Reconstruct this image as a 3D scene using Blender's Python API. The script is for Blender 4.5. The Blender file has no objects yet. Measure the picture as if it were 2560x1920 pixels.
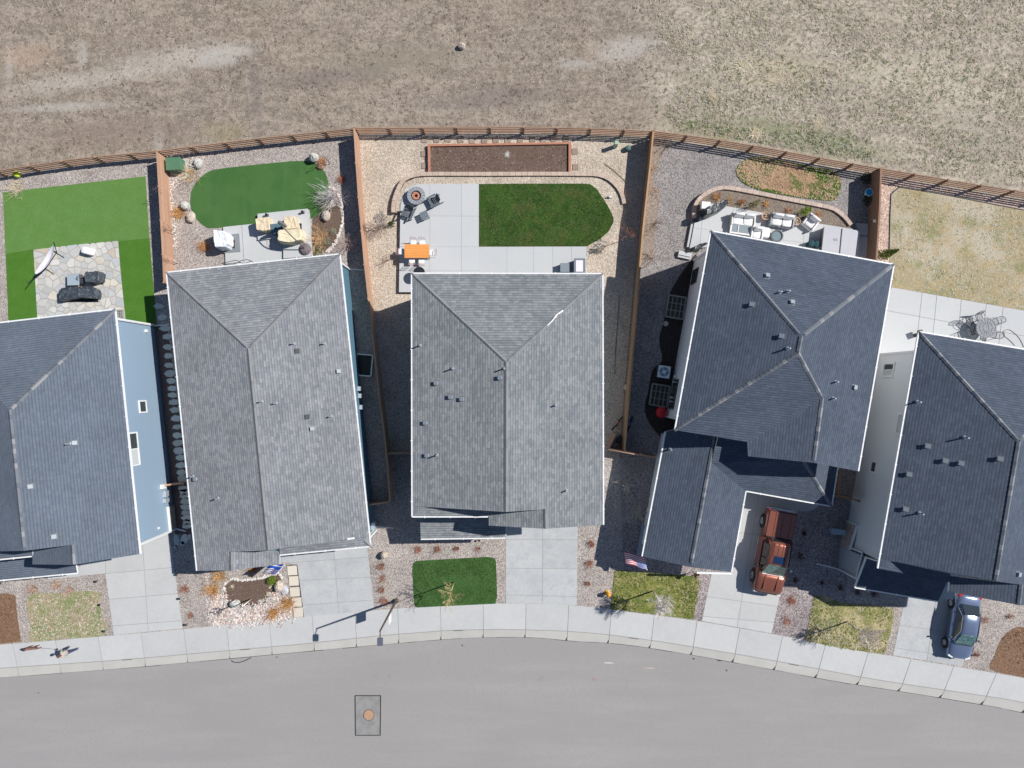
import bpy, math, random
import numpy as np
from mathutils import Vector, Matrix, geometry
random.seed(7); np.random.seed(7)
SC = bpy.context.scene
COL = SC.collection
H, F = 49.0, 1715.0          # drone height (m) and focal length in photograph pixels
def W(px, py, z=0.0):
    return Vector(((px-1280)/F*(H-z), (960-py)/F*(H-z), z))
R = math.radians
# ---------------------------------------------------------------- camera, world, sun
cam = bpy.data.cameras.new("camera"); co = bpy.data.objects.new("camera", cam); COL.objects.link(co)
co.location = (0, 0, H); co.rotation_euler = (0, 0, 0)
cam.sensor_width = 36; cam.lens = F/2560*36; cam.clip_start = 0.5; cam.clip_end = 2000
SC.camera = co
wd = bpy.data.worlds.new("World"); SC.world = wd; wd.use_nodes = True
nt = wd.node_tree; sky = nt.nodes.new("ShaderNodeTexSky"); sky.sky_type = 'NISHITA'; sky.sun_disc = False
SUN_EL, SUN_AZ = R(45.2), R(19.5)       # azimuth from +X towards +Y
sky.sun_elevation = SUN_EL; sky.sun_rotation = R(90)-SUN_AZ
sky.altitude = 1600; sky.dust_density = 0.6
bg = nt.nodes["Background"]; nt.links.new(sky.outputs[0], bg.inputs[0]); bg.inputs[1].default_value = 0.072
sl = bpy.data.lights.new("sun", 'SUN'); so = bpy.data.objects.new("sun", sl); COL.objects.link(so)
sl.energy = 4.55; sl.angle = R(0.53); sl.color = (1.0, 0.955, 0.89)
sv = Vector((math.cos(SUN_EL)*math.cos(SUN_AZ), math.cos(SUN_EL)*math.sin(SUN_AZ), math.sin(SUN_EL)))
so.rotation_euler = (-sv).to_track_quat('-Z', 'Y').to_euler(); so.location = sv*60
SC.view_settings.view_transform = 'Standard'; SC.view_settings.look = 'None'
SC.view_settings.exposure = 0.30; SC.view_settings.gamma = 1; SC.view_settings.use_curve_mapping = False
SC.cycles.max_bounces = 5; SC.cycles.use_denoising = True
# ---------------------------------------------------------------- photograph crops: zoomed -> pixel
REG = dict(A=(0,300,3.19),B=(380,300,3.19),C=(860,300,2.836),D=(1560,300,3.16),E=(0,760,2.304),F=(380,760,2.369),
 G=(940,740,2.37),H=(1540,740,2.304),I=(0,1320,3.318),J=(400,1280,3.072),K=(900,1280,3.073),L=(1440,1240,2.861),
 M=(1960,1240,2.86),N=(2060,420,2.962),O=(2060,920,2.962),P=(520,510,6.506),Q=(1680,480,4.254),R=(500,1400,9.217),
 S=(990,450,5.72),T=(1540,1340,10.05),U=(2300,1440,6.91),V=(60,1590,13.825),X=(380,1180,6.38),Z=(2260,780,7.373))
def q(r, x, y):
    a, b, s = REG[r]; return (a+x/s, b+y/s)
def qs(r, *pts): return [q(r, *p) for p in pts]
# ---------------------------------------------------------------- materials
MATS = {}
def _newmat(name):
    m = bpy.data.materials.new(name); m.use_nodes = True; MATS[name] = m
    return m, m.node_tree, m.node_tree.nodes["Principled BSDF"]
def mat(name, col, layers=(), rough=0.85, bump=0.0, bscale=20.0, metal=0.0, rnd=0.0, uv=False, spec=0.3, coat=0.0, trans=0.0, mask=None, blobs=()):
    """base colour with noise layers: (scale, lo, hi, colour, amount[, stretch(x,y,z)])"""
    if name in MATS: return MATS[name]
    m, t, b = _newmat(name); L = t.links.new
    tc = t.nodes.new("ShaderNodeTexCoord"); src = tc.outputs["UV" if uv else "Object"]
    cur = None
    rgb = t.nodes.new("ShaderNodeRGB"); rgb.outputs[0].default_value = (*col, 1); cur = rgb.outputs[0]
    mk = None
    if mask:      # (centre x, half width, noise scale, noise amount): 0 on the left, 1 on the right, ragged between
        sx = t.nodes.new("ShaderNodeSeparateXYZ"); L(src, sx.inputs[0]); nn = t.nodes.new("ShaderNodeTexNoise"); nn.inputs["Scale"].default_value = mask[2]; nn.inputs["Detail"].default_value = 6; L(src, nn.inputs["Vector"])
        ma = t.nodes.new("ShaderNodeMath"); ma.operation = 'MULTIPLY_ADD'; L(nn.outputs["Fac"], ma.inputs[0]); ma.inputs[1].default_value = mask[3]; L(sx.outputs[0], ma.inputs[2])
        mm = t.nodes.new("ShaderNodeMapRange"); c0 = mask[0]+mask[3]/2; mm.inputs["From Min"].default_value = c0-mask[1]; mm.inputs["From Max"].default_value = c0+mask[1]; L(ma.outputs[0], mm.inputs["Value"]); mk = mm.outputs[0]
    for i, ly in enumerate(layers):
        sc, lo, hi, c, am = ly[:5]
        v = src
        if len(ly) > 5 and ly[5] != 'm':
            mp = t.nodes.new("ShaderNodeMapping"); mp.inputs["Scale"].default_value = ly[5]; L(src, mp.inputs[0]); v = mp.outputs[0]
        off = t.nodes.new("ShaderNodeMapping"); off.inputs["Location"].default_value = (i*13.7, i*7.1, i*3.3); L(v, off.inputs[0])
        n = t.nodes.new("ShaderNodeTexNoise"); n.inputs["Scale"].default_value = sc; n.inputs["Detail"].default_value = 3
        L(off.outputs[0], n.inputs["Vector"])
        mr = t.nodes.new("ShaderNodeMapRange"); mr.inputs["From Min"].default_value = lo; mr.inputs["From Max"].default_value = hi
        mr.inputs["To Max"].default_value = am; L(n.outputs["Fac"], mr.inputs["Value"])
        mx = t.nodes.new("ShaderNodeMix"); mx.data_type = 'RGBA'; fac = mr.outputs[0]
        if len(ly) > 5 and ly[5] == 'm':
            mu = t.nodes.new("ShaderNodeMath"); mu.operation = 'MULTIPLY'; L(fac, mu.inputs[0]); L(mk, mu.inputs[1]); fac = mu.outputs[0]
        mx.inputs[7].default_value = (*c, 1); L(fac, mx.inputs[0]); L(cur, mx.inputs[6]); cur = mx.outputs[2]
    for (bx, by, rx, ry, ang, c, am) in blobs:      # soft ragged patch of another soil
        mp = t.nodes.new("ShaderNodeMapping"); mp.vector_type = 'TEXTURE'; mp.inputs["Location"].default_value = (bx,by,0); mp.inputs["Rotation"].default_value = (0,0,ang); mp.inputs["Scale"].default_value = (rx,ry,1); L(src, mp.inputs[0])
        le = t.nodes.new("ShaderNodeVectorMath"); le.operation = 'LENGTH'; L(mp.outputs[0], le.inputs[0])
        nn = t.nodes.new("ShaderNodeTexNoise"); nn.inputs["Scale"].default_value = 1.1; nn.inputs["Detail"].default_value = 10; nn.inputs["Roughness"].default_value = .85; L(src, nn.inputs["Vector"])
        ma = t.nodes.new("ShaderNodeMath"); ma.operation = 'MULTIPLY_ADD'; L(nn.outputs["Fac"], ma.inputs[0]); ma.inputs[1].default_value = 2.6; L(le.outputs["Value"], ma.inputs[2])
        mr = t.nodes.new("ShaderNodeMapRange"); mr.inputs["From Min"].default_value = 1.75; mr.inputs["From Max"].default_value = 2.45; mr.inputs["To Min"].default_value = am; mr.inputs["To Max"].default_value = 0; L(ma.outputs[0], mr.inputs["Value"])
        mx = t.nodes.new("ShaderNodeMix"); mx.data_type = 'RGBA'; mx.inputs[7].default_value = (*c,1); L(mr.outputs[0], mx.inputs[0]); L(cur, mx.inputs[6]); cur = mx.outputs[2]
    if rnd:
        oi = t.nodes.new("ShaderNodeObjectInfo"); hs = t.nodes.new("ShaderNodeHueSaturation")
        mr = t.nodes.new("ShaderNodeMapRange"); mr.inputs["To Min"].default_value = 1-rnd; mr.inputs["To Max"].default_value = 1+rnd
        L(oi.outputs["Random"], mr.inputs["Value"]); L(mr.outputs[0], hs.inputs["Value"]); L(cur, hs.inputs["Color"]); cur = hs.outputs[0]
    L(cur, b.inputs["Base Color"])
    b.inputs["Roughness"].default_value = rough; b.inputs["Metallic"].default_value = metal
    b.inputs["Specular IOR Level"].default_value = spec; b.inputs["Coat Weight"].default_value = coat
    if trans: b.inputs["Transmission Weight"].default_value = trans
    if bump:
        n = t.nodes.new("ShaderNodeTexNoise"); n.inputs["Scale"].default_value = bscale; n.inputs["Detail"].default_value = 4; L(src, n.inputs["Vector"])
        bp = t.nodes.new("ShaderNodeBump"); bp.inputs["Strength"].default_value = 1; bp.inputs["Distance"].default_value = bump
        L(n.outputs["Fac"], bp.inputs["Height"]); L(bp.outputs[0], b.inputs["Normal"])
    return m
def stones(name, cols, scale, bump=0.03, dirt=None):
    """gravel: voronoi pebbles, each with its own colour out of cols"""
    if name in MATS: return MATS[name]
    m, t, b = _newmat(name); L = t.links.new
    tc = t.nodes.new("ShaderNodeTexCoord"); v = t.nodes.new("ShaderNodeTexVoronoi"); v.inputs["Scale"].default_value = scale
    L(tc.outputs["Object"], v.inputs["Vector"])
    sp = t.nodes.new("ShaderNodeSeparateColor"); L(v.outputs["Color"], sp.inputs[0])
    cr = t.nodes.new("ShaderNodeValToRGB"); cr.color_ramp.interpolation = 'CONSTANT'
    e = cr.color_ramp.elements; e[0].color = (*cols[0], 1); e[0].position = 0; e[1].color = (*cols[-1], 1); e[1].position = 1-1/len(cols)
    for i in range(1, len(cols)-1):
        x = e.new(i/len(cols)); x.color = (*cols[i], 1)
    L(sp.outputs[0], cr.inputs[0])
    n = t.nodes.new("ShaderNodeTexNoise"); n.inputs["Scale"].default_value = 0.55; n.inputs["Detail"].default_value = 5; L(tc.outputs["Object"], n.inputs["Vector"])
    mr = t.nodes.new("ShaderNodeMapRange"); mr.inputs["From Min"].default_value = .3; mr.inputs["From Max"].default_value = .7
    mr.inputs["To Min"].default_value = .86; mr.inputs["To Max"].default_value = 1.13; L(n.outputs["Fac"], mr.inputs["Value"])
    n2 = t.nodes.new("ShaderNodeTexNoise"); n2.inputs["Scale"].default_value = 5.5; n2.inputs["Detail"].default_value = 5; n2.inputs["Roughness"].default_value = .75; L(tc.outputs["Object"], n2.inputs["Vector"])
    mr2 = t.nodes.new("ShaderNodeMapRange"); mr2.inputs["From Min"].default_value = .3; mr2.inputs["From Max"].default_value = .7
    mr2.inputs["To Min"].default_value = .78; mr2.inputs["To Max"].default_value = 1.2; L(n2.outputs["Fac"], mr2.inputs["Value"])
    mu = t.nodes.new("ShaderNodeMath"); mu.operation = 'MULTIPLY'; L(mr.outputs[0], mu.inputs[0]); L(mr2.outputs[0], mu.inputs[1])
    hs = t.nodes.new("ShaderNodeHueSaturation"); L(mu.outputs[0], hs.inputs["Value"]); L(cr.outputs[0], hs.inputs["Color"])
    L(hs.outputs[0], b.inputs["Base Color"]); b.inputs["Roughness"].default_value = .9; b.inputs["Specular IOR Level"].default_value = .2
    bp = t.nodes.new("ShaderNodeBump"); bp.invert = True; bp.inputs["Distance"].default_value = bump; L(v.outputs["Distance"], bp.inputs["Height"]); L(bp.outputs[0], b.inputs["Normal"])
    return m
def shingles(name, c1, c2, dark, big, row=.17, wid=.3):
    if name in MATS: return MATS[name]
    m, t, b = _newmat(name); L = t.links.new
    tc = t.nodes.new("ShaderNodeTexCoord"); br = t.nodes.new("ShaderNodeTexBrick"); L(tc.outputs["UV"], br.inputs["Vector"])
    br.inputs["Scale"].default_value = 1; br.inputs["Row Height"].default_value = row; br.inputs["Brick Width"].default_value = wid
    br.inputs["Mortar Size"].default_value = .007; br.inputs["Mortar Smooth"].default_value = .6; br.offset = .37; br.squash = 1.35; br.squash_frequency = 3
    br.inputs["Color1"].default_value = (*c1, 1); br.inputs["Color2"].default_value = (*c2, 1); br.inputs["Mortar"].default_value = (*dark, 1)
    n = t.nodes.new("ShaderNodeTexNoise"); n.inputs["Scale"].default_value = 3.2; n.inputs["Detail"].default_value = 6; n.inputs["Roughness"].default_value = .72; L(tc.outputs["UV"], n.inputs["Vector"])
    mr = t.nodes.new("ShaderNodeMapRange"); mr.inputs["From Min"].default_value = .3; mr.inputs["From Max"].default_value = .7
    mr.inputs["To Min"].default_value = 1-big; mr.inputs["To Max"].default_value = 1+big; L(n.outputs["Fac"], mr.inputs["Value"])
    n2 = t.nodes.new("ShaderNodeTexNoise"); n2.inputs["Scale"].default_value = .35; n2.inputs["Detail"].default_value = 3; L(tc.outputs["UV"], n2.inputs["Vector"])
    mr2 = t.nodes.new("ShaderNodeMapRange"); mr2.inputs["From Min"].default_value = .35; mr2.inputs["From Max"].default_value = .65
    mr2.inputs["To Min"].default_value = .93; mr2.inputs["To Max"].default_value = 1.07; L(n2.outputs["Fac"], mr2.inputs["Value"])
    sx = t.nodes.new("ShaderNodeSeparateXYZ"); L(tc.outputs["UV"], sx.inputs[0]); dv = t.nodes.new("ShaderNodeMath"); dv.operation = 'DIVIDE'; L(sx.outputs[1], dv.inputs[0]); dv.inputs[1].default_value = row
    fr = t.nodes.new("ShaderNodeMath"); fr.operation = 'FRACT'; L(dv.outputs[0], fr.inputs[0]); m3 = t.nodes.new("ShaderNodeMapRange"); m3.inputs["From Min"].default_value = .0; m3.inputs["From Max"].default_value = .45; m3.inputs["To Min"].default_value = .72; m3.inputs["To Max"].default_value = 1.06; L(fr.outputs[0], m3.inputs["Value"])
    mu0 = t.nodes.new("ShaderNodeMath"); mu0.operation = 'MULTIPLY'; L(mr2.outputs[0], mu0.inputs[0]); L(m3.outputs[0], mu0.inputs[1])
    mu = t.nodes.new("ShaderNodeMath"); mu.operation = 'MULTIPLY'; L(mr.outputs[0], mu.inputs[0]); L(mu0.outputs[0], mu.inputs[1])
    hs = t.nodes.new("ShaderNodeHueSaturation"); L(mu.outputs[0], hs.inputs["Value"]); L(br.outputs["Color"], hs.inputs["Color"]); L(hs.outputs[0], b.inputs["Base Color"])
    b.inputs["Roughness"].default_value = .92; b.inputs["Specular IOR Level"].default_value = .25
    bp = t.nodes.new("ShaderNodeBump"); bp.inputs["Distance"].default_value = .03; bp.invert = True; L(fr.outputs[0], bp.inputs["Height"]); L(bp.outputs[0], b.inputs["Normal"])
    return m
def siding(name, col):
    """lap siding: thin shadow line every 0.17 m of height"""
    m, t, b = _newmat(name); L = t.links.new
    g = t.nodes.new("ShaderNodeNewGeometry"); s = t.nodes.new("ShaderNodeSeparateXYZ"); L(g.outputs["Position"], s.inputs[0])
    mu = t.nodes.new("ShaderNodeMath"); mu.operation = 'DIVIDE'; mu.inputs[1].default_value = .17; L(s.outputs[2], mu.inputs[0])
    fr = t.nodes.new("ShaderNodeMath"); fr.operation = 'FRACT'; L(mu.outputs[0], fr.inputs[0])
    n = t.nodes.new("ShaderNodeTexNoise"); n.inputs["Scale"].default_value = 1.3; n.inputs["Detail"].default_value = 4
    mr = t.nodes.new("ShaderNodeMapRange"); mr.inputs["To Min"].default_value = .9; mr.inputs["To Max"].default_value = 1.1; L(n.outputs["Fac"], mr.inputs["Value"])
    hs = t.nodes.new("ShaderNodeHueSaturation"); hs.inputs["Color"].default_value = (*col, 1); L(mr.outputs[0], hs.inputs["Value"]); L(hs.outputs[0], b.inputs["Base Color"])
    bp = t.nodes.new("ShaderNodeBump"); bp.inputs["Distance"].default_value = .012; L(fr.outputs[0], bp.inputs["Height"]); L(bp.outputs[0], b.inputs["Normal"])
    b.inputs["Roughness"].default_value = .6
    return m
white = mat("white_paint", (.74,.75,.76), [(3,.4,.7,(.6,.62,.63),.4)], rough=.5, rnd=.03)
black = mat("black_paint", (.018,.02,.024), rough=.5)
dkgrey = mat("dark_grey_metal", (.05,.055,.062), rough=.45)
midgrey = mat("mid_grey_metal", (.22,.25,.28), rough=.4, metal=.3)
galv = mat("galvanised_steel", (.55,.6,.64), rough=.35, metal=.5)
concrete = mat("concrete", (0.469,0.477,0.482), [(.5,.4,.75,(0.404,0.417,0.426),.6),(3,.45,.75,(0.516,0.516,0.512),.5),(22,.55,.75,(0.361,0.370,0.378),.3)], bump=.004, bscale=60, rnd=.035)
conc_stain = mat("driveway_concrete", (0.447,0.460,0.469), [(.6,.45,.75,(0.361,0.378,0.404),.6),(1.3,.5,.8,(0.310,0.335,0.361),.6),(7,.5,.8,(0.284,0.301,0.327),.5),(25,.55,.75,(0.292,0.310,0.327),.4)], bump=.004, bscale=60, rnd=.04)
conc_clean = mat("patio_concrete", (0.484,0.497,0.510), [(.5,.4,.75,(0.449,0.466,0.484),.5),(5,.5,.75,(0.431,0.449,0.466),.35)], bump=.003, bscale=60, rnd=.025)
conc_gut = mat("gutter_concrete", (0.486,0.477,0.450), [(.7,.4,.7,(0.414,0.410,0.387),.6),(14,.5,.75,(0.342,0.342,0.324),.4)], rnd=.04)
joint = mat("joint_dirt", (.3,.3,.295))
asphalt = mat("asphalt", (.30,.292,.29), [(.12,.4,.65,(.285,.275,.272),.6),(.5,.45,.7,(.35,.338,.33),.5,(.25,1.6,1)),(1.2,.5,.7,(.31,.3,.295),.4,(.15,2.5,1)),(6,.5,.7,(.28,.272,.268),.5),(35,.5,.75,(.2,.195,.19),.6),(55,.6,.8,(.5,.49,.48),.4)], bump=.008, bscale=90)
asph_patch = mat("asphalt_patch", (.23,.225,.225), [(2,.4,.6,(.3,.295,.29),.7),(40,.5,.75,(.14,.14,.14),.5)], bump=.008, bscale=90)
tar = mat("crack_sealant", (.045,.045,.05), rough=.5)
mauve = stones("mauve_gravel", [(0.334,0.293,0.269), (0.465,0.421,0.394), (0.262,0.228,0.216), (0.387,0.337,0.311), (0.518,0.484,0.452), (0.220,0.196,0.187), (0.411,0.363,0.336)], 20)
tan = stones("tan_gravel", [(0.481,0.408,0.328), (0.574,0.504,0.425), (0.399,0.330,0.265), (0.526,0.457,0.372), (0.342,0.286,0.233), (0.619,0.566,0.494), (0.458,0.389,0.321)], 19)
greyg = stones("grey_gravel", [(0.251,0.233,0.230), (0.342,0.323,0.320), (0.193,0.178,0.179), (0.299,0.280,0.276), (0.162,0.150,0.152), (0.385,0.368,0.361)], 20)
pinkg = stones("pink_gravel", [(0.504, 0.37, 0.302), (0.613, 0.478, 0.404), (0.395, 0.281, 0.234), (0.559, 0.417, 0.343), (0.667, 0.546, 0.479), (0.341, 0.247, 0.207)], 16)
cobble = stones("cobble_bed", [(0.583, 0.504, 0.465), (0.685, 0.613, 0.567), (0.447, 0.368, 0.336), (0.637, 0.531, 0.479), (0.379, 0.314, 0.288), (0.549, 0.49, 0.465)], 8, .06)
soil = mat("dark_soil", (.14,.09,.07), [(3,.4,.65,(.17,.125,.10),.7),(18,.45,.65,(.05,.037,.03),.7),(30,.6,.72,(.34,.28,.23),.7)], bump=.04, bscale=14)
mulch = mat("brown_mulch", (.2,.115,.07), [(5,.4,.65,(.27,.17,.11),.7),(16,.45,.65,(.08,.045,.03),.7),(30,.6,.72,(.4,.28,.2),.6)], bump=.04, bscale=16)
turf1 = mat("light_turf", (.115,.225,.06), [(1.2,.4,.65,(.135,.25,.075),.6),(14,.4,.7,(.07,.17,.03),.5)], bump=.02, bscale=40, rough=.95, spec=.1)
turf1d = mat("dark_turf", (.07,.175,.026), [(1.2,.4,.65,(.088,.2,.034),.6),(14,.4,.7,(.045,.12,.016),.5)], bump=.02, bscale=40, rough=.95, spec=.1)
turf2 = mat("putting_turf", (0.067,0.152,0.046), [(.7,.42,.62,(0.044,0.118,0.033),.6),(.8,.52,.64,(0.074,0.159,0.059),.45,(2.2,.12,1)),(16,.4,.7,(0.041,0.107,0.028),.4)], bump=.015, bscale=40, rough=.95, spec=.1)
grass3 = mat("lawn_grass", (0.050,0.106,0.020), [(1.1,.45,.62,(0.025,0.059,0.010),.7),(1.0,.52,.66,(0.106,0.106,0.039),.6),(6,.5,.66,(0.106,0.129,0.045),.6),(20,.45,.62,(0.017,0.039,0.008),.6)], bump=.05, bscale=22, rough=.95, spec=.1)
grass3f = mat("front_lawn_grass", (0.057,0.133,0.038), [(1.1,.45,.62,(0.030,0.076,0.019),.6),(6,.5,.68,(0.106,0.152,0.061),.55),(20,.45,.62,(0.023,0.053,0.015),.6)], bump=.05, bscale=22, rough=.95, spec=.1)
grass4f = mat("olive_lawn_grass", (.2,.22,.055), [(1.0,.45,.62,(.085,.135,.03),.75),(1.8,.52,.66,(.42,.36,.17),.7),(9,.5,.7,(.36,.35,.15),.6),(20,.45,.62,(.08,.09,.025),.5)], bump=.05, bscale=22, rough=.95, spec=.1)
grass5b = mat("dormant_lawn", (0.396,0.340,0.221), [(.35,.42,.56,(0.534,0.478,0.386),.85),(.5,.5,.62,(0.248,0.248,0.110),.8),(1.6,.5,.64,(0.460,0.340,0.184),.6),(6,.5,.7,(0.552,0.506,0.405),.6),(18,.45,.62,(0.184,0.166,0.092),.5)], bump=.05, bscale=22, rough=.95, spec=.1)
grass5f = mat("patchy_front_lawn", (.31,.29,.11), [(.9,.45,.6,(.16,.19,.06),.8),(1.0,.5,.6,(.55,.46,.28),.85),(8,.5,.7,(.5,.46,.3),.6),(20,.45,.62,(.11,.11,.045),.5)], bump=.05, bscale=22, rough=.95, spec=.1)
grass1f = mat("weedy_front_lawn", (.36,.33,.2), [(1.0,.45,.6,(.2,.26,.1),.8),(.9,.5,.6,(.44,.33,.25),.85),(8,.5,.7,(.6,.56,.42),.7),(20,.45,.62,(.14,.14,.07),.5)], bump=.05, bscale=22, rough=.95, spec=.1)
deadlawn = mat("dead_lawn", (.42,.28,.17), [(1.3,.45,.6,(.3,.19,.12),.7),(1.0,.52,.58,(.06,.13,.02),.9),(8,.5,.7,(.56,.42,.27),.6),(16,.45,.62,(.14,.09,.055),.6)], bump=.05, bscale=18, rough=.95, spec=.1)
greengrass = mat("green_lawn_rim", (.055,.125,.02), [(8,.45,.65,(.12,.19,.04),.6),(18,.45,.62,(.02,.05,.008),.7)], bump=.05, bscale=20, rough=.95, spec=.1)
wood = mat("cedar_fence", (.44,.275,.19), [(4,.4,.7,(.36,.2,.13),.6),(12,.45,.7,(.55,.34,.23),.4)], rnd=.12, rough=.8)
woodd = mat("brown_fence", (.30,.175,.115), [(4,.4,.7,(.22,.12,.08),.6)], rnd=.14, rough=.8)
woodr = mat("red_timber", (.42,.2,.135), [(4,.4,.7,(.33,.15,.1),.5)], rnd=.08)
flag_m = [mat("flagstone_%s"%n, c, [(3,.4,.7,tuple(x*.85 for x in c),.6)], rnd=.07, bump=.006, bscale=12) for n, c in
    dict(grey=(.47,.47,.46), pale=(.54,.535,.515), blue=(.44,.465,.48), tan=(.52,.46,.38), cream=(.56,.53,.46), dark=(.41,.415,.41)).items()]
steps_m = mat("stepping_flagstone", (.58,.6,.57), [(4,.4,.7,(.46,.48,.46),.6)], rnd=.12, bump=.01)
block = mat("tan_wall_block", (.5,.4,.33), [(6,.4,.7,(.4,.32,.27),.6)], rnd=.08, bump=.01)
paver = mat("pink_brown_paver", (.30,.235,.20), [(7,.4,.7,(.24,.19,.16),.6)], rnd=.12)
rock = mat("grey_boulder", (.5,.5,.48), [(3,.4,.65,(.36,.36,.35),.7),(12,.5,.7,(.62,.6,.56),.5)], bump=.04, bscale=6)
rockt = mat("tan_boulder", (.52,.45,.38), [(3,.4,.65,(.38,.33,.28),.7)], bump=.04, bscale=6)
river = [mat("river_rock_"+n, c, rnd=.1) for n, c in dict(white=(.66,.62,.59), pink=(.54,.45,.41), grey=(.40,.40,.40), rust=(.38,.29,.25)).items()]
straw = mat("straw_grass", (.62,.52,.33), rnd=.1); straw2 = mat("pale_straw", (.66,.62,.52)); straw3 = mat("grey_straw", (.42,.39,.34))
orangeg = mat("rust_grass", (.48,.24,.08)); orange2 = mat("amber_grass", (.6,.36,.14)); redtw = mat("red_twig", (.36,.15,.10)); brtw = mat("brown_twig", (.24,.17,.12))
paletw = mat("pale_twig", (.62,.56,.5)); goldtw = mat("gold_twig", (.6,.47,.25)); greytw = mat("grey_twig", (.38,.35,.33)); pinktw = mat("pinkish_twig", (.52,.38,.34))
greenl = mat("fresh_leaf", (.22,.36,.03)); dgreen = mat("evergreen_leaf", (.06,.11,.02)); ogreen = mat("olive_leaf", (.22,.25,.06)); weed = mat("weed_green", (.12,.17,.05))
fieldbrown = mat("dry_stem", (.24,.19,.15))
glass = mat("window_glass", (.05,.065,.07), rough=.08, spec=.8); glassg = mat("green_glass", (.12,.2,.18), [(2,.45,.6,(.03,.06,.06),.7),(5,.5,.6,(.3,.42,.38),.4)], rough=.06, spec=.8)
blind = mat("window_blind", (.48,.53,.52), rough=.5)
rubber = mat("tyre_rubber", (.02,.02,.022), rough=.8)
# ---------------------------------------------------------------- meshes
class MB:
    def __init__(s): s.v = []; s.f = []; s.mi = []
    def face(s, pts, mi=0):
        n = len(s.v); s.v += [tuple(p) for p in pts]; s.f.append(tuple(range(n, n+len(pts)))); s.mi.append(mi); return s
    def box(s, cx, cy, cz, sx, sy, sz, rz=0, mi=0, rx=0):
        M = Matrix.Translation((cx,cy,cz)) @ Matrix.Rotation(rz,4,'Z') @ Matrix.Rotation(rx,4,'X')
        n = len(s.v)
        for z in (-.5,.5):
            for x, y in ((-.5,-.5),(.5,-.5),(.5,.5),(-.5,.5)): s.v.append(tuple(M @ Vector((x*sx,y*sy,z*sz))))
        for f in ((3,2,1,0),(4,5,6,7),(0,1,5,4),(1,2,6,5),(2,3,7,6),(3,0,4,7)): s.f.append(tuple(n+i for i in f)); s.mi.append(mi)
        return s
    def prism(s, pts, z0, z1, mi=0, sides=None):
        pts = [Vector((p[0],p[1],0)) for p in pts]
        if sum(a.x*b.y-b.x*a.y for a, b in zip(pts, pts[1:]+pts[:1])) < 0: pts.reverse()
        n = len(s.v); k = len(pts)
        s.v += [(p.x,p.y,z1) for p in pts]+[(p.x,p.y,z0) for p in pts]
        for t in geometry.tessellate_polygon([pts]):
            a, b, c = [pts[i] for i in t]
            if (b-a).cross(c-a).z < 0: t = t[::-1]
            s.f.append(tuple(n+i for i in t)); s.mi.append(mi)
        if z0 < z1-1e-6:
            for i in range(k):
                j = (i+1)%k; s.f.append((n+i, n+k+i, n+k+j, n+j)); s.mi.append(mi if sides is None else sides)
        return s
    def tube(s, a, b, r0, r1=None, n=6, mi=0, cap=True):
        r1 = r0 if r1 is None else r1; a = Vector(a); b = Vector(b); d = (b-a)
        if d.length < 1e-6: return s
        d.normalize(); u = d.orthogonal().normalized(); w = d.cross(u); m = len(s.v)
        for p, r in ((a,r0),(b,r1)):
            for i in range(n):
                t = 2*math.pi*i/n; s.v.append(tuple(p+u*(r*math.cos(t))+w*(r*math.sin(t))))
        for i in range(n):
            j = (i+1)%n; s.f.append((m+i,m+j,m+n+j,m+n+i)); s.mi.append(mi)
        if cap: s.f.append(tuple(m+n+i for i in range(n))); s.mi.append(mi); s.f.append(tuple(m+i for i in reversed(range(n)))); s.mi.append(mi)
        return s
    def path(s, pts, r, n=6, mi=0):
        for a, b in zip(pts, pts[1:]): s.tube(a, b, r, r, n, mi)
        return s
    def rings(s, rings, mi=0, caps=True):
        m = len(s.v); n = len(rings[0])
        for r in rings: s.v += [tuple(p) for p in r]
        for k in range(len(rings)-1):
            for i in range(n):
                j = (i+1)%n; s.f.append((m+k*n+i,m+k*n+j,m+(k+1)*n+j,m+(k+1)*n+i)); s.mi.append(mi)
        if caps:
            s.f.append(tuple(m+i for i in reversed(range(n)))); s.mi.append(mi)
            s.f.append(tuple(m+(len(rings)-1)*n+i for i in range(n))); s.mi.append(mi)
        return s
    def lathe(s, prof, cx=0, cy=0, n=20, mi=0, caps=True):
        return s.rings([[(cx+r*math.cos(2*math.pi*i/n), cy+r*math.sin(2*math.pi*i/n), z) for i in range(n)] for r, z in prof], mi, caps)
    def blob(s, c, rx, ry, rz, jit=.12, n=9, m=6, mi=0, seed=None):
        rg = random.Random(seed if seed is not None else random.random()); rings = []
        for k in range(m+1):
            ph = math.pi*(k+.01)/(m+.02) - math.pi/2; ring = []
            for i in range(n):
                t = 2*math.pi*i/n; j = 1+rg.uniform(-jit, jit)
                ring.append((c[0]+rx*j*math.cos(ph)*math.cos(t), c[1]+ry*j*math.cos(ph)*math.sin(t), c[2]+rz*j*math.sin(ph)))
            rings.append(ring)
        return s.rings(rings, mi)
    def cushion(s, cx, cy, cz, sx, sy, sz, rz=0, mi=0, rx=0):
        """rounded box"""
        M = Matrix.Translation((cx,cy,cz)) @ Matrix.Rotation(rz,4,'Z') @ Matrix.Rotation(rx,4,'X'); rings = []
        for z, k in ((-.5,.86),(-.3,1),(.2,1),(.42,.93),(.5,.8)):
            ring = []
            for i in range(16):
                t = 2*math.pi*(i+.5)/16; c, d = math.cos(t), math.sin(t); e = .38
                ring.append(tuple(M @ Vector((.5*sx*k*math.copysign(abs(c)**e, c), .5*sy*k*math.copysign(abs(d)**e, d), z*sz))))
            rings.append(ring)
        return s.rings(rings, mi)
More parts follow.
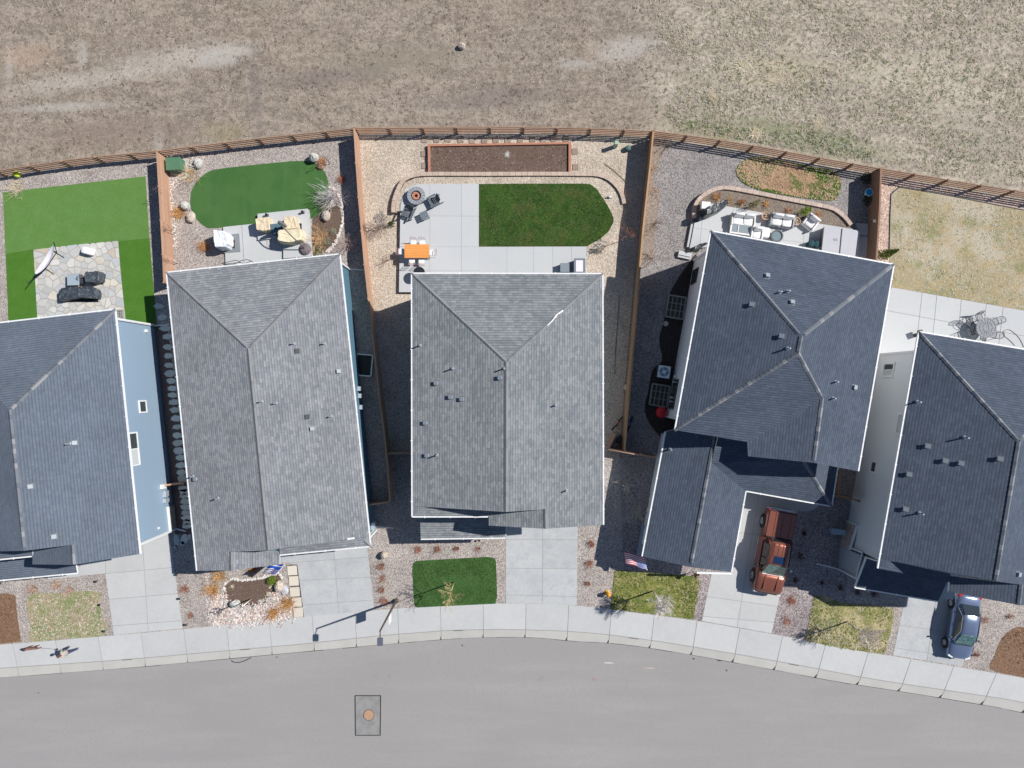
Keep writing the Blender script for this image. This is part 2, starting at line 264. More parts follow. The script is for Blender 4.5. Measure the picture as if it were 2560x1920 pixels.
    def build(s, name, mats, parent=None, smooth=False, world=False, bevel=0):
        me = bpy.data.meshes.new(name)
        v = s.v
        if world and parent is not None:
            Mi = PM[parent.name].inverted(); v = [tuple(Mi @ Vector(p)) for p in v]
        me.from_pydata(v, [], s.f)
        if not isinstance(mats, (list, tuple)): mats = [mats]
        for m in mats: me.materials.append(m)
        if len(mats) > 1: me.polygons.foreach_set("material_index", s.mi)
        if smooth: me.polygons.foreach_set("use_smooth", [True]*len(me.polygons))
        me.update()
        o = bpy.data.objects.new(name, me); COL.objects.link(o); o.parent = parent
        if bevel:
            b = o.modifiers.new("b", 'BEVEL'); b.width = bevel; b.segments = 2; b.limit_method = 'ANGLE'
        return o
PM = {}
def props(o, label=None, cat=None, group=None, kind=None):
    if label: o["label"] = label
    if cat: o["category"] = cat
    if group: o["group"] = group
    if kind: o["kind"] = kind
    return o
def thing(name, label, cat, loc, rz=0, group=None, kind=None):
    o = bpy.data.objects.new(name, None); COL.objects.link(o); o.location = loc; o.rotation_euler = (0,0,rz); o.empty_display_size = .3
    PM[o.name] = Matrix.Translation(loc) @ Matrix.Rotation(rz,4,'Z')
    return props(o, label, cat, group, kind)
def dup(root, loc, rz, label=None, group=None):
    r = root.copy(); COL.objects.link(r); r.location = loc; r.rotation_euler = (0,0,rz); PM[r.name] = Matrix.Translation(loc) @ Matrix.Rotation(rz,4,'Z')
    if label: r["label"] = label
    if group: r["group"] = group
    for ch in [c for c in bpy.data.objects if c.parent == root]:
        c = ch.copy(); COL.objects.link(c); c.parent = r
        for g in [d for d in bpy.data.objects if d.parent == ch]:
            d = g.copy(); COL.objects.link(d); d.parent = c
    return r
_unit = {}
def ubox(name, m, parent, center, size, rot=None, world=True):
    """unit cube mesh shared per material; centre/size/rotation on the object"""
    k = m.name
    if k not in _unit:
        b = MB().box(0,0,0,1,1,1); me = bpy.data.meshes.new(name); me.from_pydata(b.v, [], b.f); me.materials.append(m); _unit[k] = me
    o = bpy.data.objects.new(name, _unit[k]); COL.objects.link(o)
    Mx = Matrix.Translation(center) @ (rot or Matrix.Identity(4)) @ Matrix.Diagonal((*size,1))
    if parent is not None:
        o.parent = parent
        if world: Mx = PM[parent.name].inverted() @ Mx
    o.matrix_local = Mx
    return o
def beam(name, m, parent, a, b, w, h, world=True):
    """box from a to b; w across, h in height"""
    a = Vector(a); b = Vector(b); d = b-a; L = d.length; rz = math.atan2(d.y, d.x); ry = -math.asin(max(-1,min(1,d.z/L)))
    return ubox(name, m, parent, (a+b)/2, (L,w,h), Matrix.Rotation(rz,4,'Z') @ Matrix.Rotation(ry,4,'Y'), world)
def sheet(name, pts, z, m, kind="structure", label=None, parent=None, th=0.0, cat=None):
    b = MB().prism([W(*p) for p in pts], z-th, z); o = b.build(name, m, parent)
    return props(o, label, cat, None, kind) if parent is None else o
def clip(poly, a, b, c):
    """keep a*x+b*y<=c"""
    out = []
    for i in range(len(poly)):
        p, r = poly[i], poly[(i+1)%len(poly)]; dp = a*p[0]+b*p[1]-c; dr = a*r[0]+b*r[1]-c
        if dp <= 0: out.append(p)
        if (dp < 0 < dr) or (dr < 0 < dp):
            t = dp/(dp-dr); out.append((p[0]+(r[0]-p[0])*t, p[1]+(r[1]-p[1])*t))
    return out
def area(p): return abs(sum(p[i][0]*p[(i+1)%len(p)][1]-p[(i+1)%len(p)][0]*p[i][1] for i in range(len(p))))/2
def slabs(parent, poly, ulines, vlines, z0, z1, m, gap=1.3, name="slab"):
    """cut poly (pixels) by lines; each line is two points; makes one slab per cell"""
    def cells(ps, lines):
        res = []
        cur = ps
        for (p, r) in lines:
            a, b = r[1]-p[1], -(r[0]-p[0]); l = math.hypot(a,b); a/=l; b/=l; c = a*p[0]+b*p[1]
            nxt = []
            for pl in cur:
                for s in (1,-1):
                    k = clip(pl, a*s, b*s, c*s-gap/2)
                    if len(k) > 2 and area(k) > 60: nxt.append(k)
            cur = nxt
        return cur
    for c in cells(cells([poly], ulines), vlines):
        MB().prism([W(*p) for p in c], z0, z1).build(name, m, parent, world=True)
def smoothline(pts, n=8, closed=False):
    out = []; k = len(pts); rg = range(k if closed else k-1)
    for i in rg:
        if closed: p0,p1,p2,p3 = pts[i-1],pts[i],pts[(i+1)%k],pts[(i+2)%k]
        else: p0,p1,p2,p3 = pts[max(i-1,0)],pts[i],pts[i+1],pts[min(i+2,k-1)]
        for j in range(n):
            t = j/n
            out.append(tuple(.5*((2*p1[d])+(-p0[d]+p2[d])*t+(2*p0[d]-5*p1[d]+4*p2[d]-p3[d])*t*t+(-p0[d]+3*p1[d]-3*p2[d]+p3[d])*t**3) for d in range(len(p1))))
    if not closed: out.append(tuple(pts[-1]))
    return out
def resample(pts, step):
    """points at even spacing along a polyline of Vectors"""
    pts = [Vector(p) for p in pts]; out = [pts[0]]; want = step; run = 0
    for a, b in zip(pts, pts[1:]):
        L = (b-a).length
        while L > 1e-9 and want <= run+L: out.append(a+(b-a)*((want-run)/L)); want += step
        run += L
    return out
ORD = "first second third fourth fifth sixth seventh eighth ninth tenth eleventh twelfth thirteenth fourteenth fifteenth sixteenth seventeenth eighteenth nineteenth twentieth".split()
def ordn(i): return ORD[i] if i < 20 else "twenty "+ORD[i-20] if i < 29 else "thirtieth" if i == 29 else "thirty "+ORD[i-30]
def inpoly(x, y, poly):
    c = np.zeros(len(x), bool); n = len(poly)
    for i in range(n):
        x1, y1 = poly[i]; x2, y2 = poly[(i+1)%n]
        with np.errstate(divide='ignore', invalid='ignore'):
            c ^= ((y1 > y) != (y2 > y)) & (x < (x2-x1)*(y-y1)/(y2-y1+1e-12)+x1)
    return c
def scatter(poly, n):
    """n world points inside a pixel polygon"""
    w = [W(*p) for p in poly]; p2 = [(p.x,p.y) for p in w]; xs = [p[0] for p in p2]; ys = [p[1] for p in p2]
    X = np.random.uniform(min(xs), max(xs), n*6); Y = np.random.uniform(min(ys), max(ys), n*6); k = inpoly(X, Y, p2)
    dn = .5+.22*np.sin(X*.9+2*np.sin(Y*.7))+.2*np.sin(Y*1.3+1.7*np.sin(X*.5+1))+.16*np.sin(X*2.9+Y*1.1)*np.sin(Y*2.3-X*.6)
    k &= np.random.uniform(0, 1, len(X)) < np.clip(dn, .08, 1)
    return X[k][:n], Y[k][:n]
def tufts(name, poly, n, mats, ln=(.1,.3), hz=(.04,.15), blades=7, wid=.02, z=.01, kind="stuff", label=None, parent=None, weights=None, pts=None):
    X, Y = scatter(poly, n) if pts is None else pts
    n = len(X); N = n*blades
    bx = np.repeat(X, blades); by = np.repeat(Y, blades); a = np.random.uniform(0, 2*np.pi, N)
    sz = np.repeat(.45+.95*np.random.uniform(0,1,n)**2, blades)
    l = np.random.uniform(ln[0], ln[1], N)*sz; h = np.random.uniform(hz[0], hz[1], N)*sz
    v = np.zeros((N,3,3)); px, py = -np.sin(a)*wid/2, np.cos(a)*wid/2; o = .15*l
    v[:,0,0] = bx+np.cos(a)*o+px*1.1; v[:,0,1] = by+np.sin(a)*o+py*1.1; v[:,1,0] = bx+np.cos(a)*o-px*1.1; v[:,1,1] = by+np.sin(a)*o-py*1.1
    v[:,2,0] = bx+np.cos(a)*l; v[:,2,1] = by+np.sin(a)*l; v[:,:2,2] = z+h[:,None]*.3; v[:,2,2] = z+h
    me = bpy.data.meshes.new(name); me.vertices.add(N*3); me.vertices.foreach_set("co", v.ravel())
    me.loops.add(N*3); me.loops.foreach_set("vertex_index", np.arange(N*3)); me.polygons.add(N)
    me.polygons.foreach_set("loop_start", np.arange(0,N*3,3))
    for m in mats: me.materials.append(m)
    mi = np.repeat(np.random.choice(len(mats), n, p=weights), blades)
    me.polygons.foreach_set("material_index", mi.astype(np.int32)); me.update(calc_edges=True); me.validate()
    o = bpy.data.objects.new(name, me); COL.objects.link(o); o.parent = parent
    if parent is None: props(o, label, None, None, kind)
    return o
def pebbles(name, pts, rr, mats, label, cat=None, kind="stuff", z=0, flat=.6, parent=None):
    b = MB()
    for (x, y) in pts:
        r = random.uniform(*rr); rg = random.random(); b.blob((x,y,z+r*flat*.5), r, r*random.uniform(.7,1.1), r*flat, .15, 6, 3, random.randrange(len(mats)), rg)
    o = b.build(name, mats, parent); 
    return props(o, label, cat, None, kind)
# ================================================================ SETTING
back = [(-700,1650),(-300,1630),(0,1612),(301,1587),(500,1568.6),(758,1542),(936,1526),(1040,1518),(1140,1512),(1242,1509),(1340,1509.5),(1440,1513.6),(1560,1528),(1730,1549),(1929,1584),(2100,1618),(2212,1637),(2400,1667),(2560,1694.5),(2900,1765),(3300,1860)]
kerb = [(-700,1715),(-300,1694),(0,1671),(301,1650),(589,1625),(758,1610),(936,1591),(1040,1582.5),(1124,1576.5),(1240,1574),(1339,1575.5),(1440,1580),(1560,1592),(1730,1617),(1957,1656),(2100,1683),(2212,1703),(2460,1740),(2560,1757),(2900,1828),(3300,1922)]
edge = [(-700,1740),(-300,1717),(0,1694),(301,1671),(500,1653),(758,1629),(936,1613),(1040,1604),(1128,1597),(1240,1593),(1339,1594),(1440,1603),(1560,1611),(1730,1637),(1960,1679),(2100,1705),(2212,1722),(2460,1762),(2560,1782),(2900,1852),(3300,1946)]
far = [(-700,2130),(0,2090),(700,2015),(1300,1985),(1900,2070),(2560,2190),(3300,2360)]
ground = MB().box(0,0,-.35,900,900,.1).build("ground", mat("bare_ground", (.2,.17,.13), [(.05,.4,.6,(.26,.22,.17),.7),(3,.4,.7,(.13,.11,.085),.5)]), None)
props(ground, "bare ground running out to the horizon", None, None, "structure")
PS, DS, GS = (.45,.43,.40), (.17,.145,.135), (.5,.47,.42)
def blob(px, py, wx, wy, ang, c, am): w = W(px,py); return (w.x, w.y, wx/35, wy/35, R(ang), c, am)
fieldm = mat("field_soil", (.245,.19,.15), [
  (.09,.42,.60,(.31,.265,.23),.8,(1,2.2,1)),(.16,.5,.66,(.165,.14,.12),.65,(1,1.6,1)),(.3,.5,.66,(.23,.2,.14),.5),(1.0,.44,.6,(.175,.14,.11),.65,(1.6,.8,1)),(2.4,.48,.62,(.15,.125,.10),.5,(1.5,.7,1)),(.6,.5,.64,(.37,.30,.245),.5),
  (.2,-2,-1,(.33,.295,.225),1,'m'),(.12,.42,.6,(.43,.39,.32),.8,'m'),(.3,.5,.65,(.24,.245,.15),.7,'m'),(1.1,.45,.65,(.32,.275,.21),.6,'m'),(3.5,.42,.62,(.56,.5,.42),.75,'m'),
  (1.1,.46,.62,(.19,.155,.125),.5,(.22,1.5,1)),(1.7,.5,.64,(.40,.34,.285),.4,(.3,1.4,1)),(2.6,.45,.6,(.36,.30,.245),.5),(4,.5,.62,(.12,.10,.08),.55),(9,.5,.66,(.14,.12,.105),.4),(14,.52,.7,(.52,.46,.39),.6),(26,.64,.74,(.66,.61,.54),.4)], bump=.03, bscale=11,
  mask=(10.5, 1.8, .35, 9), blobs=[blob(150,268,160,12,3,PS,.5),blob(180,205,190,26,8,GS,.4),blob(430,150,190,38,10,GS,.4),blob(560,140,90,28,12,PS,.5),blob(206,138,14,40,0,PS,.5),blob(22,160,12,60,0,PS,.3),
   blob(820,190,190,28,7,DS,.5),blob(640,230,16,120,3,DS,.5),blob(1230,245,200,30,4,DS,.5),blob(1570,120,90,34,12,PS,.5),blob(1430,160,60,16,0,PS,.4),blob(70,140,80,34,0,(.46,.33,.24),.35),blob(560,330,60,30,0,(.25,.22,.12),.5),blob(395,345,16,50,0,PS,.4),blob(300,330,220,40,4,(.22,.165,.14),.5),blob(1000,150,200,40,0,(.24,.215,.16),.5),blob(2020,345,240,40,-12,(.15,.18,.085),.6),blob(1780,330,120,26,-8,(.2,.19,.09),.5),blob(2330,200,240,70,-10,(.5,.45,.36),.5),blob(1950,180,130,50,0,(.42,.37,.24),.45),blob(2450,350,160,60,-10,(.3,.27,.22),.5)])
fl = [(-4000,-4000),(1560,-4000),(1640,0),(1700,180),(1690,250),(1640,300),(1600,345)]
MB().prism([W(*p) for p in [(-4000,-4000),(-4000,1650)]+back[:-1]+[(4000,1950),(4000,-4000)]], -.3, 0).build("field", fieldm)
props(bpy.data.objects["field"], "dry brown open field behind the rear fences", None, None, "structure")
def ragged(pts, amp=6, n=5):
    s = smoothline(pts, n, True); return [(x+random.uniform(-amp,amp), y+random.uniform(-amp,amp)*.6) for x, y in s]
road = MB().prism([W(x,y,-.13) for x,y in edge]+[W(x,y,-.13) for x,y in reversed(far)], -.3, -.13).build("road", asphalt)
props(road, "grey asphalt street curving past the driveways", None, None, "structure")
farwalk = MB().prism([W(x,y) for x,y in far]+[W(x,y+90) for x,y in reversed(far)], -.3, 0).build("far_sidewalk", concrete)
props(farwalk, "concrete sidewalk on the far side of the street", None, None, "structure")
# sidewalk: slab by slab, gutter pans beside it
def along(line, n):
    ws = [Vector((*p,0)) for p in smoothline(line, 6)]; Ls = [0]
    for a, b in zip(ws, ws[1:]): Ls.append(Ls[-1]+(b-a).length)
    def at(x):     # by x pixel
        for a, b in zip(ws, ws[1:]):
            if a.x <= x <= b.x: return a+(b-a)*((x-a.x)/(b.x-a.x))
        return ws[-1]
    return at
ab, ak, ae = along(back,6), along(kerb,6), along(edge,6)
sw = thing("sidewalk", "pale concrete sidewalk curving along the street", None, (0,W(0,1600).y,0), kind="structure")
gt = thing("gutter", "concrete kerb and gutter pan between sidewalk and asphalt", None, (0,W(0,1690).y,0), kind="structure")
xs = []
x = -640
while x < 3200:
    xs.append(x); x += 107
offx = 44-15
xs = [v+offx for v in xs]
def lean(x): return (1280-x)*.014 if x < 1280 else (x-1280)*-.03
for a, b in zip(xs, xs[1:]):
    g = .45; A, B = a+g, b-g
    def quad(fa, fb, za, zb, A, B, k=.7, n=3):
        m = MB(); P0 = [fa(A+(B-A)*i/n) for i in range(n+1)]; P1 = [fb(A+(B-A)*i/n + (lean(a)+(lean(b)-lean(a))*i/n)*k) for i in range(n+1)]
        for i in range(n):
            m.face([W(P1[i].x,P1[i].y,zb),W(P1[i+1].x,P1[i+1].y,zb),W(P0[i+1].x,P0[i+1].y,za),W(P0[i].x,P0[i].y,za)])
        for (u,v) in ((P0[0],P1[0]),(P1[-1],P0[-1])): m.face([W(u.x,u.y,za),W(v.x,v.y,zb),W(v.x,v.y,-.2),W(u.x,u.y,-.2)])
        return m
    quad(lambda x: ab(x), lambda x: ak(x)-Vector((0,1.2,0)), .012, .004, A, B).build("slab", concrete, sw, world=True)
    quad(lambda x: ak(x+lean(x)*.7)+Vector((0,.6,0)), lambda x: ae(x), .0, -.12, A, B, 1.0).build("gutter_pan", conc_gut, gt, world=True)
jl = MB(); P0 = [ab(x) for x in xs]; P1 = [ae(x) for x in xs]
jl.prism([W(p.x,p.y) for p in P0]+[W(p.x,p.y-3) for p in reversed([ak(x) for x in xs])], -.2, -.012); jl.build("joint_bed", joint, sw, world=True)
jl = MB()
for i in range(len(xs)-1):
    k0, k1, e0, e1 = ak(xs[i]), ak(xs[i+1]), ae(xs[i]), ae(xs[i+1])
    jl.face([W(e0.x,e0.y,-.13),W(e1.x,e1.y,-.13),W(k1.x,k1.y-3,-.01),W(k0.x,k0.y-3,-.01)])
jl.build("joint_bed", joint, gt, world=True)
# dark seam where asphalt meets the gutter
sm = MB(); es = smoothline(edge, 4)
for a, b in zip(es, es[1:]):
    wv = random.uniform(.4,1.5)
    sm.face([W(a[0],a[1]-.5,-.124),W(a[0],a[1]+wv,-.124),W(b[0],b[1]+wv,-.124),W(b[0],b[1]-.5,-.124)])
sm.build("asphalt_seam", tar, road)
# patch with manhole, valve covers, scuffs, crack sealant loop
sheet("asphalt_patch", [(888,1739),(952,1739),(951,1838),(889,1838)], -.125, asph_patch, parent=road)
b = MB()
for a, c in (((888,1739),(952,1739)),((952,1739),(951,1838)),((951,1838),(889,1838)),((889,1838),(888,1739))):
    A, B = W(*a,-.12), W(*c,-.12); b.tube(A, B, .035, .035, 4)
b.build("patch_seal", tar, road)
mh = thing("manhole_cover", "round rust brown manhole cover in the square asphalt patch", "manhole cover", W(922,1787.6,-.125))
MB().lathe([(.36,0),(.36,.012),(.34,.016)], n=28).build("lid", mat("rust_iron", (.42,.25,.16), [(8,.4,.6,(.3,.2,.14),.8),(30,.45,.6,(.5,.33,.22),.6)]), mh)
MB().lathe([(.40,-.01),(.40,.01),(.37,.012)], n=28, caps=False).build("rim", dkgrey, mh)
for (x, y, l) in ((1354,1697.5,"small round grey valve cover in the street below the middle driveway"),(1485.7,1699,"small round reddish valve cover in the street, right of the grey one"),(974.6,1691,"dark valve cover in the street above the asphalt patch"),(938.7,1692,"faint worn valve cover beside the dark one above the patch")):
    v = thing("valve_cover", l, "valve cover", W(x,y,-.127)); MB().lathe([(.11,0),(.11,.008)], n=16).build("rim", midgrey, v); MB().lathe([(.09,0),(.09,.014)], n=16).build("lid", asphalt if "red" not in l else mat("red_iron",(.4,.25,.22)), v)
scf = mat("chalk_scuff", (.52,.5,.48)); 
for px, py, w, h, m in ((1524,1659,28,4,scf),(1625,1672,30,3,mat("pink_scuff",(.5,.4,.37))),(1735,1649,5,4,tar),(1818,1678,4,4,tar),(1155,1615,4,4,tar),(1800,1653,14,3,tar),(690,1644,4,3,tar),(93,1734,5,3,mat("oil_spot",(.15,.14,.14)))):
    sheet("road_stain", ragged([(px-w/2,py),(px,py-h/2),(px+w/2,py+h*.2),(px,py+h/2)],1.2,4), -.1265, m, parent=road)
loop = [(579,1650),(583,1655),(598,1656),(615,1650),(628,1644)]
b = MB(); b.path([W(x,y,-.122) for x,y in smoothline(loop,5)]+[], .03, 5); b.build("sealant_loop", tar, road)
for x in (305,600,1133,1572,1972,):    # kerb drains: small dark slots on the kerb line
    p = ak(x); beam("drain_slot", tar, gt, W(p.x,p.y+1,.006), W(p.x+25,ak(x+25).y+1,.006), .03, .01)
# ------------------------------------------------ lots
def st(name, pts, z, m, label): return sheet(name, pts, z, m, label=label)
st("gravel_bed", [(-700,530),(10,437),(402,392),(430,720),(455,1340),(470,1573)]+[(301,1588),(0,1612.5),(-700,1651)], .006, mauve, "mauve gravel of the blue house's lot")
st("gravel_bed", [(402,392),(893,337),(935,780),(975,1262),(942,1526),(758,1543),(470,1573),(455,1340),(430,720)], .0072, mauve, "mauve gravel of the low house's lot")
st("gravel_bed", [(893,337),(1300,333),(1623,345),(1585,690),(1548,1130),(965,1134),(935,780)], .0084, tan, "tan pea gravel behind the middle house")
st("gravel_bed", [(975,1134),(1548,1130),(1562,1529),(1440,1514),(1340,1510),(1242,1509),(1140,1512),(1040,1519),(942,1526)], .0096, mauve, "mauve gravel in front of the middle house")
greyg2 = stones("dark_mauve_gravel", [(0.269, 0.226, 0.227), (0.384, 0.334, 0.334), (0.211, 0.181, 0.184), (0.315, 0.268, 0.266), (0.43, 0.382, 0.383), (0.176, 0.154, 0.156)], 16)
st("gravel_bed", [(1623,345),(2180,436),(2165,700),(2140,1240),(2110,1620),(1929,1585),(1730,1550),(1562,1529),(1548,1130),(1585,690)], .0108, greyg, "grey gravel of the dark roofed house's lot")
st("gravel_bed", [(1562,1160),(2110,1250),(2105,1618),(1929,1584.5),(1730,1549.5),(1562,1528.5)], .0120, greyg2, "mauve gravel in front of the dark roofed house")
st("gravel_bed", [(2180,436),(2560,500),(3000,580),(3000,1200),(2150,1240),(2165,700)], .0132, pinkg, "pinkish gravel border behind the rightmost house")
st("gravel_bed", [(2140,1230),(3000,1260),(3000,1780),(2560,1695),(2400,1668),(2100,1618)], .0144, mauve, "mauve gravel in front of the rightmost house")
# ------------------------------------------------ lawns
def lawn(name, pts, z, m, label, th=.02):
    o = sheet(name, pts, z, m, label=label, th=th); return o
lawn("artificial_lawn", [(8,481),(364,441),(374,596),(296,603),(84,624),(15,635)], .035, turf1, "bright green artificial turf around the flagstone patio")
lawn("artificial_lawn", [(15,635),(84,624.5),(94,789),(94,850),(24,850)], .033, turf1d, "darker strip of turf left of the flagstone patio")
lawn("artificial_lawn", [(296,603),(374,596),(392,812),(385,850),(315,850),(313,789)], .033, turf1d, "darker strip of turf right of the flagstone patio")
lawn("artificial_lawn", smoothline(qs('B',(308,640),(320,560),(370,480),(450,415),(560,388),(900,350),(1160,328),(1260,335),(1340,370),(1390,440),(1410,530),(1400,640),(1350,730),(1260,790),(1100,800),(900,826),(700,845),(480,862),(420,845),(350,780),(315,700)),4,True), .035, turf2, "dark green oval putting turf")
lawn("front_lawn", [(1032,1410),(1040,1402),(1130,1397),(1219,1392),(1236,1395),(1240,1403),(1243,1490),(1239,1509),(1043,1518.5),(1036,1512),(1031,1430)], .03, grass3f, "small green front lawn with a bare tree")
lawn("front_lawn", q and [q('L',275,535),q('L',560,548),q('L',850,575),q('L',882,600),q('L',880,645),q('L',838,884),q('L',600,850),q('L',245,808)], .03, grass4f, "olive green front lawn beside the hydrant")
lawn("front_lawn", qs('M',(218,715),(300,712),(400,760),(560,775),(780,800),(785,840),(760,980),(716,1132),(400,1085),(150,1035)), .03, grass5f, "patchy yellow green front lawn left of the sedan")
lawn("front_lawn", ragged(qs('I',(235,560),(480,540),(820,525),(830,600),(850,720),(882,884),(560,915),(268,938),(250,800)),2,3), .03, grass1f, "weedy front lawn of the blue house")
st("soil_bed", [(-200,1475)]+qs('I',(0,545),(60,540),(130,560),(150,760),(178,940),(0,962))+[(-200,1620)], .03, mulch, "brown soil bed at the corner by the dog walker")
lawn("dead_lawn", smoothline(qs('D',(888,400),(920,340),(1000,298),(1100,292),(1250,320),(1500,370),(1640,395),(1700,450),(1715,520),(1690,600),(1640,638),(1540,630),(1300,600),(1100,560),(980,520),(910,465)),4,True), .035, deadlawn, "oval half dead brown lawn")
rim = smoothline(qs('D',(888,400),(920,340),(1000,298),(1100,292),(1250,320),(1500,370),(1640,395),(1700,450),(1715,520),(1690,600),(1640,638),(1540,630),(1300,600),(1100,560),(980,520),(910,465)),6,True)
cx = sum(p[0] for p in rim)/len(rim); cy = sum(p[1] for p in rim)/len(rim)
grp = []
for i, p in enumerate(rim):
    k = random.uniform(.80,.97) if p[0] < 2030 else random.uniform(.5,.8); grp.append((cx+(p[0]-cx)*k, cy+(p[1]-cy)*k))
b = MB(); n = len(rim)
for i in range(n):
    j = (i+1)%n; b.face([W(*rim[i],.041),W(*rim[j],.041),W(*grp[j],.041),W(*grp[i],.041)])
props(b.build("green_grass_rim", greengrass), "green living rim of the half dead oval lawn", None, None, "stuff")
lawn("dormant_lawn", qs('N',(500,185),(520,150),(560,140),(860,190),(1150,250),(1481,310))+[(2900,560),(2900,900)]+qs('N',(1481,1055),(1000,970),(500,882),(478,600),(490,350)), .03, grass5b, "wide straw coloured dormant back lawn")
b = MB(); b.path([W(x,y,.05) for x,y in qs('N',(486,600),(492,350),(500,190),(560,140),(860,190),(1481,310))], .04, 5)
props(b.build("lawn_edging", dkgrey), "thin dark metal edging along the dormant lawn", "edging")
# ------------------------------------------------ driveways and patios
def drive(name, label, poly, us, vs, m, z=.024):
    t = thing(name, label, None, W(*poly[0]), kind="structure"); slabs(t, poly, us, vs, -.05, z, m)
    MB().prism([W(*p) for p in poly], -.06, .0175).build("joint_bed", joint, t, world=True); return t
drive("driveway", "concrete driveway of the blue house", [(200,1415),(200,1440),(264,1434),(285,1587),(457,1570.5),(424,1336),(440,1310),(330,1320)], [qs('I',(900,590),(1460,545)),qs('I',(660,398),(1420,328)),qs('I',(930,812),(1500,768))], [qs('I',(1195,300),(1232,860)),((264,1300),(264,1435))], concrete)
drive("driveway", "stained concrete driveway of the low house", [(703,1375),(703,1405),(742,1412),(760,1541.5),(935.5,1525),(917.6,1360)], [qs('J',(1060,385),(1600,345)),qs('J',(1080,525),(1620,500)),qs('J',(1090,715),(1640,675))], [qs('J',(1335,300),(1375,790))], conc_stain)
drive("driveway", "stained concrete driveway of the middle house", [(1265,1300),(1264.5,1508),(1340,1508.5),(1442,1512.5),(1444,1300)], [qs('K',(1120,212),(1670,212)),qs('K',(1120,430),(1670,436)),qs('K',(1120,635),(1670,650))], [qs('K',(1402,120),(1402,700))], conc_stain)
drive("driveway", "concrete driveway under the brown pickup", [(1754.6,1552),(1779,1432),(1829,1436),(1866,1200),(2000,1220),(1998,1260),(1929,1583)], [qs('L',(950,720),(1450,790)),qs('L',(910,860),(1430,905)),((1840,1330),(1985,1350))], [qs('L',(1150,945),(1290,100))], concrete)
drive("driveway", "concrete driveway under the blue sedan", qs('M',(865,735),(822,930),(778,1136),(1040,1180),(1275,1218),(1345,900),(1400,700),(1100,620)), [qs('M',(830,925),(1300,985)),qs('M',(795,1085),(1300,1165))], [qs('M',(1020,1180),(1075,800))], conc_stain)
t = thing("entry_pad", "rounded concrete entry pad behind the brown pickup", None, W(2015,1262), kind="structure")
MB().prism([W(2012+34*math.cos(a), 1262+20*math.sin(a)-4) for a in [i*math.pi/10 for i in range(20)]], 0, .03).build("slab", concrete, t, world=True)
# flagstone patio lot 1
fp = [(84.6,624.5),(190,612),(296,602.5),(302,680),(313.5,789),(318,830),(96,850),(94,789)]
t = thing("flagstone_patio", "irregular flagstone patio behind the blue house", None, W(190,720), kind="structure")
MB().prism([W(*p) for p in fp], 0, .035).build("mortar_bed", mat("mortar_sand", (.40,.375,.34), [(9,.4,.7,(.3,.28,.25),.6)]), t, world=True)
seeds = []
tries = 0
while len(seeds) < 165 and tries < 20000:
    tries += 1; p = (random.uniform(84,318), random.uniform(602,850)); mind = random.choice((9,12,17,22))
    if inpoly(np.array([p[0]]), np.array([p[1]]), fp)[0] and all(math.hypot(p[0]-s[0],p[1]-s[1]) > mind for s in seeds): seeds.append(p)
for s in seeds:
    c = fp
    for o in seeds:
        if o is s: continue
        d = (o[0]-s[0], o[1]-s[1]); l = math.hypot(*d)
        if l > 75: continue
        d = (d[0]/l, d[1]/l); mx, my = (s[0]+o[0])/2, (s[1]+o[1])/2; c = clip(c, d[0], d[1], d[0]*mx+d[1]*my-random.uniform(.7,1.5))
    if len(c) > 2 and area(c) > 30:
        # round off corners a little
        cc = []
        for i in range(len(c)):
            a, b0, d0 = c[i-1], c[i], c[(i+1)%len(c)]; k = .12
            cc += [(b0[0]+(a[0]-b0[0])*k, b0[1]+(a[1]-b0[1])*k), (b0[0]+(d0[0]-b0[0])*k, b0[1]+(d0[1]-b0[1])*k)]
        MB().prism([W(*p) for p in cc], .02, .05+random.uniform(-.004,.01)).build("flagstone", random.choices(flag_m, (6,5,4,.8,1.4,2))[0], t, world=True)
st("mulch_bed", [(384,812),(418,812),(470,1200),(478,1340),(437,1334)], .016, mat("lane_mulch", (.11,.08,.08), [(9,.45,.65,(.2,.15,.145),.6),(16,.5,.7,(.05,.035,.035),.6)], bump=.03, bscale=14), "dark mulch in the narrow side lane")
# stepping stones between blue and low house
pts = qs('E',(918,14),(940,75),(955,140),(968,188),(966,247),(972,300),(975,352),(980,400),(990,442),(995,487),(996,525),(1003,565),(1008,608),(1012,660),(1022,708),(1022,755),(1028,800),(1034,845),(1040,885),(1043,930),(1047,970),(1054,1008))
pts += qs('X',(510,260),(515,320),(520,380),(535,470),(535,560),(545,650),(560,730),(560,800),(560,860))
for i, (x, y) in enumerate(pts):
    x = x+random.uniform(-1,1); r = random.uniform(11,14)
    n = random.choice((5,6,6,7)); a0 = random.uniform(0,6)
    ps = [W(x+r*1.15*random.uniform(.8,1.1)*math.cos(a0+6.283*k/n), y+r*.72*random.uniform(.75,1.1)*math.sin(a0+6.283*k/n)) for k in range(n)]
    o = MB().prism([p-W(x,y) for p in ps], .01, .05).build("stepping_stone", steps_m); o.location = W(x,y)
    props(o, ordn(i)+" grey stepping stone from the rear in the shaded lane beside the blue house", "stepping stone", "stepping stones in the narrow side lane")
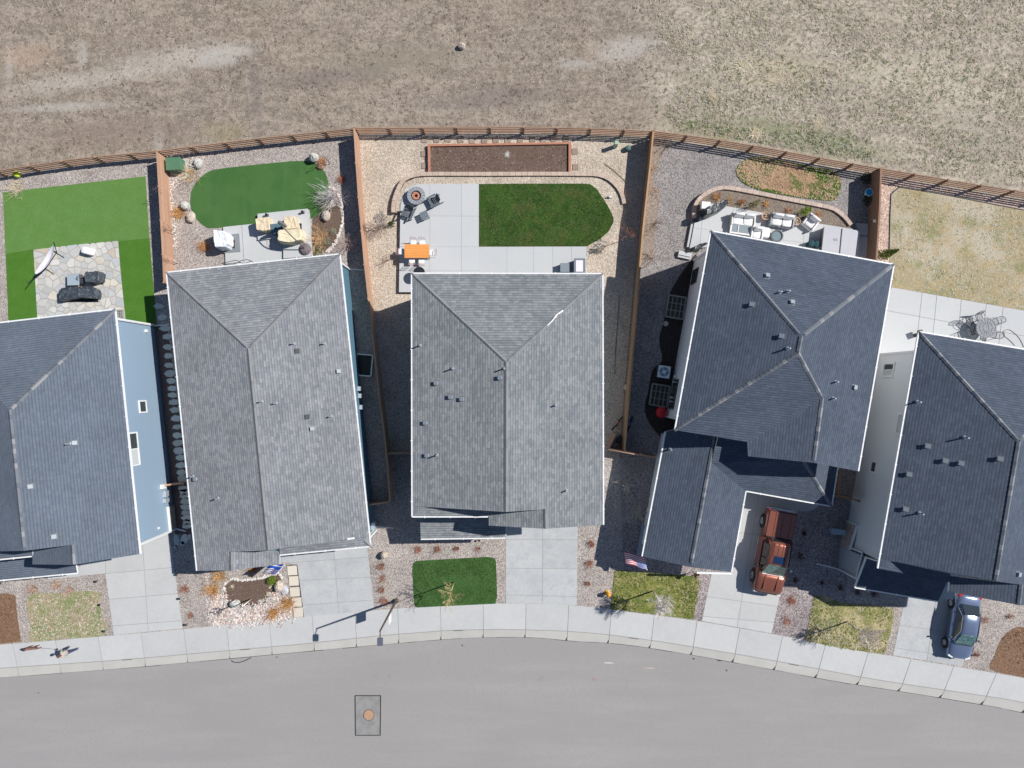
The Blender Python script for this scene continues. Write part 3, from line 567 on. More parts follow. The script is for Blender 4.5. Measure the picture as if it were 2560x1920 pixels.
for ib, (x, y, rx, ry, a) in enumerate([(*q('X',395,1090),8,17,.1),(*q('X',520,1070),9,15,-.3),(*q('X',490,1140),6,6,0),(*q('X',385,1185),5,4,0),(*q('X',600,1030),5,8,0)]):
    o = MB().prism([Vector(((rx*math.cos(t)*random.uniform(.8,1.1))/35, (ry*math.sin(t)*random.uniform(.8,1.1))/35,0)) for t in [k*.785 for k in range(8)]], .01, .06).build("stepping_stone", steps_m); o.location = W(x,y); o.rotation_euler = (0,0,a)
    props(o, ["longest stepping stone at the lane's street end, nearest the blue house","tilted long stepping stone in the middle at the lane's street end","round stepping stone lowest but one at the lane's street end","small stepping stone nearest the street at the lane's end","narrow stepping stone at the lane's street end, nearest the low house"][ib], "stepping stone", "big stepping stones at the lane's mouth")
# ---- lot 2 patio
t = thing("patio", "raised concrete patio slab under the tan furniture", None, W(*q('P',1200,500)), kind="structure")
lo = qs('P',(262,382),(835,322),(840,600),(1250,560),(1250,900),(1000,960),(300,990),(290,700),(262,500))
slabs(t, lo, [], [qs('P',(560,340),(600,980))], 0, .16, conc_clean, 1.2)
slabs(t, qs('P',(834,178),(1640,94),(1658,110),(1700,660),(1706,860),(1250,900),(1250,560),(840,600)), [], [], 0, .34, conc_clean)
st("soil_bed", smoothline(qs('P',(1700,250),(1840,150),(1990,60),(2120,40),(2160,150),(2170,300),(2120,480),(2060,620),(1960,740),(1800,800),(1705,815)),4,True), .02, soil, "planting soil right of the tan furniture patio")
st("soil_bed", smoothline(qs('R',(560,700),(570,620),(640,545),(750,465),(900,462),(1000,482),(1300,445),(1500,395),(1700,335),(1840,330),(1865,420),(1800,560),(1740,740),(1640,880),(1500,980),(1300,1085),(1150,1098),(1000,1075),(760,1060),(640,1000),(570,860)),4,True), .02, soil, "dark bean shaped soil bed in the low house's front yard")
cobs = ragged(qs('R',(110,260),(210,270),(230,560),(560,830),(620,1060),(1000,1130),(1500,1040),(1760,760),(1960,760),(2100,1300),(900,1530),(330,1540),(180,1200),(120,600)),2,3)
st("cobble_bed", cobs, .010, cobble, "mixed pale cobbles around the bean shaped bed")
st("cobble_bed", ragged(qs('B',(100,310),(390,280),(390,340),(300,350),(300,440),(230,500),(160,560),(140,520),(110,420)),2,3), .010, cobble, "pale cobbles round the green utility box")
# ---- lot 3 terrace
zt = .32
t = thing("patio", "pale raised concrete patio behind the middle house", None, W(1060,560), kind="structure")
pt = [q('C',395,1225)]+qs('C',(405,620),(415,570),(440,515),(478,480),(530,464),(958,463),(958,905),(1715,903),(1712,1100),(1712,1225))
MB().prism([W(*p) for p in pt], 0, zt-.012).build("joint_bed", mat("pale_joint", (.4,.41,.41)), t, world=True)
a1 = [q('C',395,1225)]+qs('C',(405,620),(415,570),(440,515),(478,480),(530,464),(958,463),(958,906),(958,1225))
slabs(t, a1, [qs('C',(395,688),(960,690)),qs('C',(395,905.5),(960,906)),qs('C',(395,1075),(960,1075))], [qs('C',(612,460),(612,1225)),qs('C',(834,460),(834,1225))], 0, zt, conc_clean, 1.0)
slabs(t, qs('C',(958,905),(1715,903),(1712,1100),(1712,1225),(958,1225)), [], [qs('C',(1155,900),(1155,1225)),qs('C',(1343,900),(1343,1225)),qs('C',(1478,900),(1478,1225)),qs('C',(1610,900),(1610,1225))], 0, zt, conc_clean, 1.0)
ring_out = qs('C',(372,665),(372,600),(392,530),(436,455),(505,420),(600,410),(1000,408),(1700,408),(1800,413),(1872,445),(1930,505),(1960,565),(1975,640),(1950,760),(1890,870),(1720,990))
st("terrace_gravel", ring_out+qs('C',(1712,1000),(1400,1000),(1000,800),(600,700),(500,640)), zt-.06, tan, "raised tan gravel inside the curved wall")
bpy.data.objects["terrace_gravel"].data.transform(Matrix.Identity(4))
bb = MB(); ro = [W(*p) for p in ring_out]
for a, b0 in zip(ro, ro[1:]): bb.face([(a.x,a.y,zt-.06),(b0.x,b0.y,zt-.06),(b0.x,b0.y,0),(a.x,a.y,0)])
props(bb.build("terrace_edge", block), "low riser of the raised gravel terrace", None, None, "structure")
lawn("lawn", qs('C',(958,463),(1300,460),(1700,460),(1745,466),(1790,500),(1830,560),(1880,640),(1906,700),(1906,735),(1870,800),(1810,850),(1720,900),(958,905)), zt+.005, grass3, "lush green back lawn beside the raised patio", th=.06)
# curved retaining wall, block by block
def wall(name, label, line, w, h, step, m, closed=False):
    pts = resample([W(*p) for p in smoothline(line, 8)], step)
    t = thing(name, label, "retaining wall", tuple(pts[len(pts)//2]))
    for a, b0 in zip(pts, pts[1:]):
        d = (b0-a); L = d.length; d.normalize(); n_ = Vector((-d.y,d.x,0)); g = .008
        p = [a+d*g-n_*w/2, b0-d*g-n_*w/2, b0-d*g+n_*w/2, a+d*g+n_*w/2]
        MB().prism(p, 0, h+random.uniform(-.006,.006)).build("block", m, t, world=True)
    return t
wall("retaining_wall", "curved tan block wall around the lawn and patio", qs('C',(356,665),(358,600),(380,525),(424,440),(500,404),(600,394),(1000,394),(1400,393),(1700,395),(1800,400),(1880,432),(1942,495),(1972,560),(1985,640)), .27, .42, .42, block)
# raised planter
t = thing("raised_planter", "long timber framed planting bed filled with dark soil", "planter", W(*q('C',1100,280)))
pl = qs('C',(597,182),(1608,167),(1606,386),(600,390)); pi_ = qs('C',(614,196),(1590,181),(1590,378),(616,383))
MB().prism([W(*p) for p in pi_], 0, .16).build("soil", soil, t, world=True)
for i in range(4):
    a, b0 = W(*pl[i],0), W(*pl[(i+1)%4],0); c, d = W(*pi_[i]), W(*pi_[(i+1)%4])
    MB().prism([a,b0,d,c], 0, .3).build("timber", woodr, t, world=True)
for ip, (x, y) in enumerate(qs('C',(570,140),(655,138),(737,137),(827,142),(908,146),(997,144),(1076,142),(1160,143),(1250,142),(1337,135),(1414,140),(1485,132),(1572,133),(568,240),(570,325),(1637,224),(1640,335))):
    o = MB().box(0,0,.03,.4,.42,.05).build("paver", paver); o.location = W(x,y,.008); o.rotation_euler = (0,0,random.uniform(-.12,.12))
    props(o, (ordn(ip)+" square paver from the left in the row behind the timber planting bed") if ip < 13 else ["upper paver left of the timber planting bed","lower paver left of the timber planting bed","upper paver right of the timber planting bed","lower paver right of the timber planting bed"][ip-13], "paver", "pavers round the planting bed")
for i, (x, y) in enumerate(qs('J',(1017,448),(1029,528),(1037,612),(1052,692),(1064,768))):
    o = MB().box(0,0,.03,.68,.66,.05).build("paver", mat("cream_paver", (.6,.55,.47), rnd=.06)); o.location = W(x,y,.012); o.rotation_euler = (0,0,.07)
    props(o, ["square cream paver nearest the low house's porch","second cream paver from the low house's porch","middle cream paver beside the low house's driveway","fourth cream paver from the porch, beside rusty grass","cream paver nearest the sidewalk, beside the low house's driveway"][i], "paver", "cream pavers beside the low house's driveway")
b = MB(); 
for ln in (qs('J',(978,412),(1052,405),(1105,806)), qs('J',(985,490),(1060,486)), qs('J',(1000,572),(1068,568)), qs('J',(1015,652),(1082,648)), qs('J',(1035,733),(1092,728))): b.path([W(*p,.03) for p in ln], .03, 4)
props(b.build("paver_edging", dkgrey), "dark edging strips between the cream pavers", "edging")
# ---- lot 4 patio, bed and wall
t = thing("patio", "raised concrete patio with outdoor sofas behind the dark roofed house", None, W(1900,620), kind="structure")
pq = qs('D',(508,1025),(530,920),(548,815),(578,815),(600,760),(615,662),(680,668),(800,690),(1140,752),(1500,822),(1850,880),(1830,1160),(1400,1080),(690,960),(640,1010))
MB().prism([W(*p) for p in pq], 0, zt-.012).build("joint_bed", mat("pale_joint", (.4,.41,.41)), t, world=True)
slabs(t, pq, [qs('D',(540,860),(1850,1040))], [qs('D',(580,1100),(620,640)),qs('D',(830,1100),(860,640)),qs('D',(1090,1100),(1130,640)),qs('D',(1390,1200),(1420,640))], 0, zt, conc_clean, 1.1)
st("planting_bed", qs('D',(575,800),(560,720),(600,640),(680,575),(800,556),(1000,590),(1300,650),(1600,712),(1700,770),(1780,860),(1850,885),(1500,825),(1140,755),(810,700),(740,690)), zt-.05, mat("bed_gravel", (.2,.16,.13), [(5,.4,.65,(.32,.27,.22),.7),(14,.45,.62,(.08,.06,.05),.8),(25,.55,.7,(.5,.44,.38),.6)], bump=.05, bscale=14), "dark planting bed inside the curved wall, planted with rusty shrubs")
wall("retaining_wall", "curved pink tan block wall behind the sofas", qs('D',(546,780),(545,710),(578,640),(640,590),(720,556),(800,546),(1000,580),(1300,640),(1600,700),(1680,738),(1745,800),(1795,872)), .27, .42, .42, mat("pink_wall_block", (.5,.4,.34), [(6,.4,.7,(.4,.31,.27),.6)], rnd=.08))
t = thing("stepping_pad", "grey concrete pads between hot tub and brown fence", None, W(2150,600), kind="structure")
MB().prism([W(*p) for p in qs('D',(1832,815),(1930,825),(1921,918),(1838,908))], 0, .1).build("slab", concrete, t, world=True)
MB().prism([W(*p) for p in qs('D',(1842,920),(1921,926),(1908,1110),(1815,1090))], 0, .14).build("slab", concrete, t, world=True)
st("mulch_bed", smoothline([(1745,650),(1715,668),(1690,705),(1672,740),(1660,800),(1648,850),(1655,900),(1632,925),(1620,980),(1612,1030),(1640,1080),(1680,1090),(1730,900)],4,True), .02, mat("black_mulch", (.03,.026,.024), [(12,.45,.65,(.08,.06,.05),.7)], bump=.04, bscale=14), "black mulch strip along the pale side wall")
st("mulch_bed", smoothline([(1632,345),(1680,352),(1650,400),(1636,450),(1648,500),(1640,560),(1632,640),(1612,655),(1612,500)],4,True), .02, mat("brown_bed", (.26,.21,.18), [(6,.42,.62,(.38,.33,.28),.8),(15,.45,.62,(.12,.1,.085),.7)], bump=.04, bscale=14), "brown twiggy bed inside the fence corner")
# ---- lot 5 patio
t = thing("patio", "pale jointed concrete patio behind the rightmost house", None, W(2400,780), kind="structure")
p5 = qs('N',(500,884),(1000,972),(1481,1057))+[(2900,850),(2900,990)]+qs('N',(1481,1450),(760,1420),(395,1420),(425,1100))
MB().prism([W(*p) for p in p5], 0, .0175).build("joint_bed", joint, t, world=True)
slabs(t, p5, [qs('N',(470,1058),(1481,1245))], [qs('N',(725,920),(680,1320)),qs('N',(835,930),(795,1320)),qs('N',(1015,960),(985,1320)),qs('N',(1200,1000),(1170,1320)),qs('N',(1325,1030),(1290,1320)),((2580,800),(2572,1000))], 0, .03, conc_clean, 1.3)
st("mulch_bed", smoothline(qs('M',(1716,935),(1640,945),(1570,1000),(1535,1060),(1500,1150),(1480,1240),(1716,1298),(2100,1380),(2200,1100),(1950,960)),4,True), .03, mulch, "brown mulched bed at the far right by the sidewalk")
# yard tufts and pebbles
def wp(*pp): return [W(*p) for p in pp]
# ================================================================ FENCES
def privacy(label, pts, h=1.5, m=wood, side=1, post=True, bay=2.35, cat="fence", n=6, name="board_fence"):
    """pts: pixel points of the fence top edge; boards horizontal, posts on the lit side"""
    line = resample([W(x,y,h) for x,y in pts], bay); e = W(*pts[-1],h)
    if (line[-1]-e).length > .4: line.append(e)
    mid = line[len(line)//2]; t = thing(name, label, cat, (mid.x,mid.y,0))
    for i, (a, b) in enumerate(zip(line, line[1:])):
        a2 = Vector((a.x,a.y,0)); b2 = Vector((b.x,b.y,0)); bh = h/n
        for k in range(n):
            z = bh*(k+.5); beam("board", m, t, a2+Vector((0,0,z)), b2+Vector((0,0,z)), .028, bh-.012)
        beam("cap_rail", m, t, a2+Vector((0,0,h+.018)), b2+Vector((0,0,h+.018)), .12, .035)
    for i, a in enumerate(line):
        j = min(i+1,len(line)-1); d = (line[j]-line[max(j-1,0)]); d.z = 0; d.normalize(); n_ = Vector((d.y,-d.x,0))*side
        ubox("post", m, t, Vector((a.x,a.y,(h+.03)/2))+n_*.06, (.09,.09,h+.03), Matrix.Rotation(math.atan2(d.y,d.x),4,'Z'))
    return t
railw = mat("weathered_rail", (.36,.225,.155), [(4,.4,.7,(.28,.165,.11),.6)], rnd=.12)
def railfence(label, pts, h=1.2, m=railw, bay=2.35):
    line = resample([W(x,y,h) for x,y in pts], bay); e = W(*pts[-1],h)
    if (line[-1]-e).length > .5: line.append(e)
    mid = line[len(line)//2]; t = thing("rail_fence", label, "fence", (mid.x,mid.y,0))
    for a, b in zip(line, line[1:]):
        for z in (.22,.54,.86,1.16):
            beam("rail", m, t, (a.x,a.y,z), (b.x,b.y,z), .05, .12)
    for a, b in zip(line, line[1:]+[line[-1]+(line[-1]-line[-2])]):
        d = b-a; ubox("post", m, t, (a.x,a.y,.63), (.13,.13,1.26), Matrix.Rotation(math.atan2(d.y,d.x),4,'Z'))
    return t
railfence("open rail fence behind the artificial lawn", [(-430,492),(-200,455),(0,426),(120,407),(240,392),(390,378)])
railfence("open rail fence behind the putting turf", [(393,378),(500,364),(640,347),(760,334),(884,321)])
railfence("open rail fence behind the timber planting bed", [(887,320.5),(1100,319),(1300,318),(1500,322),(1631,328)])
railfence("open rail fence behind the half dead oval lawn", [(1634,328),(1760,344),(1876,363),(2040,393),(2201,422)], m=woodd)
railfence("open rail fence behind the dormant lawn", [(2204,422),(2400,455),(2560,481),(2800,522),(3000,556)], m=woodd)
privacy("tall board fence between the two artificial lawns", [(393,381),(400,500),(406,600),(411,706)])
privacy("board fence between the low house and the tan gravel yard", [(886,323),(894,457),(903,560),(913,670),(924,765),(944,960),(967,1133),(975,1254)])
privacy("orange brown board fence between tan and grey gravel yards", [(1633,331),(1624,430),(1614,515),(1605,600),(1588,820),(1575,960),(1561,1126)], m=mat("ochre_fence", (.44,.27,.15), [(4,.4,.7,(.36,.2,.11),.6)], rnd=.12), side=-1)
privacy("dark brown board fence beside the hot tub", [(2202,424),(2199,520),(2191,650)], m=woodd, side=-1)
privacy("short fence closing the lane left of the middle house", [(968,1134),(1003,1133),(1026,1132)], h=1.35)
privacy("short fence return at the low house's front corner", [(974,1255),(950,1259),(924,1262)], h=1.35)
privacy("front fence return between the middle house and the pale side wall", [(1521,1122),(1565,1131),(1640,1144)], h=1.35, side=-1)
privacy("open wooden gate swung back by the middle house", [(1521,1122),(1529,1104),(1538,1086)], h=1.35, n=6, cat="gate", name="wooden_gate")
privacy("short wooden fence in the lane beside the blue wall", [(403,1214),(432,1211),(458,1208)], h=1.3)
privacy("short fence across the lane at the grey wall", [(2094,1240),(2118,1243),(2150,1252)], h=1.7, m=woodd)
privacy("dark wooden fence panel in the lane under the roof corner", [(2101,1178),(2098,1205),(2094,1238)], h=1.5, m=woodd)
# ================================================================ HOUSES
def inset(poly, d):
    """inset a world-XY polygon by d metres"""
    P = [Vector((p.x,p.y)) for p in poly]; n = len(P)
    s = sum(P[i].x*P[(i+1)%n].y-P[(i+1)%n].x*P[i].y for i in range(n)); sg = 1 if s > 0 else -1; out = []
    for i in range(n):
        a, b, c = P[i-1], P[i], P[(i+1)%n]; u = (b-a).normalized(); v = (c-b).normalized()
        n1 = Vector((-u.y,u.x))*sg; n2 = Vector((-v.y,v.x))*sg; k = n1+n2; den = 1+n1.dot(n2); out.append(b+k*(d/max(den,.3)))
    return out
vmetal = mat("dull_vent_metal", (.30,.34,.38), rough=.5, metal=.2)
class House:
    def __init__(s, label, base, wallm, shm, capms, he=5.6):
        s.t = thing("house", label, "house", base); s.wallm, s.shm, s.capms, s.he = wallm, shm, capms, he; s.faces = []
    def roof(s, faces, name="roof", th=.14):
        v, f, mi, uv = [], [], [], []
        me = bpy.data.meshes.new(name)
        for pts in faces:
            w = [W(*p) for p in pts]; n = Vector((0,0,0))
            for i in range(len(w)): a, b = w[i], w[(i+1)%len(w)]; n += Vector(((a.y-b.y)*(a.z+b.z),(a.z-b.z)*(a.x+b.x),(a.x-b.x)*(a.y+b.y)))
            if n.z < 0: w.reverse(); n = -n
            n.normalize(); h = Vector((0,0,1)).cross(n); h = h.normalized() if h.length > 1e-4 else Vector((1,0,0)); up = n.cross(h)
            k = len(v); m = len(w); v += w; v += [p-Vector((0,0,th)) for p in w]
            tri = geometry.tessellate_polygon([w])
            for t3 in tri:
                a, b, c = [w[i] for i in t3]
                if (b-a).cross(c-a).z < 0: t3 = t3[::-1]
                f.append([k+i for i in t3]); mi.append(0); f.append([k+m+i for i in reversed(t3)]); mi.append(1)
            for i in range(m): j = (i+1)%m; f.append([k+i,k+m+i,k+m+j,k+j]); mi.append(1)
            uv += [(p.dot(h), p.dot(up)) for p in w]*2
            s.faces.append(w)
        Mi = PM[s.t.name].inverted()
        me.from_pydata([tuple(Mi @ p) for p in v], [], f); me.materials.append(s.shm); me.materials.append(white)
        me.polygons.foreach_set("material_index", mi); ul = me.uv_layers.new(name="UVMap")
        for l in me.loops: ul.data[l.index].uv = uv[l.vertex_index]
        me.update(); o = bpy.data.objects.new(name, me); COL.objects.link(o); o.parent = s.t
        return o
    def caps(s, roof, lines, w=.12, step=.29, rnd=False):
        for line in lines:
            a, b = W(*line[0]), W(*line[1]); d = b-a; L = d.length; d.normalize(); side = d.cross(Vector((0,0,1))).normalized(); up = side.cross(d)
            n = int(L/step)
            key = ("cap", round(s.he), s.shm.name)
            for k in range(n):
                c = a+d*(step*(k+.5)); mt = random.choices(s.capms, (4,1.6,2)[:len(s.capms)])[0]; kk = (mt.name, "cap")
                if kk not in _unit:
                    m = MB(); l = step*.56; q0 = [(-l,-w,-.03),(-l,0,.045),(-l,w,-.03),(l,-w,-.045),(l,0,.03),(l,w,-.045)]
                    m.v = q0; m.f = [(0,3,4,1),(1,4,5,2),(0,1,2),(3,5,4)]; m.mi = [0]*4
                    me = bpy.data.meshes.new("ridge_cap"); me.from_pydata(m.v, [], m.f); me.materials.append(mt); _unit[kk] = me
                o = bpy.data.objects.new("ridge_cap", _unit[kk]); COL.objects.link(o); o.parent = roof
                Rm = Matrix((d, -side, up)).transposed().to_4x4()
                o.matrix_local = PM[s.t.name].inverted() @ Matrix.Translation(c+up*.01) @ Rm
    def gutters(s, lines, w=.085):
        for a, b in lines:
            A, B = W(*a), W(*b); L = (B-A).length; n = max(1, round(L/1.9)); d = (B-A)/n
            for i in range(n):
                beam("gutter", white, s.t, A+d*i+d*.004-Vector((0,0,.03)), A+d*(i+1)-d*.004-Vector((0,0,.03)), w, .11)
                c = A+d*(i+.5); ubox("gutter_strap", white, s.t, c+Vector((0,0,.02)), (.05,.15,.04), Matrix.Rotation(math.atan2(d.y,d.x),4,'Z'))
    def walls(s, eaves, z1=None, d=.45, name="wall", m=None, z0=0):
        P = inset([W(*p) for p in eaves], d); MB().prism([Vector((p.x,p.y,0)) for p in P], z0, (z1 or s.he-.12)).build(name, m or s.wallm, s.t, world=True); return P
    def corner(s, p, z1, z0=0, r=.07):
        ubox("corner_trim", white, s.t, Vector((p.x,p.y,(z0+z1)/2)), (r*2,r*2,z1-z0))
    def gable(s, pts, shift):
        w = [W(*p)+Vector((*shift,-.13)) for p in pts]; b = MB().face(w); b.face([p-Vector((0,-.08,0)) for p in reversed(w)]); b.build("gable_wall", s.wallm, s.t, world=True)
    def rz(s, px, py):
        o = Vector((0,0,H)); d = (W(px,py,0)-o).normalized(); best = None
        for w in s.faces:
            for t3 in geometry.tessellate_polygon([w]):
                h = geometry.intersect_ray_tri(w[t3[0]],w[t3[1]],w[t3[2]],d,o,True)
                if h and (best is None or h.z > best[0].z):
                    n = (w[t3[1]]-w[t3[0]]).cross(w[t3[2]]-w[t3[0]]).normalized(); best = (h, n if n.z > 0 else -n)
        return best
    def vent(s, roof, px, py, kind):
        h = s.rz(px, py)
        if not h: return
        c, n = h; down = Vector((n.x,n.y,0)); ang = math.atan2(down.y, down.x) if down.length > .01 else 0
        if kind == 'b':
            o = MB().box(0,0,.08,.22,.2,.14).box(0,0,.155,.27,.25,.03).box(-.0,0,.005,.4,.36,.012,mi=1).build("roof_vent", [vmetal, s.capms[0]], roof, bevel=.01)
        elif kind == 'd':
            o = MB().box(0,0,.05,.3,.3,.08).build("roof_vent", dkgrey, roof, bevel=.01)
        else:
            o = MB().tube((0,0,0),(0,0,.42),.05,.05,8).lathe([(.13,0),(.06,.08)],n=10).build("vent_pipe", [vmetal], roof)
        tilt = n.to_track_quat('Z','X').to_matrix().to_4x4() if kind != 'p' else Matrix.Identity(4)
        Rz = Matrix.Rotation(ang,4,'Z')
        if kind != 'p':
            xd = (down-n*down.dot(n)).normalized() if down.length > .01 else Vector((1,0,0)); yd = n.cross(xd); Rz = Matrix((xd,yd,n)).transposed().to_4x4()
        else: Rz = Matrix.Identity(4)
        o.matrix_local = PM[s.t.name].inverted() @ Matrix.Translation(c) @ Rz
    def onwall(s, px, py, A, B):
        """3D point of the wall plane through A,B seen at this pixel"""
        u, v = (px-1280)/F, (960-py)/F; d = B-A
        # (u*t - A.x)*d.y - (v*t - A.y)*d.x = 0
        t = (A.x*d.y-A.y*d.x)/(u*d.y-v*d.x); return Vector((u*t, v*t, H-t))
    def window(s, pa, pb, A, B, out, pane=glass, mull=1, frame=.09, trimm=None):
        """pa = image pixel of the top one end, pb = bottom other end"""
        p, r = s.onwall(*pa, A, B), s.onwall(*pb, A, B); d = (B-A); d.z = 0; d.normalize(); L = abs((r-p).dot(d)); z0, z1 = min(p.z,r.z), max(p.z,r.z)
        c = (p+r)/2; n = Vector((-d.y,d.x,0)); n = n if n.dot(out) > 0 else -n; Rm = Matrix((d, n, Vector((0,0,1)))).transposed().to_4x4()
        o = bpy.data.objects.new("window", None)
        b = MB(); f = frame; tm = trimm or white
        b.box(0,.03,(z1-z0)/2-f/2,L,.07,f).box(0,.03,-(z1-z0)/2+f/2,L,.07,f).box(-L/2+f/2,.03,0,f,.068,z1-z0-2*f).box(L/2-f/2,.03,0,f,.068,z1-z0-2*f)
        for k in range(mull): b.box(-L/2+L*(k+1)/(mull+1),.025,0,.06,.055,z1-z0-2*f)
        w = b.build("window", tm, s.t); w.matrix_local = PM[s.t.name].inverted() @ Matrix.Translation((c.x,c.y,(z0+z1)/2)) @ Rm
        k = mull+1; pw = (L-2*f)/k
        for i in range(k):
            g = MB().box(-L/2+f+pw*(i+.5),.012,0,pw-.03,.02,z1-z0-2*f).build("pane", pane if (i or not mull) else glass, w)
def spout(h, top, wallp, base_px, ext_px, he):
    """downspout: diagonal from the gutter, down the wall corner, extension on the ground"""
    a = W(*top); b = MB(); w = Vector((wallp.x,wallp.y,he-.5)); b.path([a-Vector((0,0,.1)), w, Vector((wallp.x,wallp.y,.15))], .045, 5)
    b.path([Vector((wallp.x,wallp.y,.15)), W(*ext_px,.08)], .05, 5); b.build("downspout", white, h.t, world=True)
blue = siding("blue_siding", (.27,.37,.48)); pale = siding("pale_siding", (.86,.88,.90)); gry = siding("grey_siding", (.66,.70,.72)); dblue = siding("dark_blue_siding", (.10,.21,.30)); slate = siding("slate_siding", (.30,.36,.42))
sh1 = shingles("blue_grey_shingles", (0.1064, 0.1302, 0.1692), (0.1235, 0.1488, 0.188), (0.0902, 0.107, 0.1363), .14)
sh2 = shingles("weathered_shingles", (0.1849, 0.1969, 0.22), (0.2666, 0.2756, 0.2948), (0.1376, 0.1488, 0.1716), .16)
sh3 = shingles("grey_shingles", (0.162, 0.18, 0.198), (0.243, 0.2565, 0.27), (0.108, 0.126, 0.144), .16)
sh4 = shingles("slate_shingles", (.062,.08,.112), (.082,.103,.142), (.044,.057,.08), .1)
sh5 = shingles("dark_slate_shingles", (.062,.08,.112), (.082,.103,.142), (.044,.057,.08), .1)
c_pale = mat("pale_cap", (.24,.245,.26)); c_mid = mat("mid_cap", (.15,.165,.19)); c_dk = mat("dark_cap", (.115,.13,.155)); c_w1 = mat("grey_cap_a", (.2,.205,.22)); c_w2 = mat("grey_cap_b", (.17,.175,.19))
stone = mat("ledge_stone", (.42,.35,.29), [(4,.4,.6,(.55,.46,.38),.7),(9,.45,.6,(.25,.2,.17),.7)], bump=.03, bscale=8)
# ---- house 1 (blue)
h = House("two storey blue house with blue grey roof at the left edge", W(60,1080), blue, sh1, [c_mid, c_pale, c_dk])
NE,NW,SE = (288,773,5.6),(-169,826,5.6),(351,1385,5.6); r1,r2 = (24,1025,8.5),(60,1377,8.5); gr,gp,gl,glb = (181,1362,7.3),(184,1412,7.3),(81,1411,5.6),(81,1378,5.6)
rf = h.roof([[NW,NE,r1],[r1,NE,SE,gp,gr,r2],[NW,r1,r2,(-105,1380,5.6)],[gr,gp,gl,glb],[(-100,1409,5.6),(81,1391,5.6),(81,1372,5.84),(-85,1390,5.84)]])
h.caps(rf, [(NE,r1),(r1,r2),(gr,gp)])
pr = h.roof([[(-100,1461,2.8),(193,1433,2.8),(182,1372,3.5),(-100,1400,3.5)]], "porch_roof")
h.gutters([(NW,NE),(NE,SE),((-100,1461,2.8),(193,1433,2.8)),((-100,1409,5.6),(79,1391,5.6))])
P = h.walls([NW,NE,SE,gp[:2]+(5.6,),gl,(81,1393,5.6),(-100,1409,5.6)], d=.48)
h.gable([r2,(181,1362,7.3),(181,1362,5.5),(-80,1385,5.5)], (0,.3)); h.gable([gp,SE,(184,1412,5.5),gl], (0,.3))
A, B = Vector((P[1].x,P[1].y,0)), Vector((P[2].x,P[2].y,0))
h.corner(A,5.4); h.corner(B,5.4)
h.window(q('E',795,556), q('E',846,626), A, B, Vector((1,0,0)), mull=0); h.window(q('E',736,742), q('E',806,926), A, B, Vector((1,0,0)), blind, 1)
for z0, y0, y1, dx in ((.0,1287,1335,0),):
    a, b0 = B+(A-B).normalized()*.02, B+(A-B).normalized()*1.75; n_ = Vector((.05,0,0))
    beam("stone_veneer", stone, h.t, a+n_+Vector((0,0,.42)), b0+n_+Vector((0,0,.42)), .1, .84); beam("veneer_cap", white, h.t, a+n_*1.2+Vector((0,0,.88)), b0+n_*1.2+Vector((0,0,.88)), .17, .06)
for k, (y, hh, m, w) in enumerate(((2.25,1.1,galv,.28),(2.7,1.0,galv,.42),(3.25,1.3,white,.3))):
    c = B+(A-B).normalized()*y; ubox("meter_box", m, h.t, Vector((c.x+.12,c.y,hh)), (.2,w,.5))
spout(h, SE, B+Vector((.09,.05,0)), None, (464,1328), 5.6); spout(h, NE, A+Vector((.09,-.05,0)), None, (424,811), 5.6)
ubox("wall_light", white, h.t, h.onwall(*q('E',838,155),A,B)+Vector((.06,0,0)), (.12,.2,.22)); ubox("wall_vent", white, h.t, h.onwall(*q('E',911,1290),A,B)+Vector((.05,0,0)), (.08,.14,.14))
for x, y, k in ((186.6,1107,'b'),(175,1109,'p'),(76,1216,'b'),(135,1341,'b')): h.vent(rf, x, y, k)
st("entry_walk", [(120,1422),(199,1412),(201,1441),(120,1448)], .02, concrete, "entry walk under the blue house's porch")
# ---- house 2 (low, weathered)
h = House("low single storey house with weathered grey brown roof", W(670,1050), dblue, sh2, [c_w1, c_w2, mat("mid_weathered_cap", (.215,.215,.225))], 3.6)
NW,NE,SE,SW = (416,681,3.6),(850,635,3.6),(927,1366,3.6),(492,1427,3.6); r1,r2 = (621,872,5.6),(671,1376,5.6); gr,gp,gl,glb = (578,1380,4.6),(578,1426,4.6),(699,1411,3.6),(699,1378,3.6); E1 = (924,1341,3.6); S1 = (905,1346,3.85)
rf = h.roof([[NW,NE,r1],[r1,NE,E1,r2],[NW,r1,r2,gr,gp,SW],[gr,gp,gl,glb],[SE,(699,1388,3.6),(699,1370,3.85),S1],[SE,S1,E1]])
h.caps(rf, [(NW,r1),(NE,r1),(r1,r2),(SE,S1),(gr,gp)])
h.gutters([(NW,NE),(NE,SE),(SE,(699,1388,3.6)),(NW,SW)])
P = h.walls([NW,NE,SE,(699,1388,3.6),(699,1411,3.6),SW], d=.34)
h.gable([r2,(905,1346,3.7),(578,1383,3.5),(578,1380,4.6)], (0,.3)); h.gable([gp,gl,SW], (0,.3))
for i in (1,2): h.corner(P[i], 3.4)
spout(h, NE, P[1]+Vector((.1,-.05)), None, q('B',1688,1195), 3.6); spout(h, SE, P[2]+Vector((.1,.3)), None, q('F',1430,1327), 3.6)
A, B = P[1], P[2]
for k, y in enumerate((8.6,9.1,9.9)):
    c = A+(B-A).normalized()*y*1.0; ubox("meter_box", galv, h.t, Vector((c.x+.14,c.y,1.1)), (.22,.3,.45))
c = A+(B-A).normalized()*18.2; ubox("meter_box", galv, h.t, Vector((c.x+.14,c.y,1.2)), (.24,.5,.6))
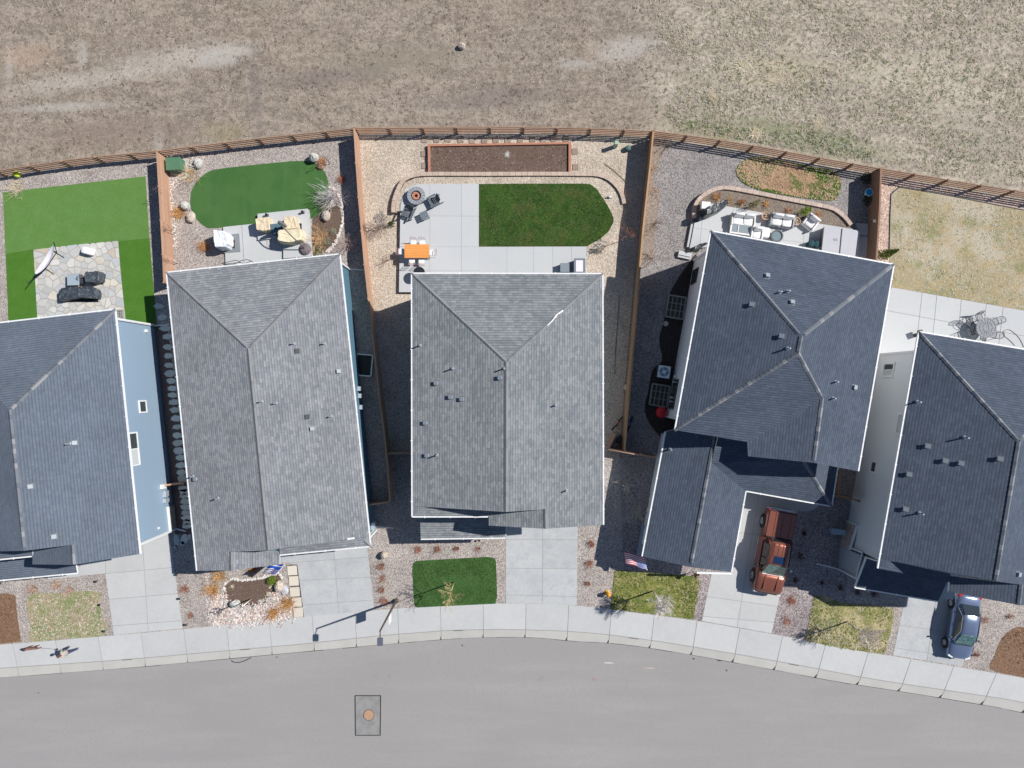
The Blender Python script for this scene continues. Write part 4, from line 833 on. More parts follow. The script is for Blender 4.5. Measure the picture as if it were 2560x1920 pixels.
for x, y, k in ((840,235,'p'),(860,278,'d'),(1020,235,'p'),(1105,398,'b'),(650,577,'p'),(735,587,'p'),(920,668,'d'),(1060,665,'p'),(948,738,'b'),(262,1035,'b'),(245,1020,'p'),(392,1150,'p')): h.vent(rf, *q('F',x,y), k)
a, b0 = q('F',1157,1391), q('F',1200,1386); pa, pb = h.rz(*a)[0], h.rz(*b0)[0]; beam("flashing", white, h.t, pa+Vector((0,0,.03)), pb+Vector((0,0,.03)), .1, .02)
for k in (.0,.31): pass
# ---- house 3 (middle)
h = House("middle house with long grey hip roof and porch", W(1268,1000), slate, sh3, [c_w1, c_w2, mat("mid_grey_cap", (.2,.215,.225))])
A_,B_,C_,D_ = (1029,683,5.6),(1507,684,5.6),(1509,1312,5.6),(1030,1292,5.6); r1,r2 = (1266,905,7.7),(1265,1280,7.7); gr,gp,gl,glb = (1363,1273,6.85),(1364,1322,6.85),(1222,1314,5.6),(1222,1266,5.6); E1 = (1030,1265,5.6); S1 = (1060,1265,5.84)
rf = h.roof([[A_,B_,r1],[r1,B_,C_,gp,gr,r2],[A_,r1,r2,E1],[gr,gp,gl,glb],[D_,(1222,1292,5.6),(1222,1266,5.84),S1],[D_,S1,E1]])
h.caps(rf, [(A_,r1),(B_,r1),(r1,r2),(gr,gp)])
pr = h.roof([[(1052,1348,2.8),(1264.5,1345,2.8),(1264,1256,3.35),(1049,1256,3.35)]], "porch_roof")
h.gutters([(A_,B_),(B_,C_),(A_,D_),(D_,(1220,1292,5.6)),((1052,1348,2.8),(1264.5,1345,2.8))])
P = h.walls([A_,B_,C_,(1222,1314,5.6),(1222,1292,5.6),D_], d=.5)
h.gable([r2,(1363,1273,6.85),(1363,1273,5.5),(1060,1265,5.5)], (0,.3)); h.gable([gp,C_,gl], (0,.3))
for x, y, k in ((262,293,'p'),(455,430,'p'),(360,515,'b'),(445,597,'b'),(512,610,'b'),(738,483,'b'),(296,750,'b'),(306,943,'b'),(362,943,'p'),(1062,648,'p'),(1125,1153,'p'),(760,430,'p')): h.vent(rf, *q('G',x,y), k)
tp = MB(); tl = [h.rz(*q('G',x,y))[0]+Vector((0,0,.05)) for x,y in ((1016,176),(1040,152),(1058,130),(1072,112),(1108,86))]
for a, b0, w in zip(tl, tl[1:], (.02,.03,.05,.045)): 
    d = (b0-a).normalized(); n_ = Vector((-d.y,d.x,0)); tp.face([a-n_*w,b0-n_*w,b0+n_*w,a+n_*w]); tp.face([a-n_*w-Vector((0,0,.03)),b0-n_*w-Vector((0,0,.03)),b0-n_*w,a-n_*w])
tp.build("torn_hip_flashing", mat("bare_flashing", (.85,.86,.87), rough=.4), rf, world=False); bpy.data.objects["torn_hip_flashing"].matrix_local = PM[h.t.name].inverted()
for x in (1058,1150,1262):
    c = W(x,1342,0)*1.0; c = W(x,1342,2.7); ubox("porch_post", white, h.t, Vector((c.x,c.y+.15,1.4)), (.2,.2,2.6))
st("porch_slab", [(1075,1290),(1245,1290),(1248,1322),(1072,1324)], .12, concrete, "concrete porch slab under the middle house's porch roof")
MB().box(0,0,0,1,1,1)
ga = P[3]; ubox("garage_door", white, h.t, Vector(((W(1270,0).x+W(1440,0).x)/2, ga.y-.03, 1.1)), (4.6,.06,2.2))
# ---- house 4 (dark roof)
h = House("two storey pale house with dark slate roof and front garage wing", W(1880,900), pale, sh4, [c_mid, c_pale, c_dk], 6.0)
NW,NE,SE,SW = (1777,577,6.0),(2235,661,6.0),(2146,1178,6.0),(1687,1075,6.0); a1,p2,p3,g = (2004,842,8.95),(1996,883,8.95),(2056,996,7.5),(2035,1157,7.5); V,L2 = (1870,1105,6.0),(1872,1141,6.0)
rf = h.roof([[NW,NE,a1],[NW,a1,p2,SW],[SW,p2,p3,V],[V,p3,g,L2],[NE,SE,g,p3,p2,a1]])
h.caps(rf, [(NW,a1),(NE,a1),(a1,p2),(SW,p2),(p2,p3),(p3,g)])
le1,le2,q1,q2,va,re1,re2 = (1664,1079,3.0),(1605,1391,3.0),(1796,1045,4.45),(1727,1418,4.45),(1779,1157,4.45),(1865,1228,3.0),(1829,1430,3.0)
pe,pe2,ht = (2079,1266,3.0),(2096,1160,3.0),(2008,1150,4.6)
gw = h.roof([[le1,q1,q2,le2],[va,q2,re2,re1],[re1,pe,ht,(2000,1112,4.95),(1803,1062,4.95),va],[pe,pe2,(2062,1100,4.7),(2000,1112,4.95),ht]], "garage_roof")
h.caps(gw, [(q1,q2),(pe,ht)])
h.gutters([(NW,NE),(NE,SE),(NW,SW),(le1,le2),(re1,pe),(re1,re2),(pe,pe2)])
P = h.walls([NW,NE,SE,(1950,1150,6.0),(1875,1135,6.0),(1870,1100,6.0),SW], d=.68)
h.gable([g,SE,(2035,1157,5.9),L2], (0,.3))
P2 = h.walls([le1,q1[:2]+(3.0,),(1862,1120,3.0),re1,re2,le2], 2.9, .4, "garage_wall")
h.gable([q2,re2,le2], (.0,.3))
P3 = h.walls([(1790,1110,3.0),(2085,1150,3.0),(2076,1250,3.0),(1866,1216,3.0)], 2.9, 1.1, "porch_wall", gry)
A, B = P[-1], P[0]; A = Vector((A.x,A.y,0)); B = Vector((B.x,B.y,0))
h.corner(A,5.4); h.corner(B,5.4)
h.window(q('D',594,1162), q('D',530,1306), A, B, Vector((-1,0,0)), mull=1, trimm=dkgrey, frame=.06); h.window(q('H',364,480), q('H',306,650), A, B, Vector((-1,0,0)), mull=1, trimm=dkgrey, frame=.06)
for x, y in (q('H',350,215), q('H',335,345), q('H',352,240), q('H',330,358)):
    c = h.onwall(x,y,A,B) if False else None
for t_ in (8.4,8.8,9.9,10.2):
    c = B+(A-B).normalized()*t_; ubox("wall_pipe", white, h.t, Vector((c.x-.1,c.y,.9)), (.14,.1,.24))
for (x,y,k) in (*[(*q('D',x,y),k) for x,y,k in ((1130,1235,'b'),(1225,1362,'p'),(1290,1355,'p'),(1325,1445,'b'),(1012,1458,'b'))], *[(*q('H',x,y),k) for x,y,k in ((955,232,'b'),(988,303,'p'),(1262,495,'p'),(1370,525,'b'),(1248,590,'p'))]): h.vent(rf, x, y, k)
for x, y in ((312,883),): h.vent(gw, *q('H',x,y), 'p')
fa, fb = W(1741,1431,2.9), W(1829,1433,2.9); beam("frieze_board", white, h.t, fa, fb, .12, .22)
gc = (P2[-2]+P2[-1])/2 if False else None
ubox("utility_bench", mat("blue_grey_box",(.3,.38,.44)), h.t, Vector((P2[-1].x-.3, P2[-1].y+2.6, .9)), (.35,2.9,.5)) if False else None
# ---- house 5 (right edge)
h = House("two storey grey house with dark slate roof at the right edge", W(2500,1200), gry, sh5, [c_mid, c_pale, c_dk], 6.4)  # eaves raised and overhang deepened so the house's shadow reaches the pickup
NW,NE,SW,SE = (2297,829,6.4),(2752,905,6.4),(2194,1421,6.4),(2650,1517,6.4); a1,r2 = (2548,1104,9.3),(2490,1453,9.3); gr,gp,gl,glb = (2554,1462,8.1),(2548,1513,8.1),(2372,1479,6.4),(2376,1440,6.4); E1 = (2199,1396,6.4); S1 = (2224,1402,6.64)
rf = h.roof([[NW,NE,a1],[NW,a1,r2,E1],[a1,NE,SE,gp,gr,r2],[gr,gp,gl,glb],[SW,(2376,1456,6.4),(2376,1434,6.64),S1],[SW,S1,E1]])
h.caps(rf, [(NW,a1),(NE,a1),(a1,r2),(gr,gp)])
pr = h.roof([[(2137,1469,2.8),(2345,1504,2.8),(2375,1440,3.5),(2166,1393,3.5)]], "porch_roof")
h.gutters([(NW,NE),(NW,SW),((2137,1469,2.8),(2345,1504,2.8)),((2137,1469,2.8),(2166,1393,3.5))])
P = h.walls([NW,NE,SE,gl,(2376,1456,6.4),SW], d=1.0)
h.gable([r2,gr,(2554,1462,6.3),(2229,1401,6.3)], (0,.3)); h.gable([gp,SE,gl], (0,.3))
A, B = Vector((P[0].x,P[0].y,0)), Vector((P[-1].x,P[-1].y,0)); h.corner(A,5.4); sh = (B-A).normalized()*.75
MB().prism([P[-1].to_3d(), P[-2].to_3d(), P[-2].to_3d()+sh, P[-1].to_3d()+sh], 0, 6.3).build("front_wall", gry, h.t, world=True)
h.window(q('N',532,1436), q('N',430,1553), A, B, Vector((-1,0,0)), blind, 1, .14); h.window(q('O',606,334), q('O',528,492), A, B, Vector((-1,0,0)), blind, 0, .14); h.window(q('O',403,688), q('O',337,778), A, B, Vector((-1,0,0)), glass, 0, .15)
wing = [(2100,1364),(2095,1423),(2320,1470),(2340,1400)]
MB().prism([W(*p) for p in wing], 0, 2.75).build("porch_wall", siding("pale_grey_siding",(.36,.4,.44)), h.t, world=True)
b = MB(); b.path([W(*q('M',x,y),z) for x,y,z in ((385,520,.1),(515,590,2.9))], .06, 5); b.path([W(*q('M',485,375),1.5),W(*q('M',560,405),2.8),W(*q('M',515,590),2.8)], .06, 4); b.build("corner_trim", white, h.t, world=True)
a, b0 = W(2119,1303), W(2101,1363); n_ = Vector((-.03,0,0))
beam("stone_veneer", stone, h.t, a+n_+Vector((0,0,.7)), b0+n_+Vector((0,0,.7)), .12, 1.4)
beam("veneer_cap", white, h.t, a+n_+Vector((0,0,1.43)), b0+n_+Vector((0,0,1.43)), .17, .06); ubox("veneer_trim", white, h.t, a+n_+Vector((0,0,.74)), (.18,.08,1.46))
b = MB(); b.path([W(*q('M',x,y),z) for x,y,z in ((235,485,.08),(385,520,.12))], .05, 5); b.path([W(*q('M',x,y),z) for x,y,z in ((590,440,3.6),(670,465,5.9))], .045, 5); b.path([W(*q('M',x,y),z) for x,y,z in ((1065,590,3.3),(1130,597,3.5),(1190,610,5.2),(1185,660,6.3))], .045, 5); b.build("downspout", white, h.t, world=True)
for x, y, k in ((690,252,'p'),(1040,515,'p'),(768,578,'b'),(898,687,'b'),(1015,705,'b'),(630,787,'b'),(1303,672,'b'),(605,1045,'b'),(708,1075,'p'),(1432,1525,'b')): h.vent(rf, *q('O',x,y), k)
# ================================================================ TREES AND PLANTS
def branchy(b, p, d, L, r, depth, rg, mi=0, spread=.6, nb=3, up=.25):
    q_ = p; seg = 3
    for i in range(seg):
        d = (d+Vector((rg.uniform(-.16,.16),rg.uniform(-.16,.16),rg.uniform(-.05,.12)))).normalized(); e = q_+d*(L/seg)
        b.tube(q_, e, r*(1-.22*i), r*(1-.22*(i+1)), 4 if r > .012 else 3, mi, cap=False); q_ = e
        if depth > 0:
            for _ in range(nb if i else 1):
                a = rg.uniform(0, 6.283); dv = (d+Vector((math.cos(a),math.sin(a),up))*spread).normalized()
                branchy(b, q_, dv, L*rg.uniform(.45,.68), max(r*.55,.007), depth-1, rg, mi, spread, nb, up)
def bare_tree(label, px, py, h, m, seed, trunk=.05, nl=9, spread=.8, lean=(0,0), cat="tree", name="bare_tree", clear=.4, depth=2):
    rg = random.Random(seed); t = thing(name, label, cat, W(px,py)); th = h*clear
    b = MB(); top = Vector((lean[0]*th, lean[1]*th, th)); b.tube((0,0,0), top, trunk, trunk*.7, 7); tip = Vector((lean[0]*h, lean[1]*h, h)); b.tube(top, tip, trunk*.7, trunk*.2, 5); b.build("trunk", m, t, smooth=True)
    for i in range(nl):
        f = rg.uniform(0,.85); p = top+(tip-top)*f; a = i*2.4+rg.uniform(-.4,.4); d = Vector((math.cos(a),math.sin(a),rg.uniform(.35,1.1)/spread)).normalized()
        bb = MB(); branchy(bb, p, d, (h-p.z)*rg.uniform(.55,.85)*spread*.8+.1, trunk*.42, depth, rg); bb.build("limb", m, t)
    return t
def twig_shrub(label, px, py, r, h, m, seed, n=26, z=0, name="bare_shrub", cat="shrub", group=None, depth=1, rad=.009):
    rg = random.Random(seed); t = thing(name, label, cat, W(px,py,z), group=group); b = MB()
    for i in range(n):
        a = rg.uniform(0,6.283); e = rg.uniform(.25,1.5); d = Vector((math.cos(a)*math.cos(e),math.sin(a)*math.cos(e),math.sin(e)))
        L = rg.uniform(.6,1)*(r*math.cos(e)+h*math.sin(e)); branchy(b, Vector((0,0,.02)), d, L, rad, depth, rg, 0, .5, 2, .2)
    b.build("stems", m, t)
    return t
def grass_clump(label, px, py, r, h, mats, n=260, z=0, name="dry_grass_clump", cat="grass clump", group=None, droop=.5, wid=.02):
    t = thing(name, label, cat, W(px,py,z), group=group)
    X = np.random.normal(0, r*.25, n//6); Y = np.random.normal(0, r*.25, n//6)
    tufts("blades", None, 0, mats, (r*.35, r*.95), (h*.3, h), 6, wid, 0, parent=t, pts=(X, Y)); return t
def leafy(label, px, py, r, h, mats, n=500, z=0, name="evergreen_shrub", cat="shrub", cone=0.0, group=None, leaf=.05, stem=brtw):
    """leaf faces spread through the volume"""
    t = thing(name, label, cat, W(px,py,z), group=group); b = MB().tube((0,0,0),(0,0,h*.8),.03,.01,5)
    for k in range(7):
        a = k*.9; b.tube((0,0,h*.2),(r*.6*math.cos(a),r*.6*math.sin(a),h*.6),.012,.005,3)
    b.build("stem", stem, t); v = MB()
    for i in range(n):
        zf = random.random(); rr = r*((1-zf*cone) if cone else math.sqrt(max(.05,1-(2*zf-1)**2)))*random.random()**.4*(1+.15*math.sin(5*zf+i%5)); a = random.uniform(0,6.283)
        c = Vector((rr*math.cos(a), rr*math.sin(a), zf*h)); u = Vector((random.gauss(0,1),random.gauss(0,1),random.gauss(0,.6))).normalized()*leaf; w = u.orthogonal().normalized()*leaf*.6
        v.face([c-u, c+w, c+u, c-w], random.randrange(len(mats)))
    v.build("foliage", mats, t); return t
bare_tree("golden barked bare tree on the small green front lawn", *q('K',722,537), 4.7, goldtw, 3, .045, 8, .55, clear=.45)
bare_tree("pale bare tree on the olive green front lawn", *q('L',548,678), 4.4, mat("white_twig",(.78,.74,.69)), 5, .062, 34, .55)
bare_tree("pinkish grey bare tree on the patchy lawn left of the sedan", *q('M',446,897), 4.0, mat("pale_pink_twig",(.68,.60,.56)), 8, .055, 22, .62)
bare_tree("white trunked young tree leaning over the bean shaped bed", *q('R',1190,893), 3.2, mat("white_bark",(.72,.68,.66)), 12, .055, 6, .5, clear=.55)
bare_tree("thin bare tree at the right end of the green back lawn", *q('C',1985,850), 3.0, mat("red_brown_twig",(.3,.16,.12)), 14, .03, 14, .5)
bare_tree("thin bare tree standing left of the middle house's patio", *q('C',285,745), 2.2, greytw, 15, .035, 18, .75)
twig_shrub("dense grey bare shrub on the tan gravel left of the patio", *q('C',255,770), .75, .7, mat("taupe_twig",(.33,.26,.21)), 31, 46)
leafy("small dark evergreen beside the dense grey bare shrub", *q('C',335,745), .3, .7, [dgreen], 200, cone=.8)
twig_shrub("small brown bare shrub left of the orange table", *q('C',300,1000), .3, .6, mat("thin_red_twig",(.34,.2,.16)), 32, 12)
twig_shrub("silvery spiky bush at the right end of the putting turf", *q('B',1440,620), .95, 1.1, mat("silver_twig",(.6,.56,.58)), 33, 60, rad=.012)
twig_shrub("reddish bare bush by the fence above the low house's corner", *q('B',1570,990), .7, .7, pinktw, 34, 26)
twig_shrub("pale starry bare shrub in the shade by the garage wing", *q('G',1488,1112), .55, 1.1, paletw, 35, 18, rad=.013)
twig_shrub("lower pale starry bare shrub in the shade by the garage wing", *q('G',1538,1275), .6, 1.1, mat("cream_twig",(.5,.46,.36)), 36, 18, rad=.013)
twig_shrub("whitish bare shrub in the dark corner by the blue bicycle", *q('H',110,810), .55, .8, mat("ash_twig",(.42,.42,.44)), 37, 26, rad=.011)
twig_shrub("fallen grey bare branches in the fence corner of the grey gravel yard", *q('D',330,200), .9, .25, greytw, 38, 18, cat="shrub")
twig_shrub("pale bare shrub by the fence beside the pale side wall's corner", *q('D',225,1095), .8, .5, paletw, 39, 22)
twig_shrub("thin bare shrub low on the fence left of the covered grill", *q('D',240,820), .5, .8, brtw, 40, 16)
for i, (x, y, l) in enumerate(((*q('B',130,605),"bare stem leaning by the fence, highest on the cobble strip"),(*q('B',190,905),"bare stem leaning by the fence, middle of the cobble strip"),(*q('B',200,1145),"bare stem leaning by the fence nearest the low house"),(*q('B',1420,350),"thin bare sapling beside the round grey boulder"))):
    bare_tree(l, x, y, 2.0, mat("dark_twig",(.16,.1,.085)), 50+i, .025, 6, .5, clear=.25, depth=1)
# dry grasses
for l, r_, x, y, r, h, m in (("straw coloured grass clump beside the green utility box",'B',310,430,1.0,.9,[straw,straw2,orange2]),("rusty grass clump at the left end of the putting turf",'B',225,745,.75,.6,[orangeg,orange2]),
    ("rusty grass clump left of the white covered grill",'B',425,1010,.7,.5,[orangeg,orange2,redtw]),("orange grass tuft beside the round grey boulder",'B',1360,350,.5,.5,[orange2,redtw]),
    ("dark red grass tuft in the fence shade above the silvery bush",'B',1515,480,.4,.4,[redtw]),("large amber grass clump in the planting soil by the tan furniture",'B',1345,950,1.05,.8,[orange2,mat("peach_grass",(.52,.34,.22))]),
    ("pale straw clump at the edge of the artificial lawn",'A',150,550,.8,.5,[straw2,straw]),
    ("tall amber grass left of the bean shaped bed, upper",'J',470,480,.85,.9,[orange2,orangeg,straw]),("tall amber grass left of the bean shaped bed, lower",'J',425,590,.8,.9,[orangeg,orange2]),
    ("large orange grass clump beside the cream pavers",'J',975,700,1.0,.9,[orangeg,orange2]),("small orange grass clump on the cobbles by the sidewalk",'J',875,770,.6,.6,[orange2,orangeg]),
    ("rusty grass tuft beneath the flag by the low house's porch",'J',720,440,.6,.5,[orangeg,redtw])):
    grass_clump(l, *q(r_,x,y), r, h, m)
def dry(r_, pts, r, m, z=0, group=None, h=.4, label=None, name="dry_shrub"):
    for i, (x, y) in enumerate(pts):
        grass_clump(label[i] if isinstance(label,(list,tuple)) else label, *q(r_,x,y), r*random.uniform(.6,1.15), h*random.uniform(.7,1.3), m, random.randint(90,200), z, name, "shrub", group)
brn = mat("brown_red_grass",(.3,.15,.1)); brn2 = mat("tan_brown_grass",(.42,.27,.19))
dry('K', ((447,285),(600,280),(747,280),(907,285)), .42, [brn,brn2,redtw], group="dry shrubs below the porch roof", label=["dry reddish shrub furthest left in the row below the porch roof","second dry shrub in the row below the porch roof","third dry shrub in the row below the porch roof","dry shrub nearest the driveway in the row below the porch roof"])
dry('K', ((165,415),(170,515),(172,598),(190,680)), .42, [brn,brn2,redtw], group="dry shrubs along the low house's driveway", label=["dry shrub under the dark boulder by the low house's driveway","second dry shrub down from the dark boulder","third dry shrub down from the dark boulder","dry shrub at the lamp post's foot"])
dry('K', ((1780,240),(1765,395),(1750,545)), .4, [brn,redtw], group="dry shrubs right of the middle driveway", label=["dark dry shrub in the shade right of the middle driveway","reddish dry shrub at the shade's edge right of the middle driveway","sparse dry shrub left of the yellow hydrant"])
dry('J', ((195,590),(240,790)), .5, [redtw,brn], group="red shrubs right of the blue house's driveway", label=["red twiggy shrub beside the blue house's driveway, upper","red twiggy shrub beside the blue house's driveway, lower"])
dry('L', ((1540,745),(1500,890)), .45, [brn,redtw], group="dry shrubs below the brown pickup", label=["dry shrub just below the brown pickup's front","dry shrub between the pickup's driveway and the sidewalk"])
dry('L', ((1625,265),(1605,430),(1565,600),(1755,620)), .35, [mat("shaded_red_grass",(.14,.06,.05))], group="shaded shrubs beside the pickup", label=["shaded shrub beside the pickup's bed","shaded shrub beside the pickup's roof","shaded shrub beside the pickup's windscreen","shaded shrub right of the pickup's front"])  # darker copy of the red shrub colour, with the shade painted in
dry('M', ((400,655),(525,685),(640,700)), .33, [mat("shaded_red_grass",(.14,.06,.05))], group="shaded shrubs below the gutter of the grey house", label=["shaded shrub below the grey house's porch gutter, furthest left","shaded shrub below the grey house's porch gutter, middle","shaded shrub below the grey house's porch gutter, nearest the sedan"])
dry('M', ((1430,885),(1605,860),(1365,1130)), .45, [brn,redtw], group="red shrubs right of the sedan", label=["brown red shrub beside the sedan's rear window","red shrub right of the sedan by the house shade","red shrub beside the sedan's bonnet"])
dry('I', ((285,500),(470,470),(590,505)), .55, [mat("salmon_grass",(.5,.33,.25)),brn2], group="dry tufts above the weedy front lawn", label=["salmon dry tuft above the weedy lawn, left","salmon dry tuft above the weedy lawn, middle","salmon dry tuft above the weedy lawn, right"])
dry('D', ((730,615),(930,650),(1120,665),(1300,715),(1530,750),(830,640)), .42, [orangeg,orange2,brn], z=zt-.05, group="rusty shrubs in the curved bed", label=["rusty shrub at the left end of the curved bed above the covered grill","rusty shrub above the grey loveseat","bright orange shrub beside the terracotta pot in the curved bed","rusty shrub above the white loveseat","rusty shrub at the right end of the curved bed","small grey brown shrub between the two leftmost rusty shrubs"])
leafy("yellow green upright shrub in the curved bed, left", *q('D',1010,680), .28, 1.3, [ogreen,brtw], 160, z=zt-.05, cone=.5, name="upright_shrub", leaf=.06)
leafy("yellow green upright shrub in the curved bed behind the white armchair", *q('D',1405,735), .32, 1.3, [ogreen,greenl], 260, z=zt-.05, cone=.5, name="upright_shrub", leaf=.06)
leafy("dark conical evergreen beside the roof corner on the pink gravel", *q('N',425,650), .42, 2.2, [dgreen,ogreen], 900, cone=.9, name="conifer", cat="tree", leaf=.06)
leafy("bright green ball shrub at the end of the bean shaped bed", *q('J',868,518), .33, .55, [greenl,mat("lime_leaf",(.32,.44,.06))], 900, name="ball_shrub", leaf=.035)
leafy("dark green sprawling shrub on the edge of the putting turf", *q('B',1390,700), .5, .35, [weed,ogreen], 300, name="low_shrub")
leafy("pale sage round shrub in the planting soil", *q('B',1448,893), .27, .3, [mat("sage_leaf",(.42,.42,.3))], 380, name="low_shrub", leaf=.035); leafy("grey green low shrub beside the amber grass", *q('B',1400,970), .32, .3, [mat("grey_leaf",(.34,.38,.28))], 380, name="low_shrub", leaf=.04)
leafy("yellowish ground shrub by the low house's rear gutter", *q('B',1330,1035), .45, .2, [ogreen,straw], 300, name="low_shrub")
for i, (x, y, rr, l) in enumerate(((760,590,.22,"small pale seedling tuft at the left of the bean shaped bed"),(1580,780,.25,"straw tuft at the right of the bean shaped bed"),(1640,620,.2,"wispy tuft near the boulder in the bean shaped bed"),(1435,920,.14,"little straw tuft low in the bean shaped bed"))): grass_clump(l, *q('R',x,y), rr, .15, [straw2,straw], 90)
for x, y, rr in ((q('D',235,380)[0],q('D',235,380)[1],.5),(q('D',250,560)[0],q('D',250,560)[1],.5)): grass_clump("brown weeds in the bed at the fence corner, "+("upper" if y < 450 else "lower"), x, y, rr, .3, [brn2,straw3], 120)
grass_clump("white dead plant in the timber planting bed", *q('C',1160,245), .35, .25, [straw2,white], 120, z=.16)
# rocks
for l, r_, x, y, rx, ry, rz, m in (("round grey boulder at the top right of the putting turf",'B',1300,312,.45,.42,.6,rock),("grey boulder at the left of the putting turf, upper",'B',275,690,.42,.42,.45,rock),("pale flat boulder at the left of the putting turf, lower",'B',318,780,.45,.55,.3,rockt),
    ("grey pointed boulder in the planting soil",'B',1395,770,.38,.55,.35,rockt),("pale green grey boulder beside the straw grass",'B',375,352,.42,.5,.35,rock),("small brown boulder under the orange tuft",'B',1350,378,.35,.25,.2,mat("brown_rock",(.35,.22,.18))),
    ("pale boulder at the foot of the white tree in the bean bed",'R',840,980,.5,.36,.45,rock),("cream and grey boulder below the green ball shrub",'R',1845,590,.42,.55,.45,rockt),("flat grey boulder beside the cream boulder",'R',1960,690,.35,.5,.18,mat("slate_rock",(.46,.48,.52))),
    ("dark and pale boulder right of the low house's driveway",'K',190,325,.36,.36,.5,rockt),("tan rock lying alone in the field at the top",'P',0,0,.1,.1,.1,rockt),("small tan block by the ochre fence",'G',1482,540,.25,.28,.3,mat("peach_rock",(.6,.45,.34))),("small grey rock in the black mulch beside the window well",'H',285,160,.25,.25,.2,rock)):
    if r_ == 'P': p = W(1155,118)
    else: p = W(*q(r_,x,y))
    if r_ == 'P': rx, ry, rz = .36, .3, .35
    t = thing("boulder", l, "boulder", p); MB().blob((0,0,rz*.5), rx*.74, ry*.74, rz*.75, .11, 15, 9, 0, len(l)*7).build("rock", m, t)
def edgeline(name, pts, n, rr, label, jitter=.12, mats=river):
    n = int(n*1.5); rr = (rr[0]*.62, rr[1]*.72)
    ln = resample([W(*p) for p in smoothline(pts,6)], .02); P = [random.choice(ln) for _ in range(n)]
    pebbles(name, [(p.x+random.gauss(0,jitter),p.y+random.gauss(0,jitter)) for p in P], rr, mats, label, z=.01)
edgeline("river_rock", qs('R',(560,700),(545,620),(600,520),(750,430),(900,450),(1000,462),(1300,430),(1550,370),(1780,290),(1850,340),(1900,430)), 80, (.11,.14), "white river rocks edging the top of the bean shaped bed", .03, [river[0]])
edgeline("river_rock", qs('R',(560,700),(560,860),(620,1000),(760,1100),(1000,1120),(1200,1130),(1400,1060),(1600,950),(1760,770),(1850,720)), 380, (.05,.11), "mixed river rocks along the bean shaped bed's lower side", .2)
edgeline("river_rock", qs('R',(140,280),(150,520),(200,750),(230,1000),(250,1200)), 190, (.05,.10), "white river rock strip right of the blue house's driveway", .1)
edgeline("river_rock", qs('R',(250,1250),(420,1330),(800,1450),(1200,1420),(1700,1370),(2100,1300)), 330, (.05,.1), "river rocks along the sidewalk in front of the low house", .22)
edgeline("river_rock", qs('B',(110,320),(200,290),(390,290),(320,340),(150,430),(200,510)), 330, (.05,.11), "pale river rocks around the green utility box", .2)
edgeline("river_rock", qs('B',(140,480),(150,640),(165,760),(180,900),(190,1020)), 190, (.05,.1), "pale river rocks along the foot of the fence by the putting turf", .09)
edgeline("river_rock", qs('B',(400,290),(700,235),(1100,190),(1450,150),(1500,200)), 210, (.04,.08), "river rocks along the rail fence behind the putting turf", .1)
edgeline("river_rock", qs('B',(1420,530),(1480,590),(1515,680),(1522,780),(1495,900),(1460,980),(1400,1050)), 90, (.11,.15), "curved line of pale rocks around the planting soil", .04, [river[0],river[1]])
# ---------------------------------------------------------------- field vegetation
fld = [(-60,-60),(1640,-60),(1680,200),(1640,300),(1600,322),(1300,310),(887,312),(393,368),(-60,425)]
mdw = [(1600,-60),(2640,-60),(2640,480),(2200,412),(1876,353),(1640,320),(1700,200)]
tufts("short_dry_grass", fld, 7000, [fieldbrown,straw3,mat("taupe_stem",(.36,.3,.25)),straw2], (.04,.13), (.02,.07), 5, .018, label="short dry grass stubble on the brown field", weights=(.42,.28,.25,.05))
tufts("brown_grass_patches", fld, 1500, [mat("deep_brown_stem",(.13,.105,.08)),fieldbrown,mat("tan_stem",(.45,.37,.29))], (.08,.26), (.02,.08), 7, .022, label="darker brown grass clumps on the brown field", weights=(.5,.3,.2))
tufts("tall_dry_grass", mdw, 10500, [straw3,mat("taupe_stem2",(.40,.35,.28)),mat("pale_meadow_straw",(.56,.49,.37)),weed,mat("dark_stem",(.22,.2,.14))], (.08,.28), (.03,.14), 7, .024, label="tangled pale meadow grass behind the right hand lots", weights=(.22,.32,.32,.08,.06))
tufts("green_weeds", [(1650,330),(1700,300),(1850,320),(2000,330),(2150,360),(2200,405),(1876,352),(1700,325)], 360, [weed,mat("bright_weed",(.11,.2,.05)),straw3], (.08,.22), (.05,.14), 7, .03, label="green weeds along the meadow side of the fence")
tufts("green_weeds", [(1600,150),(2500,150),(2560,470),(2200,400),(1640,310)], 420, [weed,mat("bright_weed",(.11,.2,.05))], (.08,.2), (.05,.12), 7, .03, label="scattered green weeds in the meadow")
for l, x, y, r in (("pale straw clump in the meadow, near the field's edge",1782,246,.5),("large fan of pale grass high in the meadow",1860,172,.9),("pale straw patch beside the meadow's fence",1888,335,.7),("peach straw clump in the middle of the meadow",2040,312,.6)): grass_clump(l, x, y, r, .35, [straw,straw2], 260)
T3 = qs('C',(962,466),(1700,464),(1745,470),(1790,505),(1830,562),(1900,700),(1900,735),(1865,795),(1810,845),(1720,895),(962,900))
tufts("lawn_grass", T3, 4200, [mat("lawn_blade",(.06,.125,.028)),mat("lawn_blade_dark",(.025,.065,.011)),mat("lawn_blade_pale",(.15,.18,.07))], (.03,.09), (.02,.05), 6, .018, z=zt+.005, label="grass blades of the lush back lawn", weights=(.45,.38,.17))
tufts("lawn_grass", [(1034,1410),(1219,1394),(1238,1405),(1240,1505),(1044,1515)], 1500, [bpy.data.materials["lawn_blade"],bpy.data.materials["lawn_blade_dark"],bpy.data.materials["lawn_blade_pale"]], (.03,.09), (.02,.05), 6, .018, z=.03, label="grass blades of the small green front lawn", weights=(.5,.38,.12))
